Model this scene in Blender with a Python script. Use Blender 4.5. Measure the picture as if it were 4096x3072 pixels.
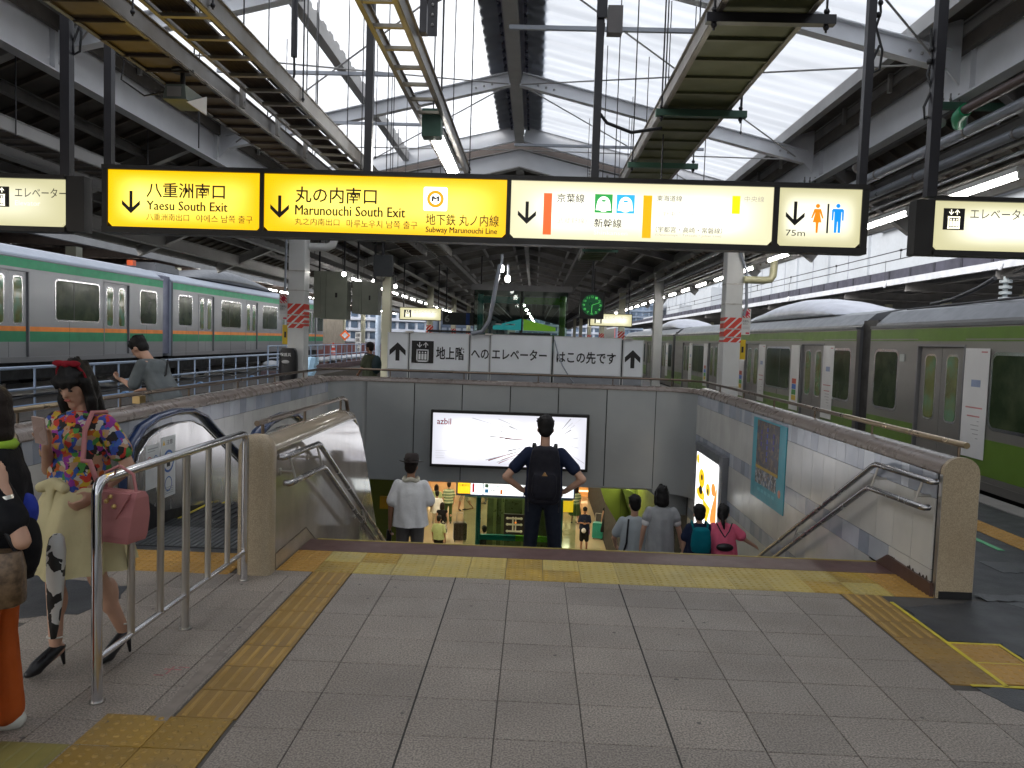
import bpy, math, random
from mathutils import Vector, Matrix
random.seed(7)
R = math.radians
PI = math.pi
for o in list(bpy.data.objects): bpy.data.objects.remove(o)
scene = bpy.context.scene
COL = scene.collection

# ---------------------------------------------------------------- camera
cam_d = bpy.data.cameras.new('camera'); cam = bpy.data.objects.new('camera', cam_d); COL.objects.link(cam)
scene.camera = cam
def cam_matrix(pitch, yaw, roll, loc):
    f = Vector((-math.sin(yaw), math.cos(yaw), 0)); r = Vector((math.cos(yaw), math.sin(yaw), 0)); u = Vector((0, 0, 1))
    f2 = f*math.cos(pitch)-u*math.sin(pitch); u2 = u*math.cos(pitch)+f*math.sin(pitch)
    r3 = r*math.cos(roll)-u2*math.sin(roll); u3 = u2*math.cos(roll)+r*math.sin(roll)
    m = Matrix((r3, u3, -f2)).transposed().to_4x4(); m.translation = loc
    return m
cam.matrix_world = cam_matrix(.058744, .027624, -.032957, Vector((0, 0, 1.766)))
cam_d.sensor_width = 36; cam_d.lens = 36*751.8/1024
cam_d.clip_start = .05; cam_d.clip_end = 900

# ---------------------------------------------------------------- world, sun, exposure
world = bpy.data.worlds.new('World'); scene.world = world; world.use_nodes = True
wt = world.node_tree; wt.nodes.clear()
wo = wt.nodes.new('ShaderNodeOutputWorld'); wb = wt.nodes.new('ShaderNodeBackground'); ws = wt.nodes.new('ShaderNodeTexSky')
ws.sky_type = 'NISHITA'; ws.sun_disc = False; ws.sun_elevation = R(38); ws.sun_rotation = R(240)
ws.dust_density = 4.0; ws.air_density = 1.2; ws.ozone_density = 1.0
wb.inputs['Strength'].default_value = .15
hsv = wt.nodes.new('ShaderNodeHueSaturation'); hsv.inputs['Saturation'].default_value = .32   # thin overcast
wt.links.new(ws.outputs[0], hsv.inputs['Color']); wt.links.new(hsv.outputs[0], wb.inputs[0]); wt.links.new(wb.outputs[0], wo.inputs[0])
sun_d = bpy.data.lights.new('sun', 'SUN'); sun = bpy.data.objects.new('sun', sun_d); COL.objects.link(sun)
sun_d.energy = .6; sun_d.angle = R(25); sun_d.color = (1, .97, .93)
sun.rotation_euler = (R(52), 0, R(-60)); sun.location = (20, -20, 40)
vs = scene.view_settings
vs.view_transform = 'Standard'; vs.look = 'None'; vs.exposure = 1.1; vs.gamma = 1.0; vs.use_curve_mapping = False
scene.render.engine = 'CYCLES'
cy = scene.cycles
cy.use_denoising = True; cy.max_bounces = 8; cy.diffuse_bounces = 4; cy.glossy_bounces = 4; cy.transmission_bounces = 6; cy.transparent_max_bounces = 12
cy.sample_clamp_indirect = 6.0; cy.caustics_reflective = False; cy.caustics_refractive = False

# ---------------------------------------------------------------- materials
MATS = {}
def mat(name, col=(.5, .5, .5), rough=.5, metal=0.0, var=.12, vs_=3.0, var2=.1, v2s=.4, bump=0.0, bs=60.0, rnd=0.0, spec=.5, emit=None, es=0.0, coat=0.0, speck=0.0, sps=180.0, dirt=None, dscale=1.3, damt=0.0, anis=None, trans=0.0):
    if name in MATS: return MATS[name]
    m = bpy.data.materials.new(name); m.use_nodes = True; MATS[name] = m
    nt = m.node_tree; N = nt.nodes; L = nt.links; N.clear()
    out = N.new('ShaderNodeOutputMaterial'); b = N.new('ShaderNodeBsdfPrincipled'); L.new(b.outputs[0], out.inputs[0])
    b.inputs['Roughness'].default_value = rough; b.inputs['Metallic'].default_value = metal
    b.inputs['Specular IOR Level'].default_value = spec
    if coat: b.inputs['Coat Weight'].default_value = coat; b.inputs['Coat Roughness'].default_value = .08
    if trans: b.inputs['Transmission Weight'].default_value = trans
    geo = N.new('ShaderNodeNewGeometry'); P = geo.outputs['Position']
    if anis:
        mp = N.new('ShaderNodeMapping'); mp.inputs['Scale'].default_value = anis; L.new(P, mp.inputs[0]); P = mp.outputs[0]
    def noise(s, det=3):
        n = N.new('ShaderNodeTexNoise'); n.inputs['Scale'].default_value = s; n.inputs['Detail'].default_value = det; L.new(P, n.inputs['Vector']); return n.outputs['Fac']
    def mr(v, a, c, lo=.3, hi=.7):
        q = N.new('ShaderNodeMapRange'); q.inputs['From Min'].default_value = lo; q.inputs['From Max'].default_value = hi
        q.inputs['To Min'].default_value = a; q.inputs['To Max'].default_value = c; L.new(v, q.inputs[0]); return q.outputs[0]
    def mul(a, c):
        q = N.new('ShaderNodeMath'); q.operation = 'MULTIPLY'; L.new(a, q.inputs[0])
        if isinstance(c, (int, float)): q.inputs[1].default_value = c
        else: L.new(c, q.inputs[1])
        return q.outputs[0]
    f = mr(noise(vs_), 1-var, 1+var)
    if var2: f = mul(f, mr(noise(v2s, 4), 1-var2, 1+var2))
    if speck: f = mul(f, mr(noise(sps, 1), 1-speck, 1+speck, .35, .65))
    if rnd:
        oi = N.new('ShaderNodeObjectInfo'); f = mul(f, mr(oi.outputs['Random'], 1-rnd, 1+rnd, 0, 1))
    vm = N.new('ShaderNodeVectorMath'); vm.operation = 'SCALE'; vm.inputs[0].default_value = col; L.new(f, vm.inputs['Scale'])
    c = vm.outputs[0]
    if dirt:
        mx = N.new('ShaderNodeMix'); mx.data_type = 'RGBA'; mx.inputs['B'].default_value = (*dirt, 1)
        L.new(mr(noise(dscale, 6), 0, damt, .42, .68), mx.inputs['Factor']); L.new(c, mx.inputs['A']); c = mx.outputs['Result']
    L.new(c, b.inputs['Base Color'])
    L.new(mr(noise(vs_*1.7+1, 3), max(.02, rough*.85), min(1, rough*1.2)), b.inputs['Roughness'])
    if bump:
        bn = N.new('ShaderNodeBump'); bn.inputs['Strength'].default_value = bump; bn.inputs['Distance'].default_value = .01
        L.new(noise(bs, 3), bn.inputs['Height']); L.new(bn.outputs[0], b.inputs['Normal'])
    if emit:
        b.inputs['Emission Color'].default_value = (*emit, 1); b.inputs['Emission Strength'].default_value = es
    return m

def lightbox(name, edge, core, es, axis=0, scale=1.6):
    """A backlit acrylic face: brighter where the tubes sit behind it."""
    m = bpy.data.materials.new(name); m.use_nodes = True; MATS[name] = m
    nt = m.node_tree; N = nt.nodes; L = nt.links; N.clear()
    out = N.new('ShaderNodeOutputMaterial'); b = N.new('ShaderNodeBsdfPrincipled'); L.new(b.outputs[0], out.inputs[0])
    b.inputs['Base Color'].default_value = (*[min(.8, e*.8) for e in edge], 1); b.inputs['Roughness'].default_value = .3
    tc = N.new('ShaderNodeTexCoord'); sp = N.new('ShaderNodeSeparateXYZ'); L.new(tc.outputs['Generated'], sp.inputs[0])
    def bell(sock, pw):
        a = N.new('ShaderNodeMath'); a.operation = 'SUBTRACT'; L.new(sock, a.inputs[0]); a.inputs[1].default_value = .5
        q = N.new('ShaderNodeMath'); q.operation = 'ABSOLUTE'; L.new(a.outputs[0], q.inputs[0])
        s = N.new('ShaderNodeMapRange'); s.interpolation_type = 'SMOOTHSTEP'; L.new(q.outputs[0], s.inputs[0])
        s.inputs['From Min'].default_value = .5; s.inputs['From Max'].default_value = .5-pw; s.inputs['To Min'].default_value = 0; s.inputs['To Max'].default_value = 1
        return s.outputs[0]
    mu = N.new('ShaderNodeMath'); mu.operation = 'MULTIPLY'; L.new(bell(sp.outputs['Z'], .42), mu.inputs[0]); L.new(bell(sp.outputs['X'], .22), mu.inputs[1])
    nz = N.new('ShaderNodeTexNoise'); nz.inputs['Scale'].default_value = scale; L.new(N.new('ShaderNodeNewGeometry').outputs['Position'], nz.inputs['Vector'])
    m2 = N.new('ShaderNodeMapRange'); L.new(nz.outputs['Fac'], m2.inputs[0]); m2.inputs['From Min'].default_value = .3; m2.inputs['From Max'].default_value = .6; m2.inputs['To Min'].default_value = .45; m2.inputs['To Max'].default_value = 1.1
    m3 = N.new('ShaderNodeMath'); m3.operation = 'MULTIPLY'; m3.use_clamp = True; L.new(mu.outputs[0], m3.inputs[0]); L.new(m2.outputs[0], m3.inputs[1])
    mx = N.new('ShaderNodeMix'); mx.data_type = 'RGBA'; mx.inputs['A'].default_value = (*edge, 1); mx.inputs['B'].default_value = (*core, 1); L.new(m3.outputs[0], mx.inputs['Factor'])
    L.new(mx.outputs['Result'], b.inputs['Emission Color']); b.inputs['Emission Strength'].default_value = es
    return m

def stripes(name, c1, c2, period, duty, vec=(1, 0, 1), rough=.5, es=0.0):
    m = bpy.data.materials.new(name); m.use_nodes = True; MATS[name] = m
    nt = m.node_tree; N = nt.nodes; L = nt.links; b = N['Principled BSDF']; b.inputs['Roughness'].default_value = rough
    g = N.new('ShaderNodeNewGeometry'); d = N.new('ShaderNodeVectorMath'); d.operation = 'DOT_PRODUCT'; L.new(g.outputs['Position'], d.inputs[0]); d.inputs[1].default_value = vec
    a = N.new('ShaderNodeMath'); a.operation = 'DIVIDE'; L.new(d.outputs['Value'], a.inputs[0]); a.inputs[1].default_value = period
    f = N.new('ShaderNodeMath'); f.operation = 'FRACT'; L.new(a.outputs[0], f.inputs[0])
    t = N.new('ShaderNodeMath'); t.operation = 'LESS_THAN'; L.new(f.outputs[0], t.inputs[0]); t.inputs[1].default_value = duty
    mx = N.new('ShaderNodeMix'); mx.data_type = 'RGBA'; mx.inputs['A'].default_value = (*c1, 1); mx.inputs['B'].default_value = (*c2, 1); L.new(t.outputs[0], mx.inputs['Factor'])
    L.new(mx.outputs['Result'], b.inputs['Base Color'])
    if es: L.new(mx.outputs['Result'], b.inputs['Emission Color']); b.inputs['Emission Strength'].default_value = es
    return m

def patches(name, cols, scale, rough=.8, detail=0.0, emit=0.0, rnd=.9):
    """Printed multicolour pattern: voronoi cells through a constant ramp."""
    m = bpy.data.materials.new(name); m.use_nodes = True; MATS[name] = m
    nt = m.node_tree; N = nt.nodes; L = nt.links; b = N['Principled BSDF']; b.inputs['Roughness'].default_value = rough
    tc = N.new('ShaderNodeTexCoord'); v = N.new('ShaderNodeTexVoronoi'); v.inputs['Scale'].default_value = scale; v.inputs['Randomness'].default_value = rnd
    nz = N.new('ShaderNodeTexNoise'); nz.inputs['Scale'].default_value = scale*.8; nz.inputs['Detail'].default_value = 2
    L.new(tc.outputs['Object'], nz.inputs['Vector'])
    ad = N.new('ShaderNodeVectorMath'); ad.operation = 'MULTIPLY_ADD'; L.new(nz.outputs['Color'], ad.inputs[0]); ad.inputs[1].default_value = (.6/scale*3,)*3; L.new(tc.outputs['Object'], ad.inputs[2])
    L.new(ad.outputs[0], v.inputs['Vector'])
    sx = N.new('ShaderNodeSeparateColor'); L.new(v.outputs['Color'], sx.inputs[0])
    r = N.new('ShaderNodeValToRGB'); r.color_ramp.interpolation = 'CONSTANT'; L.new(sx.outputs[0], r.inputs[0])
    els = r.color_ramp.elements
    for i, c in enumerate(cols):
        e = els[i] if i < 2 else els.new(i/len(cols))
        e.position = i/len(cols); e.color = (*c, 1)
    L.new(r.outputs[0], b.inputs['Base Color'])
    if emit: L.new(r.outputs[0], b.inputs['Emission Color']); b.inputs['Emission Strength'].default_value = emit
    return m

# ---------------------------------------------------------------- mesh builder
class MB:
    def __init__(s, solid=False): s.v = []; s.f = []; s.m = []; s.sm = []; s.solid = solid
    def add(s, vs, fs, m=0, smooth=False):
        k = len(s.v); s.v += [tuple(p) for p in vs]
        for f in fs: s.f.append(tuple(i+k for i in f)); s.m.append(m); s.sm.append(smooth)
        return s
    def box(s, x0, x1, y0, y1, z0, z1, m=0):
        if x0 > x1: x0, x1 = x1, x0
        if y0 > y1: y0, y1 = y1, y0
        if z0 > z1: z0, z1 = z1, z0
        return s.add([(x0,y0,z0),(x1,y0,z0),(x1,y1,z0),(x0,y1,z0),(x0,y0,z1),(x1,y0,z1),(x1,y1,z1),(x0,y1,z1)],
                     [(0,3,2,1),(4,5,6,7),(0,1,5,4),(1,2,6,5),(2,3,7,6),(3,0,4,7)], m)
    def obox(s, M4, sx, sy, sz, m=0):
        vs = [M4 @ Vector((x*sx/2, y*sy/2, z*sz/2)) for z in (-1, 1) for y in (-1, 1) for x in (-1, 1)]
        return s.add(vs, [(0,2,3,1),(4,5,7,6),(0,1,5,4),(1,3,7,5),(3,2,6,7),(2,0,4,6)], m)
    def beam(s, p0, p1, w, h, m=0, up=(0, 0, 1)):
        p0, p1 = Vector(p0), Vector(p1); d = (p1-p0); L = d.length; d.normalize(); u = Vector(up)
        if abs(d.dot(u)) > .99: u = Vector((0, 1, 0))
        a = d.cross(u).normalized(); u = a.cross(d)
        M4 = Matrix((a, d, u)).transposed().to_4x4(); M4.translation = (p0+p1)/2
        return s.obox(M4, w, L, h, m)
    def ibeam(s, p0, p1, w, h, t=.02, m=0, up=(0, 0, 1)):
        p0, p1 = Vector(p0), Vector(p1); d = (p1-p0).normalized(); u = Vector(up); a = d.cross(u).normalized(); u = a.cross(d)
        s.beam(p0, p1, t, h-2*t, m, up); s.beam(p0+u*(h/2-t/2), p1+u*(h/2-t/2), w, t, m, up); s.beam(p0-u*(h/2-t/2), p1-u*(h/2-t/2), w, t, m, up)
        return s
    def tube(s, path, r, n=8, m=0, cap=True, closed=False, smooth=True):
        P = [Vector(p) for p in path]; k = len(P); rings = []
        up = None
        for i, p in enumerate(P):
            if closed: t = (P[(i+1) % k]-P[i-1]).normalized()
            else: t = ((P[min(i+1, k-1)]-P[i]).normalized()+(P[i]-P[max(i-1, 0)]).normalized()).normalized()
            if up is None: up = Vector((0, 0, 1)) if abs(t.z) < .9 else Vector((0, 1, 0))
            a = t.cross(up).normalized(); up = a.cross(t).normalized()
            rr = r[i] if isinstance(r, (list, tuple)) else r
            rings.append([p+(a*math.cos(q)+up*math.sin(q))*rr for q in [2*PI*j/n for j in range(n)]])
        return s.loft(rings, m, cap and not closed, smooth, closed)
    def loft(s, rings, m=0, cap=True, smooth=True, closed=False):
        n = len(rings[0]); vs = [v for r in rings for v in r]; fs = []
        K = len(rings)
        for i in range(K if closed else K-1):
            a, b = i*n, ((i+1) % K)*n
            for j in range(n): fs.append((a+j, a+(j+1) % n, b+(j+1) % n, b+j))
        s.add(vs, fs, m, smooth)
        if cap:
            k = len(s.v)-len(vs); a_, b_ = k, k+(K-1)*n
            if smooth and not s.solid:   # caps keep their own vertices so the sides shade smoothly up to the edge
                a_ = len(s.v); s.v += [tuple(p) for p in rings[0]]; b_ = len(s.v); s.v += [tuple(p) for p in rings[-1]]
            s.f.append(tuple(range(a_+n-1, a_-1, -1))); s.m.append(m); s.sm.append(False)
            s.f.append(tuple(range(b_, b_+n))); s.m.append(m); s.sm.append(False)
        return s
    def prism(s, poly, axis, a, b, m=0, smooth=False):
        """poly: 2-D outline; axis x: (y,z), y: (x,z), z: (x,y)"""
        def P(q, t): return {'x': (t, q[0], q[1]), 'y': (q[0], t, q[1]), 'z': (q[0], q[1], t)}[axis]
        n = len(poly); vs = [P(q, a) for q in poly]+[P(q, b) for q in poly]
        k = len(s.v); s.v += vs
        if smooth: kc = len(s.v); s.v += vs
        else: kc = k
        s.f.append(tuple(range(kc+n-1, kc-1, -1))); s.f.append(tuple(range(kc+n, kc+2*n))); s.m += [m, m]; s.sm += [False, False]
        for j in range(n):
            s.f.append((k+j, k+(j+1) % n, k+n+(j+1) % n, k+n+j)); s.m.append(m); s.sm.append(smooth)
        return s
    def ell(s, c, r, m=0, nu=12, nv=8, M3=None):
        c = Vector(c); r = (r,)*3 if isinstance(r, (int, float)) else r; vs = []
        def T(p): p = Vector((p[0]*r[0], p[1]*r[1], p[2]*r[2])); return c+(M3 @ p if M3 else p)
        vs.append(T((0, 0, -1)))
        for i in range(1, nv):
            a = -PI/2+PI*i/nv
            for j in range(nu): q = 2*PI*j/nu; vs.append(T((math.cos(a)*math.cos(q), math.cos(a)*math.sin(q), math.sin(a))))
        vs.append(T((0, 0, 1))); fs = []
        for j in range(nu): fs.append((0, 1+(j+1) % nu, 1+j))
        for i in range(nv-2):
            for j in range(nu): a = 1+i*nu; fs.append((a+j, a+(j+1) % nu, a+nu+(j+1) % nu, a+nu+j))
        a = 1+(nv-2)*nu
        for j in range(nu): fs.append((a+j, a+(j+1) % nu, len(vs)-1))
        return s.add(vs, fs, m, True)
    def cap_(s, p0, p1, r0, r1, n=10, m=0):
        p0, p1 = Vector(p0), Vector(p1); d = p1-p0; L = d.length
        if L < 1e-6: return s.ell(p0, r0, m)
        d.normalize(); u = Vector((0, 0, 1)) if abs(d.z) < .9 else Vector((0, 1, 0)); a = d.cross(u).normalized(); u = a.cross(d)
        rings = []
        for t in (-85, -60, -30, 0): rings.append((p0+d*r0*math.sin(R(t)), r0*math.cos(R(t))))
        for t in (0, 30, 60, 85): rings.append((p1+d*r1*math.sin(R(t)), r1*math.cos(R(t))))
        return s.loft([[c+(a*math.cos(q)+u*math.sin(q))*rr for q in [2*PI*j/n for j in range(n)]] for c, rr in rings], m, True, True)
    def mesh(s, name, mats, rec=True):
        xs = [v[0] for v in s.v]; ys = [v[1] for v in s.v]; zs = [v[2] for v in s.v]
        c = Vector(((min(xs)+max(xs))/2, (min(ys)+max(ys))/2, min(zs))) if rec else Vector((0, 0, 0))
        me = bpy.data.meshes.new(name); me.from_pydata([(v[0]-c.x, v[1]-c.y, v[2]-c.z) for v in s.v], [], s.f)
        for q in (mats if isinstance(mats, (list, tuple)) else [mats]): me.materials.append(q)
        me.polygons.foreach_set('material_index', s.m); me.polygons.foreach_set('use_smooth', s.sm); me.update()
        return me, c
    def build(s, name, mats, parent=None, **kw):
        me, c = s.mesh(name, mats); o = link(name, me, parent, c); tag(o, **kw); return o

def link(name, me, parent=None, loc=(0, 0, 0)):
    o = bpy.data.objects.new(name, me); COL.objects.link(o); o.location = loc
    if parent: o.parent = parent; o.matrix_parent_inverse = Matrix.Translation(-wloc(parent))
    return o
def wloc(o):
    # world position of an unrotated chain (all parents here are unrotated while building)
    return Vector(o.get('_w', o.location))
def tag(o, label=None, cat=None, group=None, kind=None):
    if label: o['label'] = label
    if cat: o['category'] = cat
    if group: o['group'] = group
    if kind: o['kind'] = kind
    return o
def thing(name, loc, label, cat, group=None):
    o = bpy.data.objects.new(name, None); COL.objects.link(o); o.location = loc; o.empty_display_size = .1
    return tag(o, label, cat, group)
def kids(o): return [c for c in o.children]
def dup(o, delta=None, label=None, parent=None, group=None, memo=None):
    c = o.copy(); COL.objects.link(c)
    if parent: c.parent = parent
    if delta is not None: c.location = Vector(o.location)+Vector(delta)
    for ch in kids(o): dup(ch, None, None, c)
    if label: c['label'] = label
    if group: c['group'] = group
    return c
def text(s, x0, x1, z0, z1, y, m, parent, res=2, name='lettering', plane='y', bold=0.0, heavy=0.0):
    """flat lettering fitted to a rectangle; plane y faces -Y, plane x faces -X (x0..x1 then are y values, running backwards)"""
    c = bpy.data.curves.new('t', 'FONT'); c.body = s; c.resolution_u = res; c.offset = bold
    o = bpy.data.objects.new('t', c); COL.objects.link(o)
    me = bpy.data.meshes.new_from_object(o.evaluated_get(bpy.context.evaluated_depsgraph_get()))
    bpy.data.objects.remove(o); bpy.data.curves.remove(c)
    if not me.vertices: return None
    vs = [v.co.copy() for v in me.vertices]; ax = min(v.x for v in vs); bx = max(v.x for v in vs); az = min(v.y for v in vs); bz = max(v.y for v in vs)
    for v, p in zip(me.vertices, vs):
        q = (p.x-ax)/(bx-ax); h = (p.y-az)/max(1e-6, bz-az)
        if plane == 'y': v.co = (x0+(x1-x0)*q, y, z0+(z1-z0)*h)
        else: v.co = (y, x0+(x1-x0)*q, z0+(z1-z0)*h)
    if heavy:
        V = [v.co.copy() for v in me.vertices]; F = [tuple(p.vertices) for p in me.polygons]; k = len(V); me = bpy.data.meshes.new(name)
        me.from_pydata(V+[Vector((v.x+heavy, v.y-.0003, v.z+heavy*.4)) for v in V], [], F+[tuple(i+k for i in f) for f in F])
    me.materials.clear(); me.materials.append(m)
    c = sum((v.co for v in me.vertices), Vector())/len(me.vertices)
    for v in me.vertices: v.co -= c
    return link(name, me, parent, c)
# ---------------------------------------------------------------- palette
granite = mat('granite_paving', (.245, .213, .184), .5, var=.10, vs_=1.2, var2=.10, v2s=.35, bump=.5, bs=120, rnd=.10, speck=.42, sps=110, dirt=(.12, .105, .095), dscale=1.1, damt=.35)
joint = mat('joint_grout', (.075, .068, .06), .9)
joint_dark = mat('joint_dark', (.03, .028, .026), .9)
asphalt = mat('patch_asphalt', (.030, .033, .038), .45, var=.2, vs_=2.5, bump=.4, bs=110, speck=.3, sps=130, dirt=(.07, .075, .08), dscale=1.2, damt=.5)
tact_y = mat('tactile_yellow', (.42, .27, .035), .5, var=.12, bump=.1, bs=80, rnd=.14, dirt=(.16, .12, .05), dscale=2.4, damt=.6)
tact_pale = mat('tactile_worn', (.45, .345, .09), .5, var=.12, bump=.1, bs=80, rnd=.12, dirt=(.34, .29, .13), dscale=3.0, damt=.7)
tact_brown = mat('tactile_brown', (.28, .165, .035), .55, var=.15, bump=.15, bs=80, rnd=.12, dirt=(.13, .09, .05), dscale=3, damt=.6)
tact_bar = mat('tactile_bar_gold', (.36, .22, .05), .5, var=.15, rnd=.08)
tact_olive = mat('tactile_olive', (.22, .19, .05), .55, var=.15, dirt=(.13, .11, .04), dscale=3, damt=.6)
tact_ochre = mat('tactile_ochre', (.29, .175, .03), .5, var=.15, bump=.1, bs=80, rnd=.14, dirt=(.14, .10, .045), dscale=3, damt=.6)
hand_steel = mat('handrail_steel', (.38, .37, .37), .24, metal=1.0, var=.05)
tact_orange = mat('tactile_orange', (.42, .23, .045), .55, rnd=.1, dirt=(.3, .18, .05), dscale=3, damt=.4)
edge_yellow = mat('stair_edge_yellow', (.30, .24, .05), .5)
paint_yellow = mat('road_paint_yellow', (.62, .50, .03), .6, dirt=(.3, .25, .1), dscale=8, damt=.4)
nosing = mat('step_nosing_brown', (.105, .055, .05), .38, var=.1, bump=.08, bs=120)
beige_stone = mat('polished_stone', (.36, .30, .225), .13, var=.10, vs_=5, var2=.12, v2s=1.5, speck=.08, sps=120, dirt=(.22, .16, .10), dscale=1.6, damt=.5)
coping_stone = mat('coping_stone', (.20, .165, .145), .28, var=.1, vs_=4, speck=.15, sps=120, rnd=.06, dirt=(.16, .13, .115), dscale=.5, damt=.2)
pillar_stone = mat('pillar_stone', (.38, .31, .21), .4, var=.06, speck=.22, sps=160, dirt=(.18, .12, .07), dscale=1.5, damt=.35)
tile_white = mat('wall_tile_pale', (.52, .51, .48), .20, var=.05, rnd=.06, dirt=(.36, .35, .335), dscale=1.4, damt=.5)
tile_b1 = mat('wall_tile_pale_blue', (.37, .39, .43), .2, rnd=.16)
tile_b2 = mat('wall_tile_blue', (.27, .295, .345), .2, rnd=.16)
wall_core = mat('wall_core', (.02, .02, .02), .9)
panel_grey = mat('metal_panel_grey', (.33, .345, .345), .38, metal=.25, var=.03, vs_=1, var2=.05, v2s=.5, rnd=.03, dirt=(.25, .265, .265), dscale=.6, damt=.5)
panel_dark = mat('metal_panel_dark', (.18, .19, .195), .45, metal=.2, var=.03)
skirting = mat('skirting_brown', (.07, .035, .025), .45, var=.2)
rust = mat('rust_edge', (.045, .03, .02), .8)
black_rubber = mat('black_rubber', (.012, .012, .013), .5)
chrome = mat('polished_steel', (.62, .62, .64), .16, metal=1.0, var=.03)
steel_dull = mat('brushed_steel', (.48, .46, .43), .34, metal=1.0, var=.06)
bronze = mat('bronze_rail', (.20, .155, .12), .3, metal=1.0, var=.1)
bronze_gold = mat('brass_rail', (.40, .31, .20), .3, metal=1.0, var=.1)
steel_bal = mat('balustrade_steel', (.56, .55, .54), .24, metal=1.0, var=.04, anis=(1, 1, .15))
navy_rubber = mat('navy_handrail', (.012, .025, .075), .22, var=.05, coat=.4)
dark_metal = mat('dark_frame_metal', (.02, .018, .017), .4, metal=.3)
pole_paint = mat('pole_dark_paint', (.018, .017, .022), .35)
white_steel = mat('white_painted_steel', (.66, .68, .72), .4, var=.04, dirt=(.45, .45, .47), dscale=1.3, damt=.4)
white_steel2 = mat('grey_painted_steel', (.36, .355, .35), .45, var=.06, dirt=(.2, .19, .18), dscale=1.5, damt=.5)
col_white = mat('column_white_paint', (.66, .66, .64), .35, var=.03, dirt=(.5, .49, .45), dscale=1.6, damt=.35)
col_cream = mat('column_cream_paint', (.58, .57, .44), .4, var=.03)
roof_dark = mat('roof_underside_dark', (.10, .09, .08), .8, var=.2, vs_=2)
roof_brown = mat('roof_underside_brown', (.14, .118, .10), .8, var=.2, vs_=2)
purlin_grey = mat('purlin_grey', (.22, .215, .215), .6, var=.15)
zinc = mat('zinc_tray', (.30, .29, .275), .42, metal=.6, var=.15, dirt=(.14, .11, .08), dscale=2.5, damt=.6)
tray_brown = mat('tray_underside', (.26, .20, .12), .5, metal=.15, var=.12, dirt=(.15, .10, .06), dscale=2.5, damt=.6)
tray_green = mat('tray_underside_green', (.14, .16, .075), .5, metal=.1, var=.12, dirt=(.09, .10, .05), dscale=2.5, damt=.6)
tray_dark = mat('tray_corrugated_dark', (.075, .055, .045), .6, var=.15)
rung_zinc = mat('tray_rung', (.34, .31, .25), .4, metal=.4)
green_paint = mat('green_bracket_paint', (.06, .14, .10), .5)
grey_pipe = mat('grey_pipe', (.30, .32, .36), .32, metal=.35, var=.06)
cable_black = mat('black_cable', (.012, .012, .014), .45)
tube_on = mat('fluorescent_tube', (.9, .9, .9), .4, emit=(1, .97, .93), es=14.0)
tube_far = mat('fluorescent_tube_far', (.9, .9, .9), .4, emit=(1, .97, .92), es=22.0)
lamp_body = mat('lamp_housing', (.55, .55, .53), .4)
black_print = mat('black_print', (.012, .010, .009), .5)
brown_print = mat('brown_print', (.05, .03, .01), .5)
fade_print = mat('faded_print', (.35, .32, .25), .5, emit=(1, .95, .85), es=.55)
fade_print2 = mat('half_faded_print', (.2, .17, .12), .5, emit=(1, .92, .75), es=.22)
white_print = mat('white_print', (.8, .8, .8), .5)
sil_side = mat('train_stainless', (.28, .285, .295), .34, metal=.55, var=.04, vs_=1.2, anis=(1, .1, 1))
sil_side2 = mat('train_stainless_lower', (.24, .24, .25), .38, metal=.55, var=.06, anis=(1, .1, 1))
sil_warm = mat('train_stainless_warm', (.25, .24, .225), .34, metal=.5, var=.05, anis=(1, .1, 1))
train_roof = mat('train_roof_white', (.43, .47, .54), .4, var=.05)
train_roof2 = mat('train_roof_grey', (.125, .13, .14), .35, metal=.3, var=.08)
t_green = mat('train_green', (.005, .30, .12), .4)
t_orange = mat('train_orange', (.85, .24, .02), .4)
t_green2 = mat('train_dark_green', (.004, .22, .085), .4)
t_lime = mat('train_lime', (.105, .195, .022), .35, var=.1)
train_glass = mat('train_window_glass', (.012, .018, .012), .12, var=.3, vs_=1.3, spec=.10, dirt=(.05, .06, .035), dscale=2.2, damt=.8, emit=(.06, .10, .03), es=.03)  # faint glow and paler patches: the lit car interior painted into the glass
door_glass = mat('train_door_glass', (.06, .075, .03), .08, var=.5, vs_=2.3, spec=.5, dirt=(.02, .16, .13), dscale=3.0, damt=.8, emit=(.22, .22, .06), es=.05)  # olive glow and teal patches put the lit interior into the door pane
gap_dark = mat('coupling_gangway', (.03, .028, .028), .6)
under_black = mat('underframe_black', (.010, .010, .011), .7)
poster_white = mat('poster_white', (.66, .66, .66), .5, var=.02)
rail_blue = mat('blue_white_rail_paint', (.30, .38, .52), .4, var=.1)
pipe_blue = mat('blue_pipe', (.16, .30, .52), .35, var=.1)
ballast = mat('ballast_stone', (.06, .052, .045), .95, var=.4, vs_=14, bump=.8, bs=25)
concrete = mat('concrete_grey', (.23, .22, .21), .8, var=.12, bump=.1, bs=20, dirt=(.12, .115, .11), dscale=.8, damt=.5)
brick_red = mat('brick_red_brown', (.20, .08, .07), .8, var=.15)
skin = mat('skin_warm', (.50, .29, .20), .5, var=.04, vs_=8)
skin2 = mat('skin_tanned', (.33, .17, .10), .5, var=.04, vs_=8)
hair = mat('hair_black', (.007, .006, .006), .55, spec=.25, var=.2, vs_=30, bump=.3, bs=90)
hair_br = mat('hair_dark_brown', (.016, .010, .008), .55, spec=.25, var=.2, vs_=30, bump=.3, bs=90)
def cloth(n, c, r=.85, **k): return mat('cloth_'+n, c, r, var=k.pop('var', .08), vs_=9, bump=k.pop('bump', .8), bs=k.pop('bs', 13), spec=.2, **k)
c_white = cloth('white', (.74, .74, .74)); c_lgrey = cloth('light_grey', (.33, .34, .35)); c_navy = cloth('navy', (.012, .018, .045))
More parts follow.
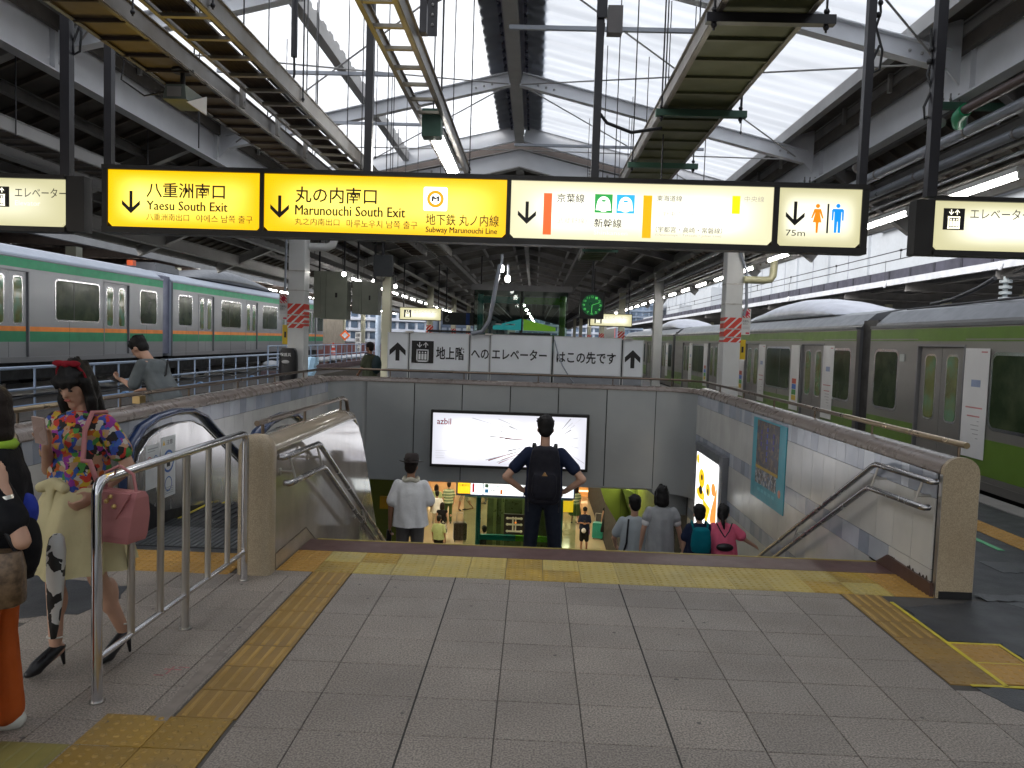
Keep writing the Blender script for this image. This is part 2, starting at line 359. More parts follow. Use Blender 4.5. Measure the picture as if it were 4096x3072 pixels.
c_denim = cloth('dark_denim', (.016, .020, .032)); c_black = cloth('black', (.010, .010, .012)); c_pink = cloth('pink', (.72, .13, .22))
c_grey = cloth('grey', (.13, .145, .15)); c_orange = cloth('orange', (.42, .085, .015)); c_cream = cloth('cream', (.56, .50, .29), bs=14)
c_olive = cloth('olive', (.10, .11, .07)); c_teal = cloth('teal', (.0, .13, .17)); c_green = cloth('pale_green', (.38, .45, .22)); c_beige = cloth('beige', (.42, .36, .26))
c_dkgreen = cloth('dark_green', (.05, .09, .03)); c_red = cloth('red', (.24, .010, .02)); c_blue = cloth('blue', (.03, .05, .35)); c_brown = cloth('brown', (.12, .07, .04))
leather_black = mat('black_leather', (.008, .008, .010), .3); leather_pink = mat('pink_leather', (.40, .155, .155), .6, var=.12)
bag_bronze = mat('bronze_quilted_bag', (.13, .085, .05), .4, var=.5, vs_=45, metal=.2)
# ================================================================ SETTING: ground, platform floor, tiles
g = MB(); g.box(-160, 160, -40, 420, -1.6, -1.3); 
# the hole for the concourse is left by laying the ground in four slabs
g = MB()
g.box(-160, -6.45, -40, 420, -1.6, -1.15); g.box(5.75, 160, -40, 420, -1.6, -1.15)
tag(g.build('track_bed', ballast), kind='structure')
f = MB()
f.box(-6.4, 5.75, -40, 5.3, -1.2, -.012)
f.box(3.24, 5.75, 5.3, 14.3, -1.2, -.012); f.box(-6.4, -3.96, 5.3, 14.3, -1.2, -.012)
f.box(-6.4, 5.75, 14.31, 130, -.88, -.012)
f.box(-1.86, 2.98, 5.3, 6.0, -.6, -.012); f.box(-3.72, -2.12, 5.3, 6.0, -.6, -.012)
platform = f.build('platform_floor', asphalt); tag(platform, kind='structure')
# left side: the platform stops at x -6.4, an unused track lies beyond
tile_cache = {}
def tile_mesh(w, l, mt):
    k = (round(w, 3), round(l, 3), mt.name)
    if k not in tile_cache:
        m = MB(); j = .0024; c = .002
        x0, x1, y0, y1 = -w/2+j, w/2-j, -l/2+j, l/2-j
        m.add([(x0,y0,-.02),(x1,y0,-.02),(x1,y1,-.02),(x0,y1,-.02),(x0,y0,-c),(x1,y0,-c),(x1,y1,-c),(x0,y1,-c),(x0+c,y0+c,0),(x1-c,y0+c,0),(x1-c,y1-c,0),(x0+c,y1-c,0)],
              [(0,1,5,4),(1,2,6,5),(2,3,7,6),(3,0,4,7),(4,5,9,8),(5,6,10,9),(6,7,11,10),(7,4,8,11),(8,9,10,11)])
        tile_cache[k] = m.mesh('paving_tile', mt, rec=False)[0]
    return tile_cache[k]
def lay(x0, x1, y0, y1, mt=granite, z=0.0, name='paving_tile'):
    o = link(name, tile_mesh(x1-x0, y1-y0, mt), platform, ((x0+x1)/2, (y0+y1)/2, z+random.uniform(-.0006, .0006)))
    return o
jn = MB(); jn.box(-3.3, 4.4, -.5, 5.46, -.0118, -.006); jn.build('joint_bed', joint, platform)
for xx in (.681, -.519): jn = MB(); jn.box(xx-.0045, xx+.0045, 1.0, 5.447, -.006, .0012); jn.build('expansion_joint', joint_dark, platform)
rows = [4.9856-.3512*j for j in range(-1, 12)]        # joints, far to near
xc = [-.985, -.519, -.119, .281, .681, 1.081, 1.481, 1.881, 2.281]
for i in range(len(rows)-1):
    y1, y0 = rows[i], rows[i+1]
    for a, b in zip(xc[:-1], xc[1:]): lay(a, b, y0, y1)
    lay(-1.29, -.985, y0, y1)
    if y1 < 4.05:
        lay(2.281, 2.681, y0, y1)
        if y1 < 3.3: lay(2.681, 3.081, y0, y1)
        if y1 < 2.7: lay(3.081, 3.481, y0, y1)
    for a, b in ((-1.73, -1.59), (-2.12, -1.73), (-2.49, -2.12), (-2.95, -2.49), (-3.25, -2.95)):
        if y1 < 3.3 and a > -1.9 : continue
        if b <= -2.9 and (y0 < 4.1): continue
        lay(a, b, y0, y1)
for a, b in zip(xc[:-1], xc[1:]): lay(a, b, 5.3368, 5.448)
lay(-1.29, -.985, 5.3368, 5.448)
for a, b in ((-2.12, -1.87), (-1.87, -1.59)): lay(a, b, 5.3368 if a > -2 else 5.2, 5.448 if a > -2 else 5.3)
# tactile blocks: studs / bars modelled
def stud_block(w, l, mt, n=5):
    k = ('stud', round(w, 3), round(l, 3), mt.name, n)
    if k not in tile_cache:
        m = MB(); j = .0022
        m.box(-w/2+j, w/2-j, -l/2+j, l/2-j, -.02, .001)
        for a in range(n):
            for b in range(n):
                x = -w/2+w*(a+.5)/n; y = -l/2+l*(b+.5)/n; N_ = 7
                m.loft([[(x+r*math.cos(2*PI*q/N_), y+r*math.sin(2*PI*q/N_), z) for q in range(N_)] for r, z in ((.0155, .0005), (.0125, .0048), (.006, .006))], 0, True, True)
        tile_cache[k] = m.mesh('tactile_block', mt, rec=False)[0]
    return tile_cache[k]
def bar_block(w, l, mt, m2, n=4):
    k = ('bar', round(w, 3), round(l, 3), mt.name)
    if k not in tile_cache:
        m = MB(); j = .003
        m.box(-w/2+j, w/2-j, -l/2+j, l/2-j, -.02, .001)
        for a in range(n):
            x = -w/2+w*(a+.5)/n; h = .0125; e = l/2-.012
            m.add([(x-h, -e, .001), (x+h, -e, .001), (x+h, e, .001), (x-h, e, .001), (x-h*.6, -e+.006, .0065), (x+h*.6, -e+.006, .0065), (x+h*.6, e-.006, .0065), (x-h*.6, e-.006, .0065)],
                  [(0,1,5,4),(1,2,6,5),(2,3,7,6),(3,0,4,7),(4,5,6,7)], 1)
        tile_cache[k] = m.mesh('tactile_block', [mt, m2], rec=False)[0]
    return tile_cache[k]
def tact(me, x, y, z=0.0, par=None): return link('tactile_block', me, par or platform, (x, y, z))
bw = .2838
for i in range(17):                                   # two courses along the stair head
    x0 = -1.86+i*bw; x1 = min(x0+bw, 2.965)
    mt = tact_orange if i in (0, 16) else (tact_y if i in (2, 6, 15) else tact_pale)
    mt2 = tact_orange if i in (0, 16) else (tact_pale if i not in (1, 6, 7, 14) else tact_y)
    tact(stud_block(x1-x0, .27, mt2), (x0+x1)/2, 5.583); tact(stud_block(x1-x0, .27, mt), (x0+x1)/2, 5.853)
for i in range(8):                                    # guide bars on the left, then studs
    y1 = 5.446-i*.2695; tact(bar_block(.285, .2695, tact_brown, tact_bar), -1.437, y1-.1348)
for i in range(2):
    for k in range(5): tact(stud_block(.292, .262, tact_ochre), -1.745+.292*i, 3.159-k*.264)
for i in range(6): tact(bar_block(.30, .262, tact_olive, tact_olive), -2.045, 2.895-i*.264)
for i in range(3): tact(bar_block(.285, .2695, tact_brown, tact_bar), 2.435, 5.446-.1348-i*.2695)   # right-hand strip
for k in range(2): tact(stud_block(.285, .318, tact_brown), 2.435, 4.6375-.159-.318*k)
for k in range(2): tact(stud_block(.29, .275, tact_orange), 2.745, 4.575-.1375-.28*k+.01)
for i in range(4):
    for k in range(2): tact(stud_block(.262, .26, tact_orange), -3.56+.131+i*.262+.35, 5.43+k*.26)
# platform-edge warning line, right
for i in range(88): tact(stud_block(.30, .30, tact_orange, 5), 4.70, -1.2+i*.3, -.008)
ln = MB()
ln.box(2.578, 2.602, 3.99, 5.30, .0005, .004); ln.box(2.602, 2.90, 4.575, 4.595, .0005, .004); ln.box(2.895, 2.915, 3.99, 4.595, .0005, .004); ln.box(2.40, 2.915, 3.985, 4.005, .0005, .004); ln.box(2.602, 2.895, 4.285, 4.295, .0070, .0076)
ln.build('painted_line', paint_yellow, platform)
gl = MB(); gl.box(4.30, 4.36, 6.9, 7.35, -.010, -.006); gl.build('green_floor_mark', mat('green_floor_paint', (.12, .42, .20), .6), platform)
# asphalt patches with ragged edges
random.seed(3)
def ragged(poly, nm, mt, z, amp=.02):
    pts = []
    for i in range(len(poly)):
        a, b = Vector(poly[i]), Vector(poly[(i+1) % len(poly)]); n = max(2, int((b-a).length/.06))
        for k in range(n):
            q = a.lerp(b, k/n); pts.append((q.x+random.uniform(-amp, amp), q.y+random.uniform(-amp, amp)))
    m = MB(); m.prism(pts, 'z', z-.002, z); return m.build(nm, mt, platform)
ragged([(2.615, 5.20), (2.96, 5.30), (3.24, 5.40), (5.7, 5.5), (5.7, 4.0), (2.93, 3.98), (2.93, 4.61), (2.615, 4.61)], 'asphalt_patch', asphalt, .0026)
ragged([(2.42, 3.975), (2.45, 3.75), (2.62, 3.6), (2.62, 3.3), (2.98, 2.9), (3.4, 2.4), (5.7, 1.5), (5.7, 3.99)], 'asphalt_patch', asphalt, .0026)
ragged([(-3.3, 5.1), (-2.72, 4.95), (-2.62, 4.75), (-2.75, 4.45), (-3.3, 4.2)], 'asphalt_patch', asphalt, .0026)
asp2 = mat('worn_asphalt_strip', (.075, .08, .085), .4, speck=.3, sps=120, bump=.2, bs=100)
for q in (((3.3, 5.42), (5.0, 5.5), (5.0, 5.62), (3.3, 5.55)), ((3.4, 5.4), (3.7, 5.4), (4.9, 4.1), (4.5, 4.1)), ((3.9, 6.2), (5.2, 6.2), (5.2, 6.5), (3.9, 6.5))):
    ragged(list(q), 'repair_strip', asp2, .0046 if q[0][1] < 6 else -.008)
# scuffs: pink and blue chalk marks, dark tape residue
ragged([(-1.62, 3.98), (-1.60, 3.25), (-1.66, 3.25), (-1.69, 3.98)], 'tape_residue', mat('tape_residue', (.20, .172, .15), .5, var=.15, vs_=12), .0022, .006)
ragged([(-1.70, 5.0), (-1.69, 4.0), (-1.65, 4.0), (-1.65, 5.0)], 'tape_residue', MATS['tape_residue'], .0022, .005)
ch_ = mat('chalk_pink', (.36, .17, .17), .8, var=.4, vs_=40); 
for (x, y, w, l) in ((-1.86, 3.75, .09, .012), (-1.83, 3.70, .012, .09), (-1.80, 3.78, .06, .01), (-1.88, 3.68, .05, .012)): m = MB(); m.box(x, x+w, y, y+l, .0008, .0018); m.build('chalk_mark', ch_, platform)
cb = mat('chalk_blue', (.06, .12, .33), .8, var=.4, vs_=40)
for (x, y, w, l) in ((.47, 2.33, .05, .012), (.52, 2.30, .012, .05), (.44, 2.28, .04, .02), (.55, 2.36, .04, .01)): m = MB(); m.box(x, x+w, y, y+l, .0008, .0018); m.build('chalk_mark', cb, platform)
# trodden gum and specks
random.seed(77); m = MB()
for k in range(110):
    x, y, r = random.uniform(-2.9, 4.2), random.uniform(1.6, 5.4), random.uniform(.004, .013)
    m.add([(x+r*random.uniform(.7, 1.2)*math.cos(a), y+r*random.uniform(.7, 1.2)*math.sin(a), .0031) for a in [2*PI*q/8 for q in range(8)]], [tuple(range(8))])
m.build('gum_spots', mat('gum_spot', (.10, .09, .085), .6), platform, kind='stuff')
# platform edge coping right
m = MB(); m.box(5.45, 5.76, -10, 130, -.02, .0); m.build('platform_edge_stone', concrete, platform)

# stairs
m = MB(); m.box(-1.86, 2.975, 5.992, 6.33, -.25, .002, 0)
for i in range(37):
    z = -.162*(i+1); y = 6.33+.308*i
    m.box(-1.86, 2.975, y, y+.32, z-.3, z, 1); m.box(-1.86, 2.975, y, y+.045, z-.003, z+.003, 0)
m.box(-1.80, 2.97, 6.31, 6.334, -.012, .006, 2)
stairs = m.build('stairway', [nosing, concrete, edge_yellow]); tag(stairs, kind='structure')

# ---------------------------------------------------------------- stairwell walls
def wall_thing(name, x, y, lab): return thing(name, (x, y, -1), lab, 'wall')
WR = wall_thing('stairwell_wall', 3.1, 10, 'pale tiled stairwell wall on the right with blue bands and stone coping')
m = MB(); m.box(2.965, 3.22, 5.47, 14.1, -6, .92); m.box(2.975, 3.20, 14.1, 40, -6, -1.25); m.build('wall_body', wall_core, WR)
def half_coping(par, y0, y1, xm, w, z, n=8, h=.105):
    L_ = 1.0; y = y0
    while y < y1-.01:
        e = min(y+L_, y1); prof = [(xm-w/2, z), *[(xm-w/2*math.cos(PI*k/n), z+h*math.sin(PI*k/n)) for k in range(1, n)], (xm+w/2, z), (xm+w/2, z-.012), (xm-w/2, z-.012)]
        c = MB(); c.prism(prof, 'y', y+.0015, e-.0015, 0, True); c.build('coping_stone', coping_stone, par); y = e
half_coping(WR, 5.47, 13.55, 3.092, .275, .915)
def tiled(par, X, y0, y1, rows_, side=-1, seed=1):
    rng = random.Random(seed); th = .012; cache = {}
    for (z0, z1, kind) in rows_:
        y = y0
        while y < y1-.05:
            w = rng.choice((.27, .30, .33)) if kind == 'w' else rng.choice((.12, .2, .2, .28, .36))
            if kind == 'w': w = .30
            if y1-(y+w) < .09: w = y1-y
            w = min(w, y1-y)
            mt = tile_white if kind == 'w' else (tile_b1 if rng.random() < .62 else tile_b2)
            if kind == 'bl' and y > 10.5-8*(side > 0)*0: mt = tile_b1 if rng.random() < .45 else tile_b2
            k = (round(w, 3), round(z1-z0, 3), mt.name)
            if k not in cache:
                b = MB(); j = .0022; b.box(-th/2, th/2, -w/2+j, w/2-j, -(z1-z0)/2+j, (z1-z0)/2-j); cache[k] = b.mesh('wall_tile', mt, rec=False)[0]
            link('wall_tile', cache[k], par, (X+side*th/2, y+w/2, (z0+z1)/2)); y += w
rowsR = [(.715, .902, 'b'), (.19, .715, 'w'), (.0, .19, 'b'), (-.52, .0, 'w'), (-.70, -.52, 'bl'), (-1.22, -.70, 'w'), (-1.40, -1.22, 'bl'), (-1.95, -1.40, 'w')]
for r_ in rowsR:
    z0, z1, k = r_
    ys = 5.50 if z0 > .1 else (5.60 if z0 > -.1 else 6.33+max(0, (-z1-.0)/.526))
    if z0 < .05 and z1 > .05: ys = 6.15
    if z0 < -.1: tiled(WR, 2.966, ys-.15, 13.9, [r_], -1, int(z1*100)+7)
    elif k == 'b' and z0 == 0: tiled(WR, 2.966, 6.15, 13.9, [r_], -1, 5)
    else: tiled(WR, 2.966, 5.50, 13.9, [r_], -1, int(z1*100)+7)
tiled(WR, 2.966, 5.50, 6.15, [(.10, .19, 'w')], -1, 3)
m = MB(); m.prism([(5.46, 0), (6.1, 0), (6.46, 0), (6.34, .0), (6.14, .115), (5.46, .10)], 'x', 2.935, 2.964); m.build('skirting_board', skirting, WR)
random.seed(11)
m = MB(); y = 5.5
while y < 6.1:
    h = random.uniform(.005, .035) if random.random() > .5 else .005; m.prism([(y, .099), (y+.03, .099), (y+.015, .10+h)], 'x', 2.946, 2.953); y += .025
m.build('rust_stain', rust, WR)
# end pier with rounded head
m = MB(); prof = [(2.965, 0), (3.225, 0), (3.225, .915)]+[(3.095+.13*math.cos(PI*k/12), .915+.115*math.sin(PI*k/12)) for k in range(1, 12)]+[(2.965, .915)]
m.prism(prof, 'y', 5.435, 5.474, 0); m.build('end_stone', pillar_stone, WR)
m = MB(); m.box(2.985, 3.222, 5.428, 5.4345, .0, .052); m.build('base_rubber', black_rubber, WR)
m = MB(); m.box(3.2245, 3.228, 5.436, 5.47, .02, .9); m.box(2.96, 2.9645, 5.434, 5.472, .02, .9); m.build('edge_trim', steel_dull, WR)

WL = wall_thing('stairwell_wall', -3.84, 9, 'tiled wall behind the escalator on the left with rounded stone coping')
m = MB(); m.box(-3.96, -3.72, 5.3, 13.9, -6, .92); m.build('wall_body', wall_core, WL)
half_coping(WL, 5.3, 13.45, -3.84, .29, .915)
for r_ in [(.715, .902, 'bl'), (.26, .715, 'w'), (-.2, .26, 'w'), (-.66, -.2, 'w')]: tiled(WL, -3.719, 5.34, 13.8, [r_], 1, int(r_[1]*100)+31)
m = MB(); prof = [(-3.97, 0), (-3.71, 0), (-3.71, .915)]+[(-3.84+.13*math.cos(PI*k/12), .915+.115*math.sin(PI*k/12)) for k in range(1, 12)]+[(-3.97, .915)]
m.prism(prof, 'y', 5.27, 5.304); m.build('end_stone', pillar_stone, WL)

# back wall: metal panels, rounded corners
WB = thing('stairwell_back_wall', (-.4, 14.1, -1), 'grey metal panelled wall closing the far end of the stairwell', 'wall')
m = MB(); m.box(-3.9, 3.1, 14.031, 14.24, -.92, .9); m.build('wall_body', wall_core, WB)
def arc(cx, cy, r, a0, a1, n): return [(cx+r*math.cos(R(a0+(a1-a0)*k/n)), cy+r*math.sin(R(a0+(a1-a0)*k/n))) for k in range(n+1)]
seams = [-3.12, -2.21, -1.31, -.41, .49, 1.39, 2.30]
for a, b in zip(seams[:-1], seams[1:]):
    m = MB(); m.box(a+.009, b-.009, 14.0, 14.03, -.945 if b < 2 else -.93, .902); m.build('metal_panel', panel_grey, WB)
rc = .62
def curved(pts, zs, nm, mt, th=.02):
    m = MB(); n = len(pts); vs = [(x, y, z) for z in zs for x, y in pts]
    m.add(vs, [(i, i+1, n+i+1, n+i) for i in range(n-1)], 0, True); return m.build(nm, mt, WB)
curved([(2.304, 14.0)]+arc(2.965-rc, 14.0-rc, rc, 90, 0, 10), (-1.0, .902), 'curved_panel', panel_grey)
curved([(-3.124, 14.0)]+arc(-3.72+rc, 14.0-rc, rc, 90, 180, 10), (-.95, .902), 'curved_panel', panel_grey)
# return below, right: a shadow's arc put into its dark colour and curved edge
m = MB(); m.prism([(2.12, -.90), (2.96, -.90), (2.96, -1.42), (2.66, -1.40), (2.5, -1.2), (2.3, -1.02)], 'y', 14.06, 14.2); m.build('shaded_return', panel_dark, WB)
# coping along back wall and round the corners
path = [(-3.84, 13.35)]+arc(-3.72+rc-.0, 14.0-rc, rc+.12, 180, 90, 10)+[(x, 14.12) for x in (-2.2, -1.2, -.2, .8, 1.8)]+arc(2.965-rc, 14.0-rc, rc+.12, 90, 0, 10)+[(3.09, 13.45)]
def sweep_cop(pts, w, z, h, par, mt, n=7):
    m = MB(); rings = []
    P = [Vector(p) for p in pts]
    for i, p in enumerate(P):
        t = (P[min(i+1, len(P)-1)]-P[max(i-1, 0)]).normalized(); nrm = Vector((t.y, -t.x))
        rings.append([(p.x+nrm.x*w/2*math.cos(PI*k/n), p.y+nrm.y*w/2*math.cos(PI*k/n), z+h*math.sin(PI*k/n)) for k in range(n+1)]+[(p.x-nrm.x*w/2, p.y-nrm.y*w/2, z-.012), (p.x+nrm.x*w/2, p.y+nrm.y*w/2, z-.012)])
    m.loft(rings, 0, True, True); return m.build('coping_stone', mt, par)
sweep_cop(path[:12], .27, .912, .075, WB, coping_stone)
for a, b in ((11, 13), (13, 15), (15, 17)): sweep_cop([path[a], path[a+1], path[b]] if a+1 != b else [path[a], path[b]], .27, .912, .075, WB, coping_stone)
sweep_cop(path[16:], .27, .912, .075, WB, coping_stone)
m = MB(); m.box(-3.96, 3.22, 14.245, 14.30, -.91, .90); m.build('outer_face', concrete, WB)

# guard rail on the coping, all round
GR = thing('guard_rail', (0, 14.1, .9), 'bronze tube guard rail running round the top of the stairwell walls', 'railing')
gp = [(3.10, 5.42, 1.12), (3.10, 13.3, 1.12)]+[(x, y, 1.12) for x, y in arc(2.965-rc, 14.0-rc, rc+.13, 0, 90, 8)]+[(x, y, 1.12) for x, y in arc(-3.72+rc, 14.0-rc, rc+.13, 90, 180, 8)]+[(-3.85, 13.3, 1.12), (-3.85, 5.0, 1.12)]
m = MB(); m.tube(gp, .021, 8); m.build('rail', bronze, GR)
m = MB(); m.tube([(3.10, 5.405, 1.12), (3.10, 7.5, 1.12)], .0235, 8); m.build('rail_end_sleeve', bronze_gold, GR)
m = MB(); m.tube([(-3.85, 4.98, 1.12), (-3.85, 6.6, 1.12)], .0235, 8); m.build('rail_end_sleeve', bronze_gold, GR)
for y in (5.5, 6.9, 8.3, 9.7, 11.1, 12.5):
    for x in (3.10, -3.85): m = MB(); m.tube([(x, y, .98), (x, y, 1.10)], .012, 6); m.build('rail_bracket', bronze, GR)
for x in (-2.7, -1.3, .1, 1.5, 2.6): m = MB(); m.tube([(x, 14.13, .96), (x, 14.13, 1.10)], .011, 6); m.build('rail_bracket', bronze, GR)

# azbil lightbox
AD = thing('advertising_lightbox', (-.4, 13.9, -.6), 'wide backlit white advert in a dark frame on the grey back wall', 'sign')
m = MB(); 
for a in ((-1.87, 1.07, .37, .42), (-1.87, 1.07, -.64, -.59), (-1.87, -1.83, -.59, .37), (1.02, 1.07, -.59, .37)): m.box(a[0], a[1], 13.86, 13.998, a[2], a[3])
m.build('frame', dark_metal, AD)
m = MB(); m.box(-1.83, 1.02, 13.875, 13.99, -.59, .37); m.build('lit_face', lightbox('advert_face', (.36, .36, .40), (.85, .85, .88), 1.0), AD)
red_print = mat('red_print', (.5, .01, .04), .5); grey_print = mat('grey_print', (.25, .24, .27), .5, emit=(1, 1, 1), es=.08); soft_grey = mat('soft_grey_print', (.4, .4, .42), .5, emit=(1, 1, 1), es=.14)
text('azbil', -1.755, -1.49, .155, .27, 13.873, red_print, AD, bold=.01)
text('www', -1.75, -1.52, .125, .14, 13.873, soft_grey, AD, name='fine_print') if False else None
random.seed(5)
m = MB(); cxz = (.38, -.10)
for k in range(110):
    a = random.choice((random.uniform(-.3, 1.6), random.uniform(0, 1.2), random.uniform(2.6, 3.9), random.uniform(0, 2*PI)))
    r0 = random.uniform(.16, .7); r1 = r0+random.uniform(.15, .75); w = random.uniform(.002, .012)
    p = [(cxz[0]+r0*1.25*math.cos(a), cxz[1]+r0*math.sin(a)), (cxz[0]+r1*1.25*math.cos(a), cxz[1]+r1*math.sin(a))]
    d = Vector((p[1][0]-p[0][0], p[1][1]-p[0][1])).normalized(); n_ = Vector((-d.y, d.x))*w
    q = [(p[0][0]-n_.x*.2, p[0][1]-n_.y*.2), (p[1][0]-n_.x, p[1][1]-n_.y), (p[1][0]+n_.x, p[1][1]+n_.y), (p[0][0]+n_.x*.2, p[0][1]+n_.y*.2)]
    if all(-1.6 < x < 1.01 and -.58 < z < .36 for x, z in q): m.prism(q, 'y', 13.8715, 13.873, random.choice((0, 0, 0, 1, 2)))
m.build('printed_rays', [soft_grey, grey_print, red_print], AD)
m = MB()
for k in range(4): m.box(-1.77, -1.77+random.uniform(.12, .3), 13.872, 13.8735, -.34-.045*k, -.333-.045*k)
m.build('fine_print', soft_grey, AD)

# poster on the right wall
PO = thing('wall_poster', (2.95, 9.35, -.15), 'teal bordered poster with dark photograph pasted on the right stairwell wall', 'poster')
teal = mat('poster_teal', (.02, .27, .34), .35)
m = MB(); m.box(2.944, 2.953, 8.70, 10.0, -.17, .86); m.build('poster_sheet', teal, PO)
m = MB(); m.box(2.9415, 2.9438, 8.94, 9.82, .22, .84); m.build('photo', patches('poster_photo', [(.05, .03, .02), (.10, .06, .03), (.02, .02, .03), (.16, .10, .05), (.04, .03, .06)], 16, .3), PO)
m = MB(); m.box(2.9405, 2.9415, 8.94, 9.82, .225, .262); m.build('gold_band', mat('gold_print', (.42, .27, .02), .4), PO)
m = MB(); m.box(2.9415, 2.9438, 8.99, 9.82, .03, .218); m.build('photo', patches('poster_photo_people', [(.4, .4, .4), (.12, .1, .09), (.25, .2, .17), (.03, .03, .03), (.1, .14, .22)], 26, .3), PO)
m = MB(); m.ell((2.9425, 8.86, .05), (.001, .05, .05), 0, 12, 6); m.build('badge', mat('badge_print', (.6, .25, .15), .5), PO)
bluep = mat('poster_blue', (.05, .08, .42), .4)
for i in range(6): m = MB(); m.box(2.9395, 2.9412, 9.37, 9.41, .35+.075*i, .40+.075*i); m.build('column_lettering', bluep, PO)
for yy in (9.60, 9.12):
    m = MB()
    for i in range(3): m.box(2.9395, 2.9412, yy, yy+.05, .52+.075*i, .575+.075*i)
    m.build('column_lettering', mat('poster_violet', (.07, .05, .25), .4), PO)
palet = mat('poster_pale_teal', (.10, .42, .48), .4)
m = MB()
for i in range(5): m.box(2.9425, 2.9436, 9.7-.14*i, 9.6-.14*i, -.06, -.02)
m.build('printed_marks', palet, PO)
# lit advert low on the right wall
LA = thing('advertising_lightbox', (2.9, 12.1, -1.2), 'backlit white and yellow poster box on the lower right stairwell wall', 'sign')
m = MB(); m.box(2.86, 2.952, 11.18, 13.0, -1.45, .12); m.build('frame', mat('lightbox_frame_grey', (.17, .175, .19), .4, metal=.4), LA)
m = MB()
for i in range(6): m.box(2.852, 2.860, 11.4, 12.9, .0+.018*i-.01, .008+.018*i-.01)
m.build('vent_slats', panel_dark, LA)
m = MB(); m.prism([(11.42, -1.33), (11.36, -1.27), (11.36, -.06), (11.42, -.03), (12.85, -.03), (12.85, -1.33)], 'x', 2.848, 2.857); m.build('lit_face', mat('advert_white_face', (.8, .8, .8), .3, emit=(1, 1, .98), es=.85), LA)
yl = mat('advert_yellow', (.7, .45, .01), .4, emit=(1, .60, .01), es=.5); orr = mat('advert_orange', (.7, .25, .05), .4, emit=(1, .35, .06), es=.45); blk = mat('advert_black', (.02, .015, .01), .4); bll = mat('advert_blue', (.03, .06, .3), .4, emit=(.1, .2, .8), es=.3)
m = MB(); m.ell((2.847, 12.42, -.42), (.002, .22, .16), 0, 12, 6); m.ell((2.847, 12.45, -.68), (.002, .30, .09), 0, 12, 6); m.ell((2.847, 12.74, -.14), (.002, .10, .08), 0); m.ell((2.847, 11.95, -.52), (.002, .15, .1), 0); m.prism([(12.3, -.72), (11.75, -.78), (12.0, -1.12)], 'x', 2.8465, 2.8475, 0); m.build('printed_flower', yl, LA)
m = MB(); m.prism([(11.375, -.35), (11.375, -1.2), (11.75, -.95), (11.7, -.8)], 'x', 2.8462, 2.847); m.ell((2.8468, 11.6, -.45), (.002, .14, .1)); m.build('printed_shape', orr, LA)
m = MB(); m.ell((2.8455, 12.45, -.62), (.002, .13, .07)); m.ell((2.8455, 12.4, -.40), (.002, .07, .05)); m.ell((2.8455, 11.95, -.55), (.002, .06, .05)); m.build('printed_detail', blk, LA)
text('おのも.ニハリズから', 12.55, 11.45, -.25, -.12, 2.8465, black_print, LA, plane='x')
m = MB(); m.beam((2.8465, 12.75, -1.08), (2.8465, 12.2, -1.2), .002, .03); m.build('printed_line', bll, LA)
# ================================================================ partition, handrails, escalator, fence
PW = thing('partition_wall', (-1.98, 7, 0), 'polished stone partition between stairs and escalator with curved far end', 'wall')
prof = [(5.42, -.02), (5.42, .90), (7.75, .90), (7.98, .86), (8.14, .76), (8.3, .60), (8.55, .30), (9.2, -.62), (10.2, -2.1), (11.5, -4.2), (12.3, -5.6), (12.3, -6), (6.0, -6), (6.0, -.02)]
m = MB(); m.prism(prof, 'x', -2.075, -1.885); m.build('wall_body', mat('partition_marble', (.36, .32, .27), .09, var=.12, vs_=4, var2=.15, v2s=1.2, speck=.06, dirt=(.22, .16, .11), dscale=1.3, damt=.55, anis=(1, 1, .6), coat=.5), PW)
# rounded coping of the partition
cpts = [(5.44, .90), (6.5, .90), (7.6, .90), (7.9, .875), (8.12, .775), (8.28, .63)]
rings = []
for i, (y, z) in enumerate(cpts):
    a = Vector(cpts[max(i-1, 0)]); b = Vector(cpts[min(i+1, len(cpts)-1)]); t = (b-a).normalized(); n_ = Vector((-t.y, t.x))
    w = .115*(1 if i < 4 else .85); h = (.10, .10, .10, .085, .05, .02)[i]
    rings.append([(-1.98+w*math.cos(PI*k/8), y+n_.x*h*math.sin(PI*k/8), z+n_.y*h*math.sin(PI*k/8)) for k in range(9)]+[(-1.98-w, y, z-.01), (-1.98+w, y, z-.01)])
m = MB(); m.loft(rings, 0, True, True); m.build('coping_stone', mat('partition_coping', (.37, .31, .235), .12, var=.08, speck=.08, coat=.4), PW)
m = MB()
rr = [(.125, .0), (.125, .90), (.12, .94), (.10, .985), (.065, 1.015), (.02, 1.025)]
def sq(r, z, n=20): 
    out = []
    for k in range(n):
        a = 2*PI*k/n+PI/n; c, s_ = math.cos(a), math.sin(a); e = .42
        out.append((-1.982+r*math.copysign(abs(c)**e, c), 5.375+r*.62*math.copysign(abs(s_)**e, s_), z))
    return out
m.loft([sq(r, z) for r, z in rr], 0, True, True); m.build('end_pillar', pillar_stone, PW)
m = MB(); m.box(-2.115, -2.085, 5.45, 6.0, 0, .93); m.build('side_trim', mat('partition_side_dark', (.05, .045, .04), .5), PW)
m = MB(); m.prism([(5.48, -.01), (5.48, .115), (6.22, .125), (6.52, -.06)], 'x', -1.8845, -1.872); m.build('skirting_board', beige_stone, PW)
m = MB(); m.beam((-1.871, 5.48, .118), (-1.871, 6.22, .128), .004, .006); m.beam((-1.871, 6.22, .128), (-1.871, 6.52, -.06), .004, .006); m.build('skirting_joint', brown_print, PW)
GP = thing('guard_rail', (-1.98, 6.5, .95), 'short bronze rail mounted on the coping of the stone partition', 'railing')
m = MB(); m.tube([(-2.0, 5.40, 1.095), (-2.0, 7.86, 1.095), (-2.0, 8.02, 1.06), (-2.0, 8.10, .93)], .021, 8); m.build('rail', bronze, GP)
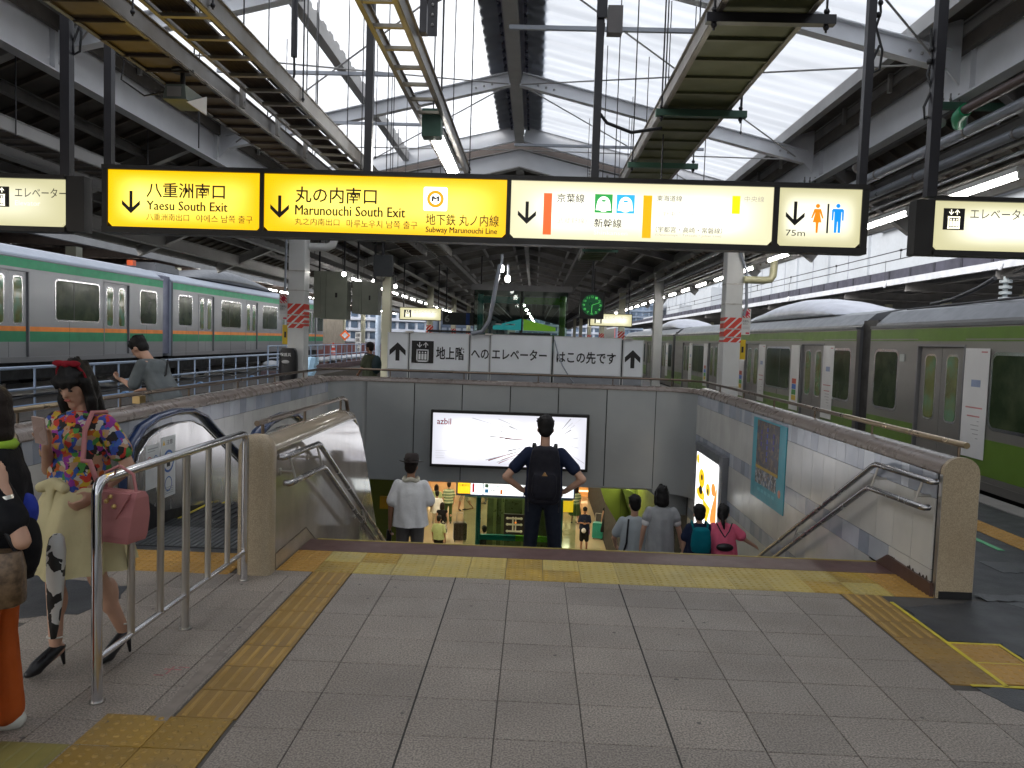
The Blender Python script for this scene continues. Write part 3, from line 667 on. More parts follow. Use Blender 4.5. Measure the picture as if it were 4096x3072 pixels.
for y in (5.52, 6.55, 7.78): m = MB(); m.tube([(-2.0, y, .95), (-2.0, y, 1.08)], .013, 6); m.build('rail_bracket', bronze, GP)

def handrail(X, s, y0, label):
    """two-tier stair handrail; s=+1 wall lies towards +X"""
    t = thing('stair_handrail', (X, y0, .5), label, 'handrail')
    Xl = X-s*.045
    for (xx, za, yb, zb) in ((X, .845, 6.34, .825), (Xl, .655, 6.34, .625)):
        path = [(xx+s*.05, y0+.0, za-.0), (xx+s*.012, y0-.012, za), (xx, y0+.03, za), (xx, yb-.04, zb+.004), (xx, yb+.03, zb-.018), (xx, yb+10.5, zb-.018-10.47*.555)]
        m = MB(); m.tube(path, .0235, 10); m.build('rail', hand_steel, t)
    for y in (y0+.10, 6.26, 8.0, 9.4, 10.8, 12.2):
        dz = 0 if y < 6.34 else -(y-6.34)*.555
        m = MB(); m.tube([(X, y, .825+dz), (Xl, y+.02, .645+dz)], .010, 6)
        m.tube([(X+s*.075, y+.01, .72+dz), ((X+Xl)/2, y+.01, .72+dz)], .011, 6); m.tube([(X+s*.078, y+.01, .72+dz), (X+s*.070, y+.01, .72+dz)], .026, 10)
        m.build('bracket', steel_dull, t)
    return t
handrail(2.885, 1, 5.46, 'double steel handrail fixed to the tiled right wall of the stairs')
handrail(-1.805, -1, 5.46, 'double steel handrail fixed to the polished stone partition on the left')

# ---- escalator
ES = thing('escalator', (-2.9, 7, 0), 'descending escalator with stainless balustrade and navy handrail behind the fence', 'escalator')
def bal(X, th, zt, nm='balustrade'):
    out = arc(6.62, .52, .42, 200, 95, 10)
    pts = [(y, z) for y, z in out]
    pts = [(6.52, .10)]+[(6.26, .28), (6.18, .5), (6.24, .68), (6.40, .80), (6.62, .86), (6.95, .885), (7.25, .87), (7.5, .79), (7.75, .65)]+[(12.3, -1.85-.05), (12.3, -2.75), (7.9, -.30), (7.6, -.10), (7.35, .01), (7.0, .05)]
    m = MB(); m.prism(pts, 'x', X-th/2, X+th/2); o = m.build(nm, steel_bal, ES)
    m = MB(); m.tube([(X+th/2+.003, y, z) for y, z in pts[:10]]+[(X+th/2+.003, 12.3, -1.9)], .009, 6); m.build('edge_moulding', chrome, ES)
    hp = [(6.42, .06), (6.2, .18), (6.10, .40), (6.09, .58), (6.16, .76), (6.34, .90), (6.6, .965), (6.95, .985), (7.28, .965), (7.58, .87), (7.82, .72), (12.3, -1.76)]
    rings = []
    for i, (y, z) in enumerate(hp):
        a = Vector(hp[max(i-1, 0)]); b = Vector(hp[min(i+1, len(hp)-1)]); t = (b-a).normalized(); n_ = Vector((-t.y, t.x))
        rings.append([(X+.058*math.cos(2*PI*k/10), y+n_.x*.034*math.sin(2*PI*k/10), z+n_.y*.034*math.sin(2*PI*k/10)) for k in range(10)])
    m = MB(); m.loft(rings, 0, True, True); m.build('handrail_belt', navy_rubber, ES)
bal(-3.36, .07, .9); bal(-2.34, .07, .9)
m = MB(); m.prism([(6.35, 0), (6.2, .12), (6.3, .3), (6.6, .12), (7.1, .06), (7.5, -.02), (7.9, -.28), (12.3, -2.7), (12.3, -3.2), (7.6, -.6), (7.0, -.1)], 'x', -3.40, -3.30); m.build('skirt_panel', under_black, ES)
m = MB(); m.prism([(6.4, .10), (6.9, .45), (7.3, .45), (7.8, .2), (12.3, -2.4), (12.3, -2.5), (7.7, .1), (6.4, .0)], 'x', -3.70, -3.41); m.build('outer_deck', steel_dull, ES)
m = MB(); m.prism([(6.35, 0), (6.5, .1), (7.1, .06), (7.5, -.02), (7.9, -.28), (12.3, -2.7), (12.3, -3.2), (7.6, -.6), (7.0, -.1)], 'x', -2.38, -2.29); m.build('skirt_panel', under_black, ES)
# floor plates with grooves
pl = mat('escalator_plate', (.16, .17, .18), .38, metal=.7, var=.1); pl2 = mat('escalator_plate_dark', (.035, .038, .042), .4, metal=.4)
m = MB(); m.box(-3.72, -2.12, 5.96, 6.85, -.05, -.004, 1)
for i in range(33): m.box(-3.68+i*.047, -3.645+i*.047, 5.965, 6.55, -.004, .002, 0)
for i in range(33): m.box(-3.68+i*.047, -3.645+i*.047, 6.555, 6.84, -.004, .001, 1)
m.build('comb_plate', [pl, pl2], ES)
for i in range(12):
    z = -.02-.0*i if i < 2 else -.19*(i-1.5); y = 6.85+.38*i; m = MB(); m.box(-3.29, -2.38, y, y+.37, z-.3, z)
    for k in range(12): m.box(-3.28+k*.075, -3.25+k*.075, y+.004, y+.366, z, z+.008)
    m.box(-3.289, -3.262, y, y+.37, z+.0085, z+.013, 1); m.build('escalator_step', [pl2, paint_yellow], ES)
stk = mat('sticker_white', (.62, .64, .64), .4)
m = MB(); m.box(-3.3245, -3.3225, 6.36, 6.60, .35, .74); m.build('safety_sticker', stk, ES); m = MB(); m.box(-3.3245, -3.3225, 6.63, 6.90, .22, .78); m.build('safety_sticker', stk, ES)
sb = mat('sticker_blue', (.03, .12, .38), .4); sr = mat('sticker_red', (.5, .06, .05), .4); sy = mat('sticker_amber', (.7, .45, .02), .4)
def ring(X, y, z, r, w, m_, nm='printed_ring'):
    m = MB(); n = 20; vs = []
    for k in range(n): a = 2*PI*k/n; vs += [(X, y+r*math.cos(a), z+r*math.sin(a)), (X, y+(r-w)*math.cos(a), z+(r-w)*math.sin(a))]
    m.add(vs, [(2*k, 2*((k+1) % n), 2*((k+1) % n)+1, 2*k+1) for k in range(n)]); m.build(nm, m_, ES)
ring(-3.3215, 6.765, .55, .105, .022, sb); ring(-3.3215, 6.765, .34, .07, .012, sb); ring(-3.3215, 6.42, .60, .04, .008, sr); ring(-3.3215, 6.53, .60, .04, .008, sb)
m = MB(); m.ell((-3.3215, 6.765, .60), (.001, .022, .022)); m.box(-3.3222, -3.3212, 6.735, 6.795, .50, .575); m.build('person_symbol', black_print, ES)
m = MB(); m.prism([(6.655, .705), (6.70, .705), (6.6775, .75)], 'x', -3.3222, -3.3212); m.build('warning_triangle', sy, ES)
text('注意', 6.72, 6.84, .705, .75, -3.3205, black_print, ES, plane='x')
m = MB()
for k in range(4): m.box(-3.3222, -3.3212, 6.66, 6.86, .25+k*.018, .256+k*.018)
m.box(-3.3222, -3.3212, 6.39, 6.57, .70, .712); m.box(-3.3222, -3.3212, 6.39, 6.52, .68, .688); m.build('fine_print', mat('sticker_grey', (.3, .32, .33), .5), ES)

# ---- steel fence in front
FE = thing('steel_barrier', (-2.0, 4.3, 0), 'polished tubular steel barrier with uprights standing left of the stairs', 'railing')
m = MB(); m.tube([(-2.0, 3.39, 0), (-2.0, 3.39, .985), (-2.0, 3.398, 1.02), (-2.0, 3.42, 1.042), (-2.0, 3.46, 1.05), (-2.0, 5.12, 1.05), (-2.0, 5.165, 1.042), (-2.0, 5.185, 1.02), (-2.0, 5.19, .985), (-2.0, 5.19, 0)], .0245, 14); m.build('top_rail', chrome, FE)
for y in (4.29,): m = MB(); m.tube([(-2.0, y, 0), (-2.0, y, 1.03)], .022, 12); m.build('post', steel_dull, FE)
for y in (3.69, 3.99, 4.59, 4.89): m = MB(); m.tube([(-2.0, y, .21), (-2.0, y, 1.03)], .0185, 12); m.build('baluster', steel_dull, FE)
m = MB(); m.tube([(-2.0, 3.41, .205), (-2.0, 5.17, .205)], .0165, 10); m.build('bottom_rail', chrome, FE)
for y in (3.39, 4.29, 5.19): m = MB(); m.tube([(-2.0, y, .0005), (-2.0, y, .006)], .036, 14); m.build('base_ring', steel_dull, FE)
# ================================================================ ROOF STRUCTURE
# translucent sheet roof on steel frames, ridge at x -0.42
XR = -.42; ZR = 5.95; SL = .238
poly = bpy.data.materials.new('translucent_sheet'); poly.use_nodes = True
nt = poly.node_tree; N = nt.nodes; L = nt.links; N.clear()
out = N.new('ShaderNodeOutputMaterial'); tr = N.new('ShaderNodeBsdfTranslucent'); di = N.new('ShaderNodeBsdfDiffuse'); mx = N.new('ShaderNodeMixShader'); mx.inputs[0].default_value = .18
nz = N.new('ShaderNodeTexNoise'); nz.inputs['Scale'].default_value = .7; nz.inputs['Detail'].default_value = 5; g_ = N.new('ShaderNodeNewGeometry'); mp_ = N.new('ShaderNodeMapping'); mp_.inputs['Scale'].default_value = (.5, 4, 1); L.new(g_.outputs['Position'], mp_.inputs[0]); L.new(mp_.outputs[0], nz.inputs['Vector'])
mr_ = N.new('ShaderNodeMapRange'); L.new(nz.outputs['Fac'], mr_.inputs[0]); mr_.inputs['From Min'].default_value = .3; mr_.inputs['From Max'].default_value = .7; mr_.inputs['To Min'].default_value = .76; mr_.inputs['To Max'].default_value = 1.0
vm_ = N.new('ShaderNodeVectorMath'); vm_.operation = 'SCALE'; vm_.inputs[0].default_value = (.76, .79, .83); L.new(mr_.outputs[0], vm_.inputs['Scale'])
L.new(vm_.outputs[0], tr.inputs['Color']); di.inputs['Color'].default_value = (.7, .75, .8, 1)
L.new(tr.outputs[0], mx.inputs[1]); L.new(di.outputs[0], mx.inputs[2]); L.new(mx.outputs[0], out.inputs[0])
RF = thing('glazed_canopy', (XR, 5, 5.9), 'gabled platform canopy of corrugated translucent sheets on white steel frames', 'roof')
def zroof(x): return ZR-SL*abs(x-XR)
per = .30; amp = .016
def corr(x0, x1, y0, y1, mt, nm='roof_sheet', off=.02, par=RF, zf=None):
    zf = zf or zroof; m = MB(); n = round((y1-y0)/(per/4)); ys = [y0+i*per/4 for i in range(n+1)]; h = [0, 0, amp, amp]
    prof = [(y0+i*per/8, amp*.5*(1-math.cos(2*PI*i/8))) for i in range(int(round((y1-y0)/(per/8)))+1)]
    vs = [(x, y, zf(x)+off+z) for x in (x0, x1) for y, z in prof]; k = len(prof)
    m.add(vs, [(i, i+1, k+i+1, k+i) for i in range(k-1)], 0, True); return m.build(nm, mt, par)
for i in range(-12, 13):
    y0 = 3.3+i*.9
    for s in (-1, 1):
        xa, xb = XR+s*.17, XR+s*4.16
        corr(min(xa, xb), max(xa, xb), y0, y0+.9, poly)
# dark toothed closures beside the ridge and at the eaves
clos = mat('closure_strip_dark', (.035, .035, .06), .7)
for s in (-1, 1):
    for xx, w in ((XR+s*.165, .02), (XR+s*4.16, .05)):
        m = MB(); y = -7.5
        while y < 15.2:
            z = zroof(xx)+.015; m.prism([(y, z-.03), (y+.02, z+.08), (y+.16, z+.08), (y+.18, z-.03)], 'x', xx-w, xx+w); y += per
        m.build('closure_strip', clos, RF, kind='stuff')
m = MB(); m.prism([(XR-.42, zroof(XR-.42)+amp+.025), (XR, ZR+amp+.03), (XR+.42, zroof(XR+.42)+amp+.025), (XR, ZR+amp+.06)], 'y', -8, 15.3); m.build('ridge_cap', mat('ridge_cap', (.22, .22, .27), .6), RF)
m = MB(); m.ibeam((XR, -8, 5.74), (XR, 15.2, 5.74), .17, .22, .014); m.build('ridge_beam', white_steel2, RF)
# rafters and brackets
for y in (-4.03, -.13, 3.77, 7.67, 11.57):
    for s in (-1, 1):
        m = MB(); m.ibeam((XR+s*.09, y, zroof(XR)-.27), (XR+s*4.38, y, zroof(XR+4.38)-.27), .12, .20, .012); o = m.build('rafter', white_steel, RF)
        if y > 0:
            b = MB()
            for bx in (.35, .47, .59): b.ell((XR+s*bx, y-.012, zroof(XR+bx)-.27), (.018, .014, .018), 0, 8, 4)
            for bx in (4.0, 4.12): b.ell((XR+s*bx, y-.012, zroof(XR+bx)-.27), (.018, .014, .018), 0, 8, 4)
            b.build('bolt_row', white_steel2, o, kind='stuff')
        m = MB(); xg = XR+s*4.60
        m.prism([(xg-s*.10, 4.40), (xg-s*.10, 5.04), (xg-s*.50, 4.90), (xg-s*.46, 4.80)], 'y', y-.012, y+.012); m.build('haunch_plate', white_steel, RF)
# end frame of the translucent part
for s in (-1, 1):
    m = MB(); m.ibeam((XR+s*.09, 15.1, zroof(XR)-.12), (XR+s*4.6, 15.1, zroof(XR+4.6)-.12), .10, .30, .012); m.build('end_beam', white_steel, RF)
    m = MB(); m.beam((XR, 15.15, ZR+.03), (XR+s*4.6, 15.15, zroof(XR+4.6)+.03), .12, .05); m.build('end_flashing', white_steel, RF)
# intermediate purlins (seen edge-on, grey, toothed top) and bracing rods
for s in (-1, 1):
    m = MB(); x = XR+s*2.25; m.beam((x, -8, zroof(x)-.09), (x, 15.1, zroof(x)-.09), .12, .16)
    y = -7.5
    while y < 15: m.prism([(y, zroof(x)-.02), (y+.02, zroof(x)+.03), (y+.15, zroof(x)+.03), (y+.17, zroof(x)-.02)], 'x', x-.06, x+.06); y += per
    m.build('purlin', white_steel2, RF)
    m = MB(); x = XR+s*4.06; m.beam((x, -8, zroof(x)-.08), (x, 15.1, zroof(x)-.08), .10, .15); m.build('purlin', white_steel2, RF)
    for y in (-.13, 3.77, 7.67, 11.57):
        m = MB(); a = (XR+s*.1, y, zroof(XR+.1)-.33); b = (XR+s*4.2, y+3.8, zroof(XR+4.2)-.33); m.tube([a, b], .011, 5); m.build('bracing_rod', white_steel2, RF)
        m = MB(); a = (XR+s*4.2, y, zroof(XR+4.2)-.35); b = (XR+s*.1, y+3.8, zroof(XR+.1)-.35); m.tube([a, b], .011, 5); m.build('bracing_rod', white_steel2, RF)

# main girders, columns, portal frame
GI = thing('canopy_girders', (XR, 10, 4.5), 'deep white steel girders carrying both sides of the platform canopy', 'girder')
for s, X in ((-1, -5.02), (1, 4.24)):
    m = MB(); m.ibeam((X, -10, 4.57), (X, 15.3, 4.57), .15, .46, .02); m.build('girder', white_steel, GI)
    for y in (-.13, 3.77, 7.67, 11.57):
        m = MB(); m.box(X-.065, X+.065, y-.01, y+.01, 4.37, 4.77); m.build('stiffener', white_steel, GI)
    m = MB(); m.ibeam((X, 15.7, 4.45), (X, 130, 4.45), .26, .40, .02); m.build('girder', white_steel2, GI)
PF = thing('portal_frame', (XR, 15.5, 0), 'white haunched steel portal frame spanning the platform under the ridge', 'frame')
for s in (-1, 1):
    X = -4.90 if s < 0 else 3.99
    m = MB(); m.prism([(XR, 5.26), (XR, 5.60), (XR+s*1.6, 5.22), (XR+s*1.6, 4.86)], 'y', 15.44, 15.56); m.build('frame_head', white_steel, PF)
    m = MB(); m.prism([(XR+s*1.61, 4.86), (XR+s*1.61, 5.22), (X, 4.62), (X, 4.05), (X-s*.35, 4.10)], 'y', 15.44, 15.56); m.build('frame_arm', white_steel, PF)
    m = MB(); m.beam((XR, 15.5, 5.255), (XR+s*1.6, 15.5, 4.855), .22, .02); m.beam((XR, 15.5, 5.61), (XR+s*4.4, 15.5, 4.62), .22, .02); m.build('frame_flange', white_steel2, PF)
    b = MB()
    for i in range(2):
        for k in range(5): b.ell((XR+s*(1.42+.36*i), 15.435, 4.98+.06*k-.05*i*2), (.025, .015, .025), 0, 8, 4)
    for i in range(5): b.ell((XR+s*(1.35+.12*i), 15.45, 4.80-.03*i), (.02, .02, .03), 0, 6, 4)
    b.build('bolt_row', white_steel2, PF, kind='stuff')
redwhite = stripes('hazard_stripes', (.62, .05, .03), (.70, .68, .66), .17, .26, (1, 0, -1.0))
def column(X, Y, w, mt, label, grp=None, ztop=4.4, haz=True, det=True):
    t = thing('platform_column', (X, Y, 0), label, 'column', grp)
    m = MB(); c = .012; m.prism([(X-w/2+c, Y-w/2), (X+w/2-c, Y-w/2), (X+w/2, Y-w/2+c), (X+w/2, Y+w/2-c), (X+w/2-c, Y+w/2), (X-w/2+c, Y+w/2), (X-w/2, Y+w/2-c), (X-w/2, Y-w/2+c)], 'z', 0, ztop); m.build('shaft', mt, t)
    if haz: m = MB(); m.box(X-w/2-.004, X+w/2+.004, Y-w/2-.004, Y+w/2+.004, 1.86, 2.36); m.build('hazard_band', redwhite, t)
    if det:
        for z in (.95, 1.95, 2.12, 2.62, 3.02, 3.7):
            m = MB(); m.box(X-w/2-.008, X+w/2+.008, Y-w/2-.008, Y+w/2+.008, z, z+.02); m.box(X-.03, X+.03, Y-w/2-.02, Y-w/2-.008, z-.005, z+.025); m.build('strap', steel_dull, t)
    return t
CL = column(-4.90, 15.5, .34, col_white, 'white square column with red and white band beside the green striped train')
CR = column(3.99, 15.5, .34, col_white, 'white square column with red and white band beside the lime green train')
sign_w = mat('notice_white', (.62, .62, .60), .5)
for t, X, s in ((CL, -4.90, -1), (CR, 3.99, 1)):
    xa = X+s*.18; xb = X+s*.36
    m = MB(); m.box(xa, xb, 15.36, 15.375, 2.02, 2.55); m.build('notice_plate', sign_w, t)
    m = MB(); m.box(min(xa, xb)+.02, max(xa, xb)-.02, 15.352, 15.358, 2.36, 2.54); m.build('notice_symbol', stripes('notice_check', (.6, .05, .04), (.66, .63, .6), .06, .45, (1, 0, 1.0)), t)
    m = MB(); m.ell(((xa+xb)/2, 15.35, 2.45), (.045, .003, .05)); m.build('pressing_hand_symbol', red_print, t)
    text('列車停止\nボタン', min(xa, xb)+.025, max(xa, xb)-.025, 2.22, 2.32, 15.356, black_print, t)
    m = MB()
    for k in range(3): m.box(min(xa, xb)+.02, max(xa, xb)-.03, 15.352, 15.358, 2.14+k*.018, 2.146+k*.018)
    m.box((xa+xb)/2, max(xa, xb)-.02, 15.352, 15.358, 2.04, 2.07, 1); m.build('fine_print', [grey_print, red_print], t)
    m = MB(); m.box(min(xa, xa+s*.11), max(xa, xa+s*.11), 15.38, 15.48, 1.52, 1.92); m.build('button_box', mat('yellow_box_paint', (.62, .42, .01), .4), t)
    m = MB(); m.box(xa+s*.03, xa+s*.07, 15.37, 15.379, 1.66, 1.78); m.build('button', black_print, t)
# black cover box on the left column
m = MB(); rings = []
for z, w in ((.74, .12), (.78, .155), (.86, .175), (1.0, .18), (1.3, .175), (1.40, .155), (1.45, .12)): rings.append([(-5.0+w*math.copysign(abs(math.cos(a))**.45, math.cos(a)), 15.22-.13*math.copysign(abs(math.sin(a))**.6, math.sin(a)), z) for a in [2*PI*k/20+.1 for k in range(20)]])
m.loft(rings, 0, True, True); o = m.build('protective_gear_box', leather_black, CL)
text('保護具', -5.13, -4.91, 1.28, 1.35, 15.085, white_print, CL); m = MB(); m.ell((-5.02, 15.088, 1.17), (.08, .004, .035)); m.build('oval_badge', mat('badge_grey', (.35, .35, .35), .4), CL)
m = MB(); m.tube([(4.18, 15.4, 4.3), (4.05, 15.3, 3.7), (4.2, 15.3, 3.3), (4.24, 15.32, 2.6), (4.2, 15.33, 2.4)], .03, 6); m.build('conduit', grey_pipe, CR)
m = MB(); m.tube([(-5.1, 15.3, 4.2), (-5.12, 15.3, 2.6)], .025, 6); m.build('conduit', grey_pipe, CL)
for Y in (26.6, 37.6, 48.6, 59.6, 70.6, 81.6):
    n = {26.6: 'second', 37.6: 'third', 48.6: 'fourth', 59.6: 'fifth', 70.6: 'sixth', 81.6: 'seventh'}[Y]
    for X, sd in ((-5.25, 'left'), (4.3, 'right')):
        column(X, Y, .30, col_cream if sd == 'left' or Y > 30 else col_white, 'cream platform column, %s in the row along the %s edge' % (n, sd), 'platform columns down the %s edge' % sd, 4.3, Y > 30, False)

# side canopies (dark underside with purlins)
SR = thing('side_canopy', (5.0, 10, 4.2), 'dark sloping canopy underside along the right platform edge', 'roof')
SLc = thing('side_canopy', (-6.4, 10, 4.2), 'dark sloping canopy underside along the left platform edge', 'roof')
def zs(x): return (5.05-(x-4.1)*.78) if x > 0 else (5.05+(x+4.95)*.42)
for (par, xa, xb) in ((SR, 4.40, 5.62), (SLc, -8.3, -5.15)):
    m = MB(); m.add([(xa, -15, zs(xa)), (xb, -15, zs(xb)), (xb, 130, zs(xb)), (xa, 130, zs(xa)), (xa, -15, zs(xa)+.05), (xb, -15, zs(xb)+.05), (xb, 130, zs(xb)+.05), (xa, 130, zs(xa)+.05)], [(0,3,2,1),(4,5,6,7),(0,1,5,4),(1,2,6,5),(2,3,7,6),(3,0,4,7)])
    m.build('deck', roof_dark, par)
    m = MB(); n = 0; y = 2
    while y < 60:
        m.beam((xa, y, zs(xa)-.035), (xb, y, zs(xb)-.035), .04, .05); y += .45
    m.build('corrugation_ribs', roof_brown, par, kind='stuff')
    k = 5 if par is SLc else 3
    for i in range(k):
        x = xa+(xb-xa)*(i+.5)/k; m = MB(); m.ibeam((x, -15, zs(x)-.14), (x, 90, zs(x)-.14), .09, .13, .01); m.build('purlin', purlin_grey, par)
    for y in (3.77, 7.67, 11.57, 15.5, 19.4, 26.6, 33, 37.6):
        m = MB(); m.ibeam((xa, y, zs(xa)-.30), (xb, y, zs(xb)-.25), .12, .22, .012); m.build('cantilever_arm', purlin_grey if par is SR else white_steel2, par)
m = MB(); m.box(5.60, 5.66, -15, 130, 3.74, 4.0); m.build('gutter', purlin_grey, SR)
m = MB(); m.box(-8.36, -8.28, -15, 130, 3.40, 3.72); m.build('gutter', white_steel2, SLc)
m = MB(); m.ibeam((-6.6, -12, 3.98), (-6.6, 90, 3.98), .16, .34, .016); m.build('edge_girder', white_steel2, SLc)
m = MB(); m.ibeam((-7.7, -12, 3.55), (-7.7, 90, 3.55), .14, .26, .016); m.build('edge_girder', white_steel2, SLc)
# grey gap between glazing eave and girder
for par, X in ((SR, 4.15), (SLc, -4.93)):
    m = MB(); s_ = 1 if X > 0 else -1; m.box(X-.03, X+.03, -10, 15.2, 4.74, 5.12); m.box(X-s_*.48, X-s_*.04, -10, 15.2, 5.03, 5.05); m.build('dark_fascia', roof_dark, par)
for par, X, s in ((SR, 4.06, 1), (SLc, -4.86, -1)):
    for y in [i*1.3 for i in range(-2, 12)]:
        m = MB(); m.box(X-.02, X+.02, y, y+.05, 4.80, 5.02); m.build('post_strut', white_steel2, par)
    m = MB(); m.beam((X+s*.05, -10, 4.93), (X+s*.05, 15.2, 4.93), .04, .10); m.build('eave_channel', purlin_grey, par)

# solid canopy beyond the glazing
FR = thing('solid_canopy', (XR, 60, 5.2), 'dark solid gabled canopy over the far half of the platform', 'roof')
m = MB()
for s in (-1, 1): m.prism([(XR, 5.58), (XR, 5.64), (XR+s*4.9, 4.55), (XR+s*4.9, 4.49)], 'y', 15.6, 130)
m.build('deck', roof_dark, FR)
m = MB(); m.prism([(XR-4.9, 4.5), (XR, 5.6), (XR+4.9, 4.5), (XR+4.6, 4.86), (XR, 5.92), (XR-4.6, 4.86)], 'y', 15.58, 15.66); m.build('gable_closure', mat('gable_dark', (.10, .085, .08), .8), FR)
for y in [19.4+3.9*i for i in range(14)]:
    for s in (-1, 1): m = MB(); m.ibeam((XR, y, 5.42), (XR+s*4.6, y, 4.40), .12, .2, .012); m.build('rafter', purlin_grey, FR)
for s in (-1, 1):
    for k in range(4): x = XR+s*(.5+1.1*k); m = MB(); m.beam((x, 15.7, 5.5-.224*abs(x-XR)), (x, 90, 5.5-.224*abs(x-XR)), .07, .1); m.build('purlin', purlin_grey, FR)
m = MB(); m.ibeam((XR, 15.6, 5.35), (XR, 90, 5.35), .15, .22, .014); m.build('ridge_beam', purlin_grey, FR)
# ================================================================ CABLE TRAYS, HANGERS, PIPES
ZT = 3.40
def rungs(t, x0, x1, y0, y1, sp, w, h, mt, z, nm='rung'):
    b = MB(); b.box(-(x1-x0)/2, (x1-x0)/2, -w/2, w/2, -h/2, h/2); me = b.mesh(nm, mt, rec=False)[0]; y = y0
    while y < y1: link(nm, me, t, ((x0+x1)/2, y, z)); y += sp
def siderails(t, x0, x1, y0, y1, mt, h=.09, z=ZT):
    for x, s in ((x0, -1), (x1, 1)):
        m = MB(); m.box(x-.006, x+.006, y0, y1, z-.01, z+h); m.box(x-.02, x+.02, y0, y1, z+h, z+h+.006); m.box(min(x, x-s*.025), max(x, x-s*.025), y0, y1, z-.016, z-.01); m.build('side_rail', mt, t)
def rods(t, xs_, ys, z0, r=.006, top=None):
    for y in ys:
        for x in xs_:
            zt = (zroof(x)-.02 if -5 < x < 4.2 else zs(x)) if top is None else top
            m = MB(); m.tube([(x, y, z0), (x, y, zt)], r, 5); m.ell((x, y, z0+.02), .014, 0, 6, 4); m.build('hanger_rod', pole_paint, t)
TA = thing('cable_tray', (-2.35, 9, ZT), 'wide cable tray with flat plated underside, leftmost of the overhead pair at upper left', 'cable tray')
siderails(TA, -2.52, -2.22, 1.5, 15.2, zinc); m = MB(); m.box(-2.515, -2.225, 1.5, 15.2, ZT, ZT+.004); m.build('bottom_plate', tray_brown, TA)
rungs(TA, -2.51, -2.23, 2.3, 15.0, .248, .012, .02, tray_dark, ZT-.012, 'plate_joint')
rods(TA, (-2.53, -2.17), (4.0, 5.5, 7.0, 8.5, 11, 13.5), ZT)
for y in (5.5, 6.25, 7.0, 8.5): m = MB(); m.box(-2.185, -2.16, y-.03, y+.03, ZT-.02, ZT+.12); m.build('rail_clamp', zinc, TA)
TB = thing('cable_tray', (-1.9, 9, ZT), 'cable tray of rungs with dark corrugated liner, second from upper left', 'cable tray')
siderails(TB, -2.02, -1.72, 1.5, 15.2, zinc); rungs(TB, -2.01, -1.73, 2.2, 15.0, .295, .03, .02, rung_zinc, ZT-.005)
m = MB(); k = 0
for i in range(8): x = -1.995+i*.022; m.prism([(x, ZT+.01), (x+.008, ZT+.025), (x+.017, ZT+.025), (x+.025, ZT+.01), (x+.017, ZT+.03), (x+.008, ZT+.03)], 'y', 1.5, 15.2)
m.build('corrugated_liner', tray_dark, TB)
for i, x in enumerate((-1.80, -1.78, -1.765)): m = MB(); m.tube([(x+.01*math.sin(y*2+i), y, ZT+.03+.012*(i % 2)) for y in [1.5+k*.5 for k in range(28)]], .010, 6); m.build('cable', cable_black, TB)
rods(TB, (-1.70,), (3.9, 5.4, 8.4, 13), ZT); rods(TB, (-2.04,), (6.9, 10.5), ZT)
TC = thing('cable_ladder', (-.82, 7, ZT), 'narrow open cable ladder lit yellow running over the sign towards the ridge', 'cable tray')
siderails(TC, -.925, -.72, 1.5, 7.75, zinc, .07); rungs(TC, -.92, -.725, 2.25, 7.7, .302, .028, .02, rung_zinc, ZT)
for i, x in enumerate((-.74, -.755)): m = MB(); m.tube([(x+.012*math.sin(y*3+i*2), y, ZT+.04+.02*i) for y in [1.5+k*.25 for k in range(25)]], .011, 6); m.build('cable', cable_black, TC)
rods(TC, (-.94,), (6.6,), ZT); rods(TC, (-.705,), (7.6,), ZT)
TD = thing('cable_tray', (1.06, 8, ZT), 'broad perforated plate cable tray right of the ridge on hung crossbars', 'cable tray')
siderails(TD, .83, 1.29, 1.5, 15.2, zinc, .07); m = MB(); m.box(.84, 1.28, 1.5, 15.2, ZT+.003, ZT+.008); m.build('perforated_plate', tray_green, TD)
perf = mat('perforation_grain', (.12, .10, .06), .6)
rungs(TD, .835, 1.285, 2.1, 15.0, .29, .028, .016, mat('tray_rib_green', (.15, .16, .09), .5, metal=.2), ZT-.004, 'cross_rib')
for y in (3.78, 5.30, 6.84, 8.4, 10, 11.6, 13.2):
    m = MB(); m.box(.78, 1.40, y-.022, y+.022, ZT-.065, ZT-.02); m.build('crossbar', green_paint if y > 5 else pole_paint, TD)
    for x in (.82, 1.36): m = MB(); m.tube([(x, y, ZT-.10), (x, y, zroof(x)-.05)], .006, 5); m.ell((x, y, ZT-.075), .016, 0, 6, 4); m.ell((x, y, ZT+.0), .016, 0, 6, 4); m.build('hanger_rod', pole_paint, TD)
# continuation below the solid roof
for X, w, lab in ((-2.35, .32, 'plated cable tray carrying on under the dark far roof, left of the ridge'), (1.2, .5, 'plated cable tray carrying on under the dark far roof, right of the ridge')):
    t = thing('cable_tray', (X, 30, 3.9), lab, 'cable tray'); siderails(t, X-w/2, X+w/2, 15.8, 70, purlin_grey, .08, 3.75); m = MB(); m.box(X-w/2, X+w/2, 15.8, 70, 3.75, 3.755); m.build('bottom_plate', roof_brown, t); rungs(t, X-w/2, X+w/2, 16, 45, .5, .04, .03, purlin_grey, 3.74, 'cross_rib')
TE = thing('cable_tray', (-5.55, 10, 3.72), 'long ribbed cable tray hanging beneath the left side canopy over the white column', 'cable tray')
siderails(TE, -5.78, -5.34, 1.5, 60, white_steel2, .12, 3.70); m = MB(); m.box(-5.77, -5.35, 1.5, 60, 3.70, 3.705); m.build('bottom_plate', roof_brown, TE); rungs(TE, -5.77, -5.35, 3, 40, .3, .02, .03, purlin_grey, 3.69, 'cross_rib')
for y in [5+2.6*i for i in range(12)]:
    for x in (-5.80, -5.32): m = MB(); m.tube([(x, y, 3.66), (x, y, zs(x) if x < -5.15 else 4.6)], .007, 5); m.build('hanger_rod', pole_paint, TE)
random.seed(21)
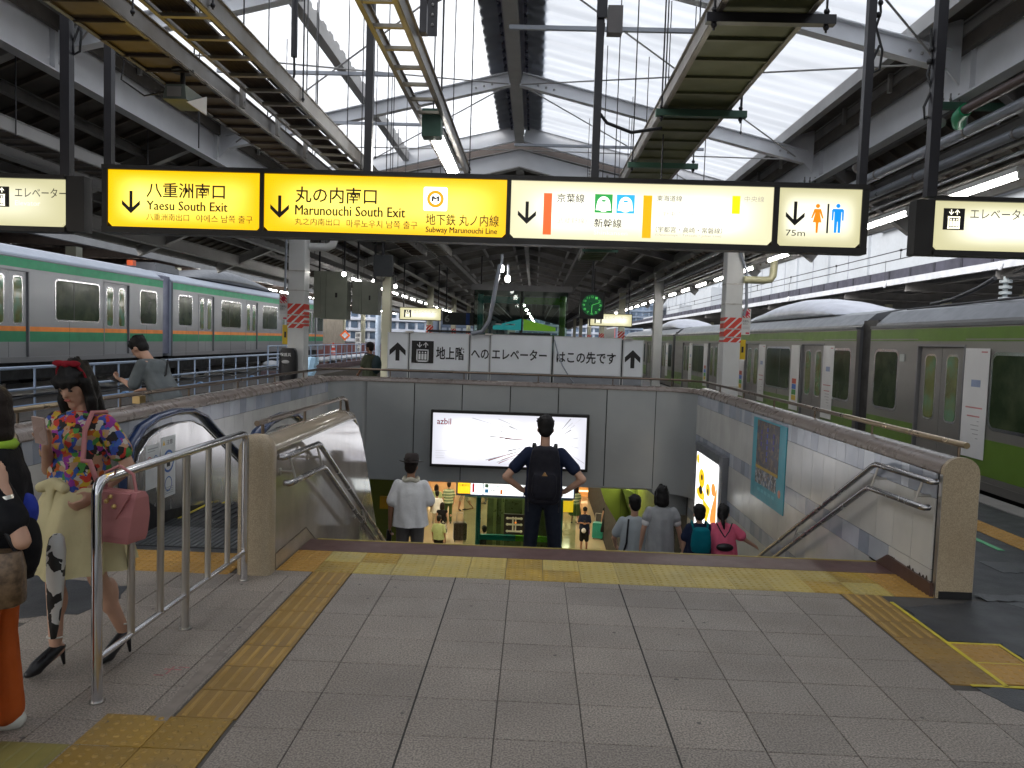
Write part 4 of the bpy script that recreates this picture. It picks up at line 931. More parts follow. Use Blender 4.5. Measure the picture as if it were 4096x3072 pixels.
# free-hanging rods and struts under the glazing
ST = thing('strut_rail', (-2.8, 9.2, 4.9), 'thin grey strut rail with hanging rods left of the ridge, nearer one', 'strut rail')
m = MB(); m.box(-3.95, -1.73, 9.18, 9.22, 4.88, 4.92); m.build('rail', grey_pipe, ST); rods(ST, (-3.1, -2.0), (9.2,), 3.9, .005); 
ST = thing('strut_rail', (-2.8, 11.3, 4.9), 'thin grey strut rail with hanging rods left of the ridge, farther one', 'strut rail')
m = MB(); m.box(-3.95, -1.75, 11.28, 11.32, 4.88, 4.92); m.build('rail', grey_pipe, ST); rods(ST, (-3.4, -2.6, -2.0), (11.3,), 3.7, .005)
ST = thing('strut_rail', (1, 7.75, 4.9), 'thin grey strut rail right of the ridge, nearer one', 'strut rail')
m = MB(); m.box(-.36, 2.3, 7.73, 7.77, 4.88, 4.92); m.build('rail', grey_pipe, ST); rods(ST, (1.5, 2.0), (7.75,), 3.9, .005)
ST = thing('strut_rail', (.6, 12.3, 4.9), 'thin grey strut rail right of the ridge, farther one', 'strut rail')
m = MB(); m.box(-.43, 2.6, 12.28, 12.32, 4.88, 4.92); m.build('rail', grey_pipe, ST); rods(ST, (1.4, 2.2), (12.3,), 3.8, .005)
HR = thing('hanging_rods', (-.5, 8, 4), 'bunch of thin dark hanging rods beside the ridge beam', 'rods')
for (x, y, z0, r) in ((-1.0, 8.6, 3.2, .006), (-.78, 5.9, 3.42, .008), (.95, 6.0, 2.95, .006), (-1.7, 7.2, 3.0, .005), (-2.9, 6.4, 3.3, .006), (1.75, 8.2, 3.2, .005)):
    m = MB(); m.tube([(x, y, z0), (x, y, zroof(x))], r, 5); m.build('hanger_rod', pole_paint, HR)
AN = thing('black_drop_cable', (-1.97, 6, 4), 'thick black sleeve with cable dropping from the glazed roof at upper left', 'cable')
m = MB(); m.tube([(-1.97, 6.0, 5.5), (-1.965, 6.0, 3.93)], .026, 8); m.build('sleeve', pole_paint, AN); m = MB(); m.tube([(-1.965, 6.0, 3.93), (-1.96, 6.0, 3.8), (-2.0, 6.02, 3.66), (-1.95, 6.05, 3.55)], .010, 6); m.build('cable', cable_black, AN)
BK = thing('hanging_bracket', (-.62, 4.4, 3.7), 'black perforated steel bracket with diagonal strut above the centre of the sign', 'bracket')
m = MB(); m.box(-.70, -.66, 4.28, 4.34, 3.46, 4.4); m.box(-.655, -.60, 4.28, 4.285, 3.44, 4.4); m.build('perforated_post', pole_paint, BK)
m = MB(); m.beam((-.66, 4.32, 3.66), (-.28, 4.4, 3.92), .05, .07); m.build('diagonal_strut', pole_paint, BK)
m = MB(); 
for k in range(5): m.ell((-.628, 4.277, 3.50+.055*k), (.008, .004, .010), 0, 8, 4)
m.build('bolt_hole', white_steel2, BK, kind='stuff')
CT = thing('security_camera', (-2.33, 4.75, 3.2), 'grey box security camera hanging under the plated tray at upper left', 'camera')
m = MB(); m.tube([(-2.28, 4.8, 3.40), (-2.28, 4.8, 3.385)], .07, 12); m.tube([(-2.28, 4.8, 3.38), (-2.28, 4.8, 3.30)], .016, 8); m.build('mount', dark_metal, CT)
bx = mat('camera_box_grey', (.14, .17, .155), .5); m = MB(); m.prism([(-2.36, 3.19), (-2.34, 3.28), (-2.22, 3.28), (-2.21, 3.19)], 'y', 4.70, 4.95); m.build('housing', bx, CT)
m = MB(); m.box(-2.33, -2.24, 4.695, 4.6995, 3.205, 3.265); m.build('back_plate', white_steel2, CT); m = MB(); m.prism([(4.69, 3.17), (4.97, 3.17), (4.97, 3.29)], 'x', -2.208, -2.200); m.build('side_shield', white_steel, CT)
m = MB(); m.tube([(-2.36, 4.8, 3.27), (-2.5, 4.75, 3.22), (-2.62, 4.7, 3.3), (-2.60, 4.7, 3.42)], .006, 5); m.build('cable', cable_black, CT)

# pipes along the right eave
for i, (x, z, r, mt, lab) in enumerate(((4.22, 3.98, .06, grey_pipe, 'fattest grey pipe running along under the right canopy'), (4.70, 3.97, .055, grey_pipe, 'grey pipe just above the right row of tube lamps'), (4.88, 3.95, .03, zinc, 'thin galvanised conduit beside the fat grey pipes at right'), (5.02, 3.90, .025, grey_pipe, 'outer thin grey conduit under the right canopy'), (5.17, 3.86, .035, zinc, 'outermost galvanised conduit under the right canopy edge'), (3.95, 4.05, .045, mat('brown_pipe', (.06, .035, .03), .4), 'dark brown pipe beside the right white girder'))):
    t = thing('service_pipe', (x, 10, z), lab, 'pipe')
    m = MB(); m.tube([(x, (-4 if i < 5 else 2), z), (x, (60 if i < 5 else 7.3), z)], r, 10); m.build('pipe', mt, t)
    m = MB()
    for y in [3.8+1.95*k for k in range(16)]: m.tube([(x, y, z), (x, y+.03, z)], r*1.12, 10)
    m.build('pipe_clamp', zinc, t, kind='stuff')
    if i == 5: m = MB(); m.tube([(x, 7.28, z), (x+.03, 7.45, z-.02), (x+.12, 7.6, z-.04)], .062, 10); m.build('green_joint', mat('bright_green_plastic', (.02, .28, .12), .3), t)
for j, y in enumerate((7.9, 11.8, 5.6)):
    t = thing('pipe_bracket', (4.7, y, 4.2), 'dark green steel pipe bracket under the right girder, %s' % ('second nearest', 'farthest', 'nearest')[j], 'bracket')
    m = MB(); m.box(3.95, 5.3, y-.03, y+.03, 4.24, 4.31); m.build('crossbar', green_paint, t)
    for x in (4.30, 4.62): m = MB(); m.tube([(x, y, 4.1), (x, y, 4.24)], .016, 6); m.build('leg', grey_pipe, t)
    for x in (4.05, 4.13, 4.21): m = MB(); m.tube([(x, y, 4.31), (x, y, 4.40)], .010, 6); m.ell((x, y, 4.34), .018, 0, 6, 4); m.build('bolt', purlin_grey, t)
t = thing('drain_pipe', (4.6, 15.2, 3.4), 'cream elbowed drain pipe beside the right white column', 'pipe')
m = MB(); m.tube([(4.16, 15.3, 3.12), (4.55, 15.3, 3.12), (4.68, 15.3, 3.14), (4.73, 15.3, 3.22), (4.74, 15.3, 3.4), (4.74, 15.3, 3.95)], .075, 12); m.build('pipe', mat('cream_pipe', (.55, .52, .32), .35), t)
t = thing('drain_pipe', (-4.3, 16, 3.4), 'white elbowed drain pipe right of the left white column', 'pipe')
m = MB(); m.tube([(-4.72, 15.6, 3.55), (-4.35, 15.6, 3.55), (-4.24, 15.6, 3.6), (-4.2, 15.6, 3.75), (-4.2, 15.6, 4.3)], .085, 12); m.build('pipe', col_white, t)

# ---------------------------------------------------------------- tube lamps
def lamp(x, y, z, L_, label, grp=None, mt=tube_on, w=.045):
    t = thing('tube_lamp', (x, y, z), label, 'lamp', grp)
    m = MB(); m.tube([(x, y+.02, z), (x, y+L_-.02, z)], w*.62, 8); m.build('tube', mt, t)
    m = MB(); m.box(x-.045, x+.045, y, y+L_, z+w*.7, z+w*.7+.05); m.box(x-.03, x+.03, y-.015, y+.015, z-.03, z+.04); m.box(x-.03, x+.03, y+L_-.015, y+L_+.015, z-.03, z+.04); m.build('housing', lamp_body, t)
    return t
lamp(4.55, 7.36, 3.48, 1.2, 'glowing tube lamp under the right canopy above the elevator sign')
lamp(4.55, 9.50, 3.48, 1.2, 'glowing tube lamp under the right canopy between the long sign and the elevator sign')
lamp(4.55, 11.65, 3.48, 1.2, 'glowing tube lamp hidden partly behind the right end of the long sign')
lamp(4.55, 13.8, 3.48, 1.2, 'glowing tube lamp under the long sign just right of the right column')
for i in range(22): lamp(4.55 if i > 1 else 4.55, 16.0+2.15*i, 3.44, 1.25, 'glowing tube lamp in the far row along the right platform edge', 'far right tube lamps', tube_far)
for i in range(18): lamp(-5.55, 22.5+2.15*i, 3.44, 1.25, 'glowing tube lamp in the far row along the left platform edge', 'far left tube lamps', tube_far)
for i, (y, lab) in enumerate(((17.0, 'nearest'), (19.0, 'second'), (20.6, 'third'))): 
    t = thing('spot_lamp', (-4.3, y, 3.15), 'small bright spot lamp among the hanging cabinets, %s one' % lab, 'lamp'); m = MB(); m.ell((-4.35+.25*i, y, 3.12), (.05, .05, .05)); m.build('bulb', tube_far, t); m = MB(); m.tube([(-4.35+.25*i, y, 3.18), (-4.35+.25*i, y, 3.5)], .012, 6); m.build('stem', pole_paint, t)
CLm = lamp(-.80, 5.72, 3.27, 1.42, 'bright tube lamp hanging over the middle of the long sign', None, mat('fluorescent_tube_near', (.9, .9, .9), .4, emit=(1, .98, .94), es=20.0), .062)
m = MB(); m.box(-.88, -.74, 5.60, 5.72, 3.24, 3.44); m.build('green_end_box', green_paint, CLm); m = MB(); m.box(-.83, -.76, 6.0, 6.9, 3.33, 3.41); m.build('ballast_case', pole_paint, CLm)
for (x, y, z, lab) in ((-.75, 16.2, 3.28, 'upper bare bulb glowing over the white hoarding'), (-.62, 16.4, 3.08, 'lower bare bulb glowing over the white hoarding')):
    t = thing('bulb_lamp', (x, y, z), lab, 'lamp'); m = MB(); m.ell((x, y, z), (.06, .06, .08)); m.build('bulb', tube_on, t); m = MB(); m.tube([(x, y, z+.07), (x, y, z+.3)], .03, 8); m.build('socket', grey_pipe, t)
t = thing('flexible_duct', (-.9, 16, 2.5), 'grey flexible cable duct curving down onto the white hoarding', 'cable')
m = MB(); m.tube([(-.78, 16.1, 3.35), (-.83, 16.1, 3.1), (-.90, 16.1, 2.6), (-.98, 16.1, 2.15), (-1.12, 16.1, 1.92), (-1.35, 16.12, 1.87)], .045, 8); m.build('duct', grey_pipe, t)

# ================================================================ SIGNS
yel_face = lightbox('sign_yellow_face', (.56, .31, .0), (.98, .82, .15), .98, scale=1.3)
wht_face = lightbox('sign_white_face', (.45, .42, .27), (.82, .80, .69), .95, scale=1.3)
wht_face2 = lightbox('sign_cream_face', (.33, .31, .18), (.72, .70, .55), .95, scale=1.3)
MS = thing('direction_sign', (-.4, 5.3, 2.43), 'long illuminated overhead sign, yellow exit panels left and white line panels right', 'sign')
YF = 5.19
def panel(par, x0, x1, mt, z0=2.462, z1=2.852, y=YF):
    m = MB(); c = .03; m.prism([(x0+c, z0), (x1-c, z0), (x1, z0+c), (x1, z1), (x0, z1), (x0, z0+c)], 'y', y+.012, y+.03); return m.build('lit_panel', mt, par)
m = MB()
for x0, x1 in ((-3.03, -2.99), (-1.925, -1.895), (-.222, -.192), (1.585, 1.622), (2.175, 2.22)): m.box(x0, x1, YF, 5.30, 2.46, 2.855)
m.box(-3.03, 2.22, YF-.005, 5.30, 2.853, 2.885); m.box(-3.03, 2.22, YF-.005, 5.30, 2.42, 2.462); m.box(-3.0, 2.19, 5.275, 5.295, 2.46, 2.855); m.build('frame', dark_metal, MS)
panel(MS, -2.99, -1.925, yel_face); panel(MS, -1.895, -.222, yel_face); panel(MS, -.192, 1.585, wht_face); panel(MS, 1.622, 2.175, wht_face2)
YT = YF+.0105
def arrow(par, x0, x1, z0, z1, y, up=False, mt=black_print, w=.022):
    cx = (x0+x1)/2; m = MB(); h = z1-z0; W = (x1-x0)/2; k = w/.022
    if up: f = lambda p: (p[0], z1-(p[1]-z0))
    else: f = lambda p: p
    m.prism([f(p) for p in ((cx-.011*k, z0+.02*k), (cx+.011*k, z0+.02*k), (cx+.011*k, z1), (cx-.011*k, z1))], 'y', y-.001, y)
    m.prism([f(p) for p in ((cx, z0), (cx+W, z0+W*.95), (cx+W, z0+W*.95+.03*k), (cx, z0+.032*k), (cx-W, z0+W*.95+.03*k), (cx-W, z0+W*.95))], 'y', y-.002, y-.0011); return m.build('arrow', mt, par)
arrow(MS, -2.892, -2.765, 2.555, 2.71, YT); arrow(MS, -1.852, -1.722, 2.553, 2.706, YT); arrow(MS, -.142, -.018, 2.56, 2.712, YT); arrow(MS, 1.672, 1.798, 2.60, 2.762, YT)
T_ = lambda s, x0, x1, z0, z1, mt=brown_print, b=0.0: text(s, x0, x1, z0, z1, YT, mt, MS, bold=b)
T_('八重洲南口', -2.72, -2.17, 2.668, 2.772, b=.012); text('Yaesu South Exit', -2.72, -2.153, 2.583, 2.646, YT, brown_print, MS, heavy=.0035); T_('八重洲南出口', -2.72, -2.42, 2.512, 2.560); T_('야에스 남쪽 출구', -2.37, -1.975, 2.508, 2.560)
T_('丸の内南口', -1.68, -1.115, 2.662, 2.772, b=.012); text('Marunouchi South Exit', -1.68, -.918, 2.578, 2.646, YT, brown_print, MS, heavy=.0035); T_('丸之内南出口', -1.68, -1.37, 2.510, 2.558); T_('마루노우치 남쪽 출구', -1.32, -.83, 2.503, 2.556)
m = MB(); rp = []
for cxx, czz, a0 in ((-.64, 2.78, 0), (-.78, 2.78, 90), (-.78, 2.643, 180), (-.64, 2.643, 270)): rp += [(cxx+.012*math.cos(R(a0+22.5*k)), czz+.012*math.sin(R(a0+22.5*k))) for k in range(5)]
m.prism(rp, 'y', YT-.001, YT); m.build('logo_ground', mat('logo_white', (.8, .8, .8), .4, emit=(1, 1, .97), es=.9), MS)
def disc(par, x, z, r, y, mt, nm, n=24, r2=None):
    m = MB(); m.prism([(x+r*math.cos(2*PI*k/n), z+(r2 or r)*math.sin(2*PI*k/n)) for k in range(n)], 'y', y-.001, y); return m.build(nm, mt, par)
orange_l = mat('sign_orange', (.6, .2, .01), .4, emit=(.9, .27, .0), es=.75); 
disc(MS, -.71, 2.711, .058, YT-.0012, orange_l, 'logo_ring'); disc(MS, -.71, 2.711, .037, YT-.0024, MATS['logo_white'], 'logo_centre')
text('M', -.735, -.690, 2.692, 2.728, YT-.004, black_print, MS, heavy=.006)
T_('地下鉄 丸ノ内線', -.772, -.27, 2.534, 2.612, b=.006); text('Subway Marunouchi Line', -.772, -.282, 2.472, 2.523, YT, brown_print, MS, heavy=.002)
def bar(x0, x1, z0, z1, nm, c, e, es=.85): m = MB(); m.box(x0, x1, YT-.001, YT, z0, z1); return m.build(nm, mat(nm+'_ink', c, .4, emit=e, es=es), MS)
bar(.032, .088, 2.492, 2.772, 'red_line_bar', (.6, .08, .02), (.85, .09, .02)); bar(.708, .768, 2.488, 2.775, 'orange_line_bar', (.7, .25, .01), (.95, .28, .0)); bar(1.308, 1.362, 2.668, 2.788, 'yellow_line_bar', (.7, .5, .01), (.92, .62, .0))
T_('京葉線', .122, .31, 2.712, 2.772, black_print, b=.006); T_('Keiyo Line', .122, .31, 2.662, 2.692, fade_print); T_('（武蔵野線）', .112, .33, 2.572, 2.612, fade_print2)
bar(.38, .50, 2.65, 2.775, 'green_train_square', (.02, .25, .05), (.02, .26, .05), .7); bar(.528, .65, 2.65, 2.775, 'blue_train_square', (.02, .25, .6), (.02, .30, .75), .8)
def trainface(x, z, eye, nm):
    disc(MS, x, z-.004, .045, YT-.0025, MATS['logo_white'], 'train_nose', 20, .052); m = MB(); m.prism([(x-.052, z-.045), (x+.052, z-.045), (x+.045, z-.0), (x-.045, z-.0)], 'y', YT-.0022, YT-.0012); m.build('train_nose', MATS['logo_white'], MS)
    disc(MS, x, z+.018, .017, YT-.004, eye, 'train_window', 12, .007)
trainface(.44, 2.712, MATS['green_train_square_ink'], 'g'); trainface(.589, 2.712, MATS['blue_train_square_ink'], 'b')
T_('新幹線', .38, .568, 2.552, 2.612, black_print, b=.006); T_('Shinkansen', .38, .61, 2.502, 2.530, fade_print)
T_('東海道線', .80, .97, 2.738, 2.778, black_print); T_('Tokaido Line', .80, .95, 2.712, 2.730, fade_print); T_('上野東京ライン', .80, 1.11, 2.638, 2.672, fade_print2); T_('Ueno-Tokyo Line', .80, 1.02, 2.612, 2.628, fade_print); T_('（宇都宮・高崎・常磐線）', .80, 1.25, 2.530, 2.570, black_print); T_('(Utsunomiya・Takasaki・Joban Line)', .80, 1.245, 2.502, 2.522, fade_print2)
T_('中央線', 1.39, 1.522, 2.750, 2.788, fade_print2); T_('75m', 1.678, 1.808, 2.532, 2.572, black_print)
m = MB(); m.box(1.948, 1.960, YT-.001, YT, 2.556, 2.752); m.build('divider_bar', black_print, MS)
w_ink = mat('restroom_orange', (.7, .12, .01), .4, emit=(.95, .16, .0), es=.8); m_ink = mat('restroom_blue', (.01, .15, .5), .4, emit=(.0, .19, .62), es=.75)
disc(MS, 1.884, 2.736, .014, YT, w_ink, 'woman_head'); m = MB(); m.prism([(1.862, 2.716), (1.906, 2.716), (1.926, 2.655), (1.917, 2.652), (1.898, 2.695), (1.913, 2.626), (1.894, 2.626), (1.890, 2.556), (1.878, 2.556), (1.874, 2.626), (1.855, 2.626), (1.870, 2.695), (1.851, 2.652), (1.842, 2.655)], 'y', YT-.001, YT); m.build('woman_figure', w_ink, MS)
disc(MS, 2.02, 2.740, .014, YT, m_ink, 'man_head'); m = MB(); m.prism([(1.988, 2.720), (2.052, 2.720), (2.060, 2.71), (2.060, 2.642), (2.049, 2.642), (2.047, 2.700), (2.043, 2.700), (2.041, 2.560), (2.025, 2.560), (2.022, 2.635), (2.018, 2.635), (2.015, 2.560), (1.999, 2.560), (1.997, 2.700), (1.993, 2.700), (1.991, 2.642), (1.980, 2.642), (1.980, 2.71)], 'y', YT-.001, YT); m.build('man_figure', m_ink, MS)
for x in (-3.01, -1.19, .375, 2.185): m = MB(); m.box(x-.026, x+.026, 5.225, 5.275, 2.885, zroof(x)-.05); m.build('hanger_post', pole_paint, MS)
m = MB(); m.box(.345, .415, 5.205, 5.224, 3.95, 4.35); m.build('post_sleeve', pole_paint, MS); m = MB(); m.box(.42, .52, 5.20, 5.28, 3.85, 4.03); m.build('junction_box', mat('junction_grey', (.16, .15, .15), .5), MS)
m = MB(); m.tube([(.40, 5.3, 3.95), (.38, 5.28, 3.6), (.36, 5.28, 3.38), (.45, 5.3, 3.28), (.62, 5.3, 3.22), (.83, 5.32, 3.26)], .012, 6); m.build('cable', cable_black, MS)
def pict(par, x0, x1, z0, z1, y, lit=True):
    w = x1-x0; h = z1-z0; k = w/.14
    m = MB(); m.box(x0, x1, y-.002, y, z0, z1); m.build('pictogram_ground', black_print, par)
    wh = MATS.get('pict_lit') or mat('pict_lit', (.75, .73, .6), .4, emit=(1, .97, .75), es=.8) 
    wh = wh if lit else white_print
    m = MB(); a, b, c, d = x0+w*.22, x0+w*.78, z0+h*.06, z0+h*.62; t = w*.06
    for q in ((a, b, d-t, d), (a, b, c, c+t), (a, a+t, c, d), (b-t, b, c, d)): m.box(q[0], q[1], y-.004, y-.0021, q[2], q[3])
    for i in (-1, 0, 1): xc_ = (x0+x1)/2+i*w*.135; m.box(xc_-w*.05, xc_+w*.05, y-.004, y-.0021, z0+h*.16, z0+h*.42); m.prism([(xc_+w*.04*math.cos(2*PI*q/8), z0+h*.48+w*.04*math.sin(2*PI*q/8)) for q in range(8)], 'y', y-.004, y-.0021)
    for s, cxx in ((-1, x0+w*.36), (1, x0+w*.64)):
        zc = z0+h*.82; L2 = h*.12; tip = zc+s*L2; m.box(cxx-w*.02, cxx+w*.02, y-.004, y-.0021, zc-L2, zc+L2)
        m.prism([(cxx, tip), (cxx+w*.11, tip-s*w*.11), (cxx+w*.11, tip-s*w*.16), (cxx, tip-s*w*.05), (cxx-w*.11, tip-s*w*.16), (cxx-w*.11, tip-s*w*.11)], 'y', y-.0045, y-.0041)
    m.build('elevator_pictogram', wh, par)
ER = thing('elevator_sign', (3.4, 5.3, 2.43), 'illuminated cream elevator sign at the right edge with dark post', 'sign')
m = MB(); m.box(2.54, 2.665, 5.20, 5.30, 2.43, 2.80); m.box(2.665, 4.4, 5.185, 5.30, 2.795, 2.825); m.box(2.665, 4.4, 5.185, 5.30, 2.43, 2.465); m.box(2.665, 4.4, 5.28, 5.30, 2.46, 2.80); m.box(4.36, 4.4, 5.19, 5.30, 2.465, 2.80); m.build('frame', dark_metal, ER)
panel(ER, 2.667, 4.36, wht_face2, 2.467, 2.793); pict(ER, 2.722, 2.862, 2.602, 2.745, YT); text('エレベーター', 2.90, 3.30, 2.680, 2.748, YT, black_print, ER); text('Elevator', 2.90, 3.085, 2.618, 2.652, YT, fade_print, ER)
m = MB(); m.box(2.615, 2.68, 5.22, 5.28, 2.825, 5.0); m.build('hanger_post', pole_paint, ER)
EL = thing('elevator_sign', (-4.0, 5.3, 2.43), 'illuminated cream elevator sign at the left edge with dark post', 'sign')
m = MB(); m.box(-3.29, -3.16, 5.20, 5.30, 2.42, 2.80); m.box(-5.0, -3.29, 5.185, 5.30, 2.775, 2.805); m.box(-5.0, -3.29, 5.185, 5.30, 2.41, 2.445); m.box(-5.0, -3.29, 5.28, 5.30, 2.44, 2.78); m.box(-5.04, -5.0, 5.19, 5.30, 2.42, 2.80); m.build('frame', dark_metal, EL)
panel(EL, -5.0, -3.292, wht_face2, 2.447, 2.773); pict(EL, -3.83, -3.69, 2.575, 2.715, YT); text('エレベーター', -3.65, -3.285, 2.645, 2.712, YT, black_print, EL); text('Elevator', -3.65, -3.47, 2.588, 2.622, YT, fade_print, EL)
for x in (-3.31,): m = MB(); m.box(x-.033, x+.033, 5.22, 5.28, 2.805, 4.9); m.build('hanger_post', pole_paint, EL)
for par, (x, z) in ((EL, (-3.26, 3.75)), (MS, (2.24, 3.75)), (ER, (2.60, 3.45))):
    m = MB(); m.tube([(x, 5.28, z+.5), (x+.015, 5.27, z+.3), (x-.01, 5.27, z+.2), (x+.04, 5.27, z+.05), (x+.03, 5.27, z-.08), (x-.01, 5.27, z-.10), (x-.02, 5.27, z-.02), (x+.02, 5.27, z+.08)], .009, 5); m.ell((x+.0, 5.27, z+.28), .022, 0, 6, 4); m.ell((x+.01, 5.27, z+.36), .02, 0, 6, 4); m.build('cable_loop', cable_black, par)
# far elevator signs
for (x0, lab) in ((-4.85, 'small distant illuminated elevator sign left of the teal glass shaft'), (1.98, 'small distant illuminated elevator sign under the clock')):
    t = thing('elevator_sign', (x0+.7, 27, 2.4), lab, 'sign'); x1 = x0+1.46
    m = MB(); m.box(x0-.03, x1+.03, 27.02, 27.25, 2.35, 2.82); m.build('frame', dark_metal, t); m = MB(); m.box(x0, x1, 26.99, 27.02, 2.38, 2.79); m.build('lit_panel', wht_face2, t)
    pict(t, x0+.14, x0+.40, 2.45, 2.72, 26.985); text('エレベーター', x0+.48, x1-.15, 2.6, 2.72, 26.985, fade_print2, t); text('Elevator', x0+.48, x0+.9, 2.47, 2.54, 26.985, fade_print, t)
    for x in (x0+.1, x1-.1): m = MB(); m.box(x-.02, x+.02, 27.1, 27.14, 2.82, 4.4); m.build('hanger_post', pole_paint, t)
t = thing('platform_number_sign', (-2.6, 24, 2.3), 'dark hanging sign with a pale number six beside the teal glass shaft', 'sign')
m = MB(); m.box(-2.95, -1.6, 24, 24.2, 2.18, 2.58); m.build('box', mat('dark_sign_grey', (.03, .035, .035), .5), t); text('6', -2.88, -2.72, 2.26, 2.50, 23.99, mat('dim_print', (.25, .27, .25), .5), t, bold=.02); m = MB(); m.box(-2.2, -2.08, 23.99, 23.998, 2.2, 2.56); m.build('blue_bar', mat('dull_blue', (.02, .06, .25), .5), t)
for x in (-2.85, -1.75): m = MB(); m.box(x-.02, x+.02, 24.08, 24.12, 2.58, 4.4); m.build('hanger_post', pole_paint, t)

# ---------------------------------------------------------------- hoarding behind the back wall
hoard = mat('hoarding_white', (.80, .82, .84), .35, var=.02); hgrey = mat('hoarding_grey_band', (.26, .27, .29), .45)
HO = thing('construction_hoarding', (-.4, 16.2, 0), 'white hoarding panels with black arrows and Japanese lettering behind the stairwell', 'hoarding')
HY = 16.2
for i, (a, b, zt) in enumerate(((-3.17, -2.71, 1.835), (-2.69, -1.40, 1.85), (-1.375, -.955, 1.845), (-.94, .385, 1.86), (.425, 1.88, 1.865), (1.91, 2.35, 1.84))):
    m = MB(); m.box(a, b, HY, HY+.04, 1.06, zt); m.build('panel', hoard, HO); m = MB(); m.box(a, b, HY, HY+.04, 0, 1.058); m.build('panel_foot', hgrey, HO)
    m = MB(); m.box(a+.005, a+.02, HY-.006, HY, .0, zt-.01); m.box(b-.02, b-.005, HY-.006, HY, 0, zt-.01); m.box(a, b, HY-.01, HY+.05, zt, zt+.012); m.build('panel_edge', lamp_body, HO)
m = MB(); [m.box(x-.012, x+.012, HY+.01, HY+.03, 0, 1.84) for x in (-2.70, -1.388, -.948, .405, 1.895)]; m.build('seam_post', black_rubber, HO)
arrow(HO, -3.12, -2.77, 1.235, 1.63, HY-.007, True, w=.085); arrow(HO, 1.955, 2.285, 1.24, 1.63, HY-.007, True, w=.085)
hp_ = black_print
pict(HO, -2.64, -2.165, 1.20, 1.68, HY-.006, False)
for s, a, b, z0, z1 in (('地上階', -2.11, -1.50, 1.29, 1.565), ('への', -1.35, -.97, 1.33, 1.54), ('エレベーター', -.90, .28, 1.33, 1.565), ('はこの先です', .49, 1.76, 1.30, 1.56)): text(s, a, b, z0, z1, HY-.006, hp_, HO, bold=.018)
m = MB(); m.tube([(.43, 16.15, 1.80), (.50, 16.14, 1.55), (.62, 16.14, 1.25), (.80, 16.12, .98), (.95, 16.1, .8)], .014, 6); m.build('hanging_cable', grey_pipe, HO)
m = MB(); m.box(-2.35, -1.3, 16.5, 16.7, 1.88, 1.93); m.box(-.55, .35, 16.5, 16.7, 1.88, 1.93); m.build('top_strip', black_rubber, HO)
for x in (-2.72, -1.0, 2.0): m = MB(); m.box(x-.06, x+.1, 16.15, 16.3, 1.845, 1.885); m.build('clamp', steel_dull, HO)
# clock
CK = thing('platform_clock', (1.27, 17, 2.6), 'round green glowing dial clock in a dark case beside the lime frame', 'clock')
m = MB(); m.box(1.0, 1.54, 17.02, 17.25, 2.3, 2.9); m.build('case', dark_metal, CK); m = MB(); m.box(1.25, 1.29, 17.1, 17.14, 2.9, 4.3); m.build('hanger_post', pole_paint, CK)
m = MB(); m.prism([(1.27+.235*math.cos(2*PI*k/28), 2.6+.235*math.sin(2*PI*k/28)) for k in range(28)], 'y', 17.005, 17.02); m.build('dial', mat('clock_dial', (.005, .06, .02), .3, emit=(.0, .30, .08), es=.05), CK)
gk = mat('clock_green_glow', (.1, .5, .1), .4, emit=(.15, 1, .2), es=.2)
for k in range(12):
    a = PI/2-2*PI*(k+1)/12; x, z = 1.27+.185*math.cos(a), 2.6+.185*math.sin(a); text(str(k+1), x-.028, x+.028, z-.025, z+.025, 17.0, gk, CK, name='numeral')
m = MB(); m.beam((1.27, 16.998, 2.6), (1.262, 16.998, 2.44), .004, .014, up=(1, 0, 0)); m.beam((1.27, 16.998, 2.6), (1.44, 16.998, 2.66), .004, .010, up=(0, 0, 1)); m.build('hands', gk, CK)
# glass elevator shaft, teal and lime frame
GS = thing('glass_elevator_shaft', (-.3, 20, 0), 'glass elevator shaft with teal frame left and lime frame right behind the hoarding', 'elevator')
teal_f = mat('teal_frame', (.01, .14, .17), .3, coat=.3); lime_f = mat('lime_frame', (.10, .22, .01), .3, coat=.3)
glass = bpy.data.materials.new('clear_glass'); glass.use_nodes = True; nt = glass.node_tree; nt.nodes.clear(); o_ = nt.nodes.new('ShaderNodeOutputMaterial'); a_ = nt.nodes.new('ShaderNodeBsdfTransparent'); b_ = nt.nodes.new('ShaderNodeBsdfGlossy'); x_ = nt.nodes.new('ShaderNodeMixShader'); a_.inputs[0].default_value = (.72, .82, .76, 1); b_.inputs['Roughness'].default_value = .03; fr_ = nt.nodes.new('ShaderNodeFresnel'); fr_.inputs[0].default_value = 1.35; nt.links.new(fr_.outputs[0], x_.inputs[0]); nt.links.new(a_.outputs[0], x_.inputs[1]); nt.links.new(b_.outputs[0], x_.inputs[2]); nt.links.new(x_.outputs[0], o_.inputs[0])
for (xa, xb, mt) in ((-1.45, -.42, teal_f), (-.30, .72, lime_f)):
    m = MB(); xx = xa if mt is teal_f else xb; m.tube([(xx, 20, 0), (xx, 20, 2.95)], .085, 10); m.build('frame_post', mt, GS); m = MB(); m.box(xa, xb, 19.95, 20.05, 2.72, 2.90); m.build('frame_beam', mt, GS)
    m = MB(); m.box(xa, xb, 19.95, 20.05, 1.72, 1.92); m.build('frame_beam', mt, GS)
m = MB(); m.box(-1.6, .85, 19.88, 19.90, .2, 3.05); m.build('glass_pane', glass, GS); m = MB(); m.box(-1.62, -1.6, 19.9, 21.8, .2, 3.05); m.build('glass_pane', glass, GS)
m = MB(); m.box(-.40, -.32, 19.9, 20.0, 0, 3.1); m.build('centre_post', dark_metal, GS); m = MB(); m.box(-1.7, .95, 19.85, 21.9, 3.05, 3.2); m.build('shaft_head', purlin_grey, GS)
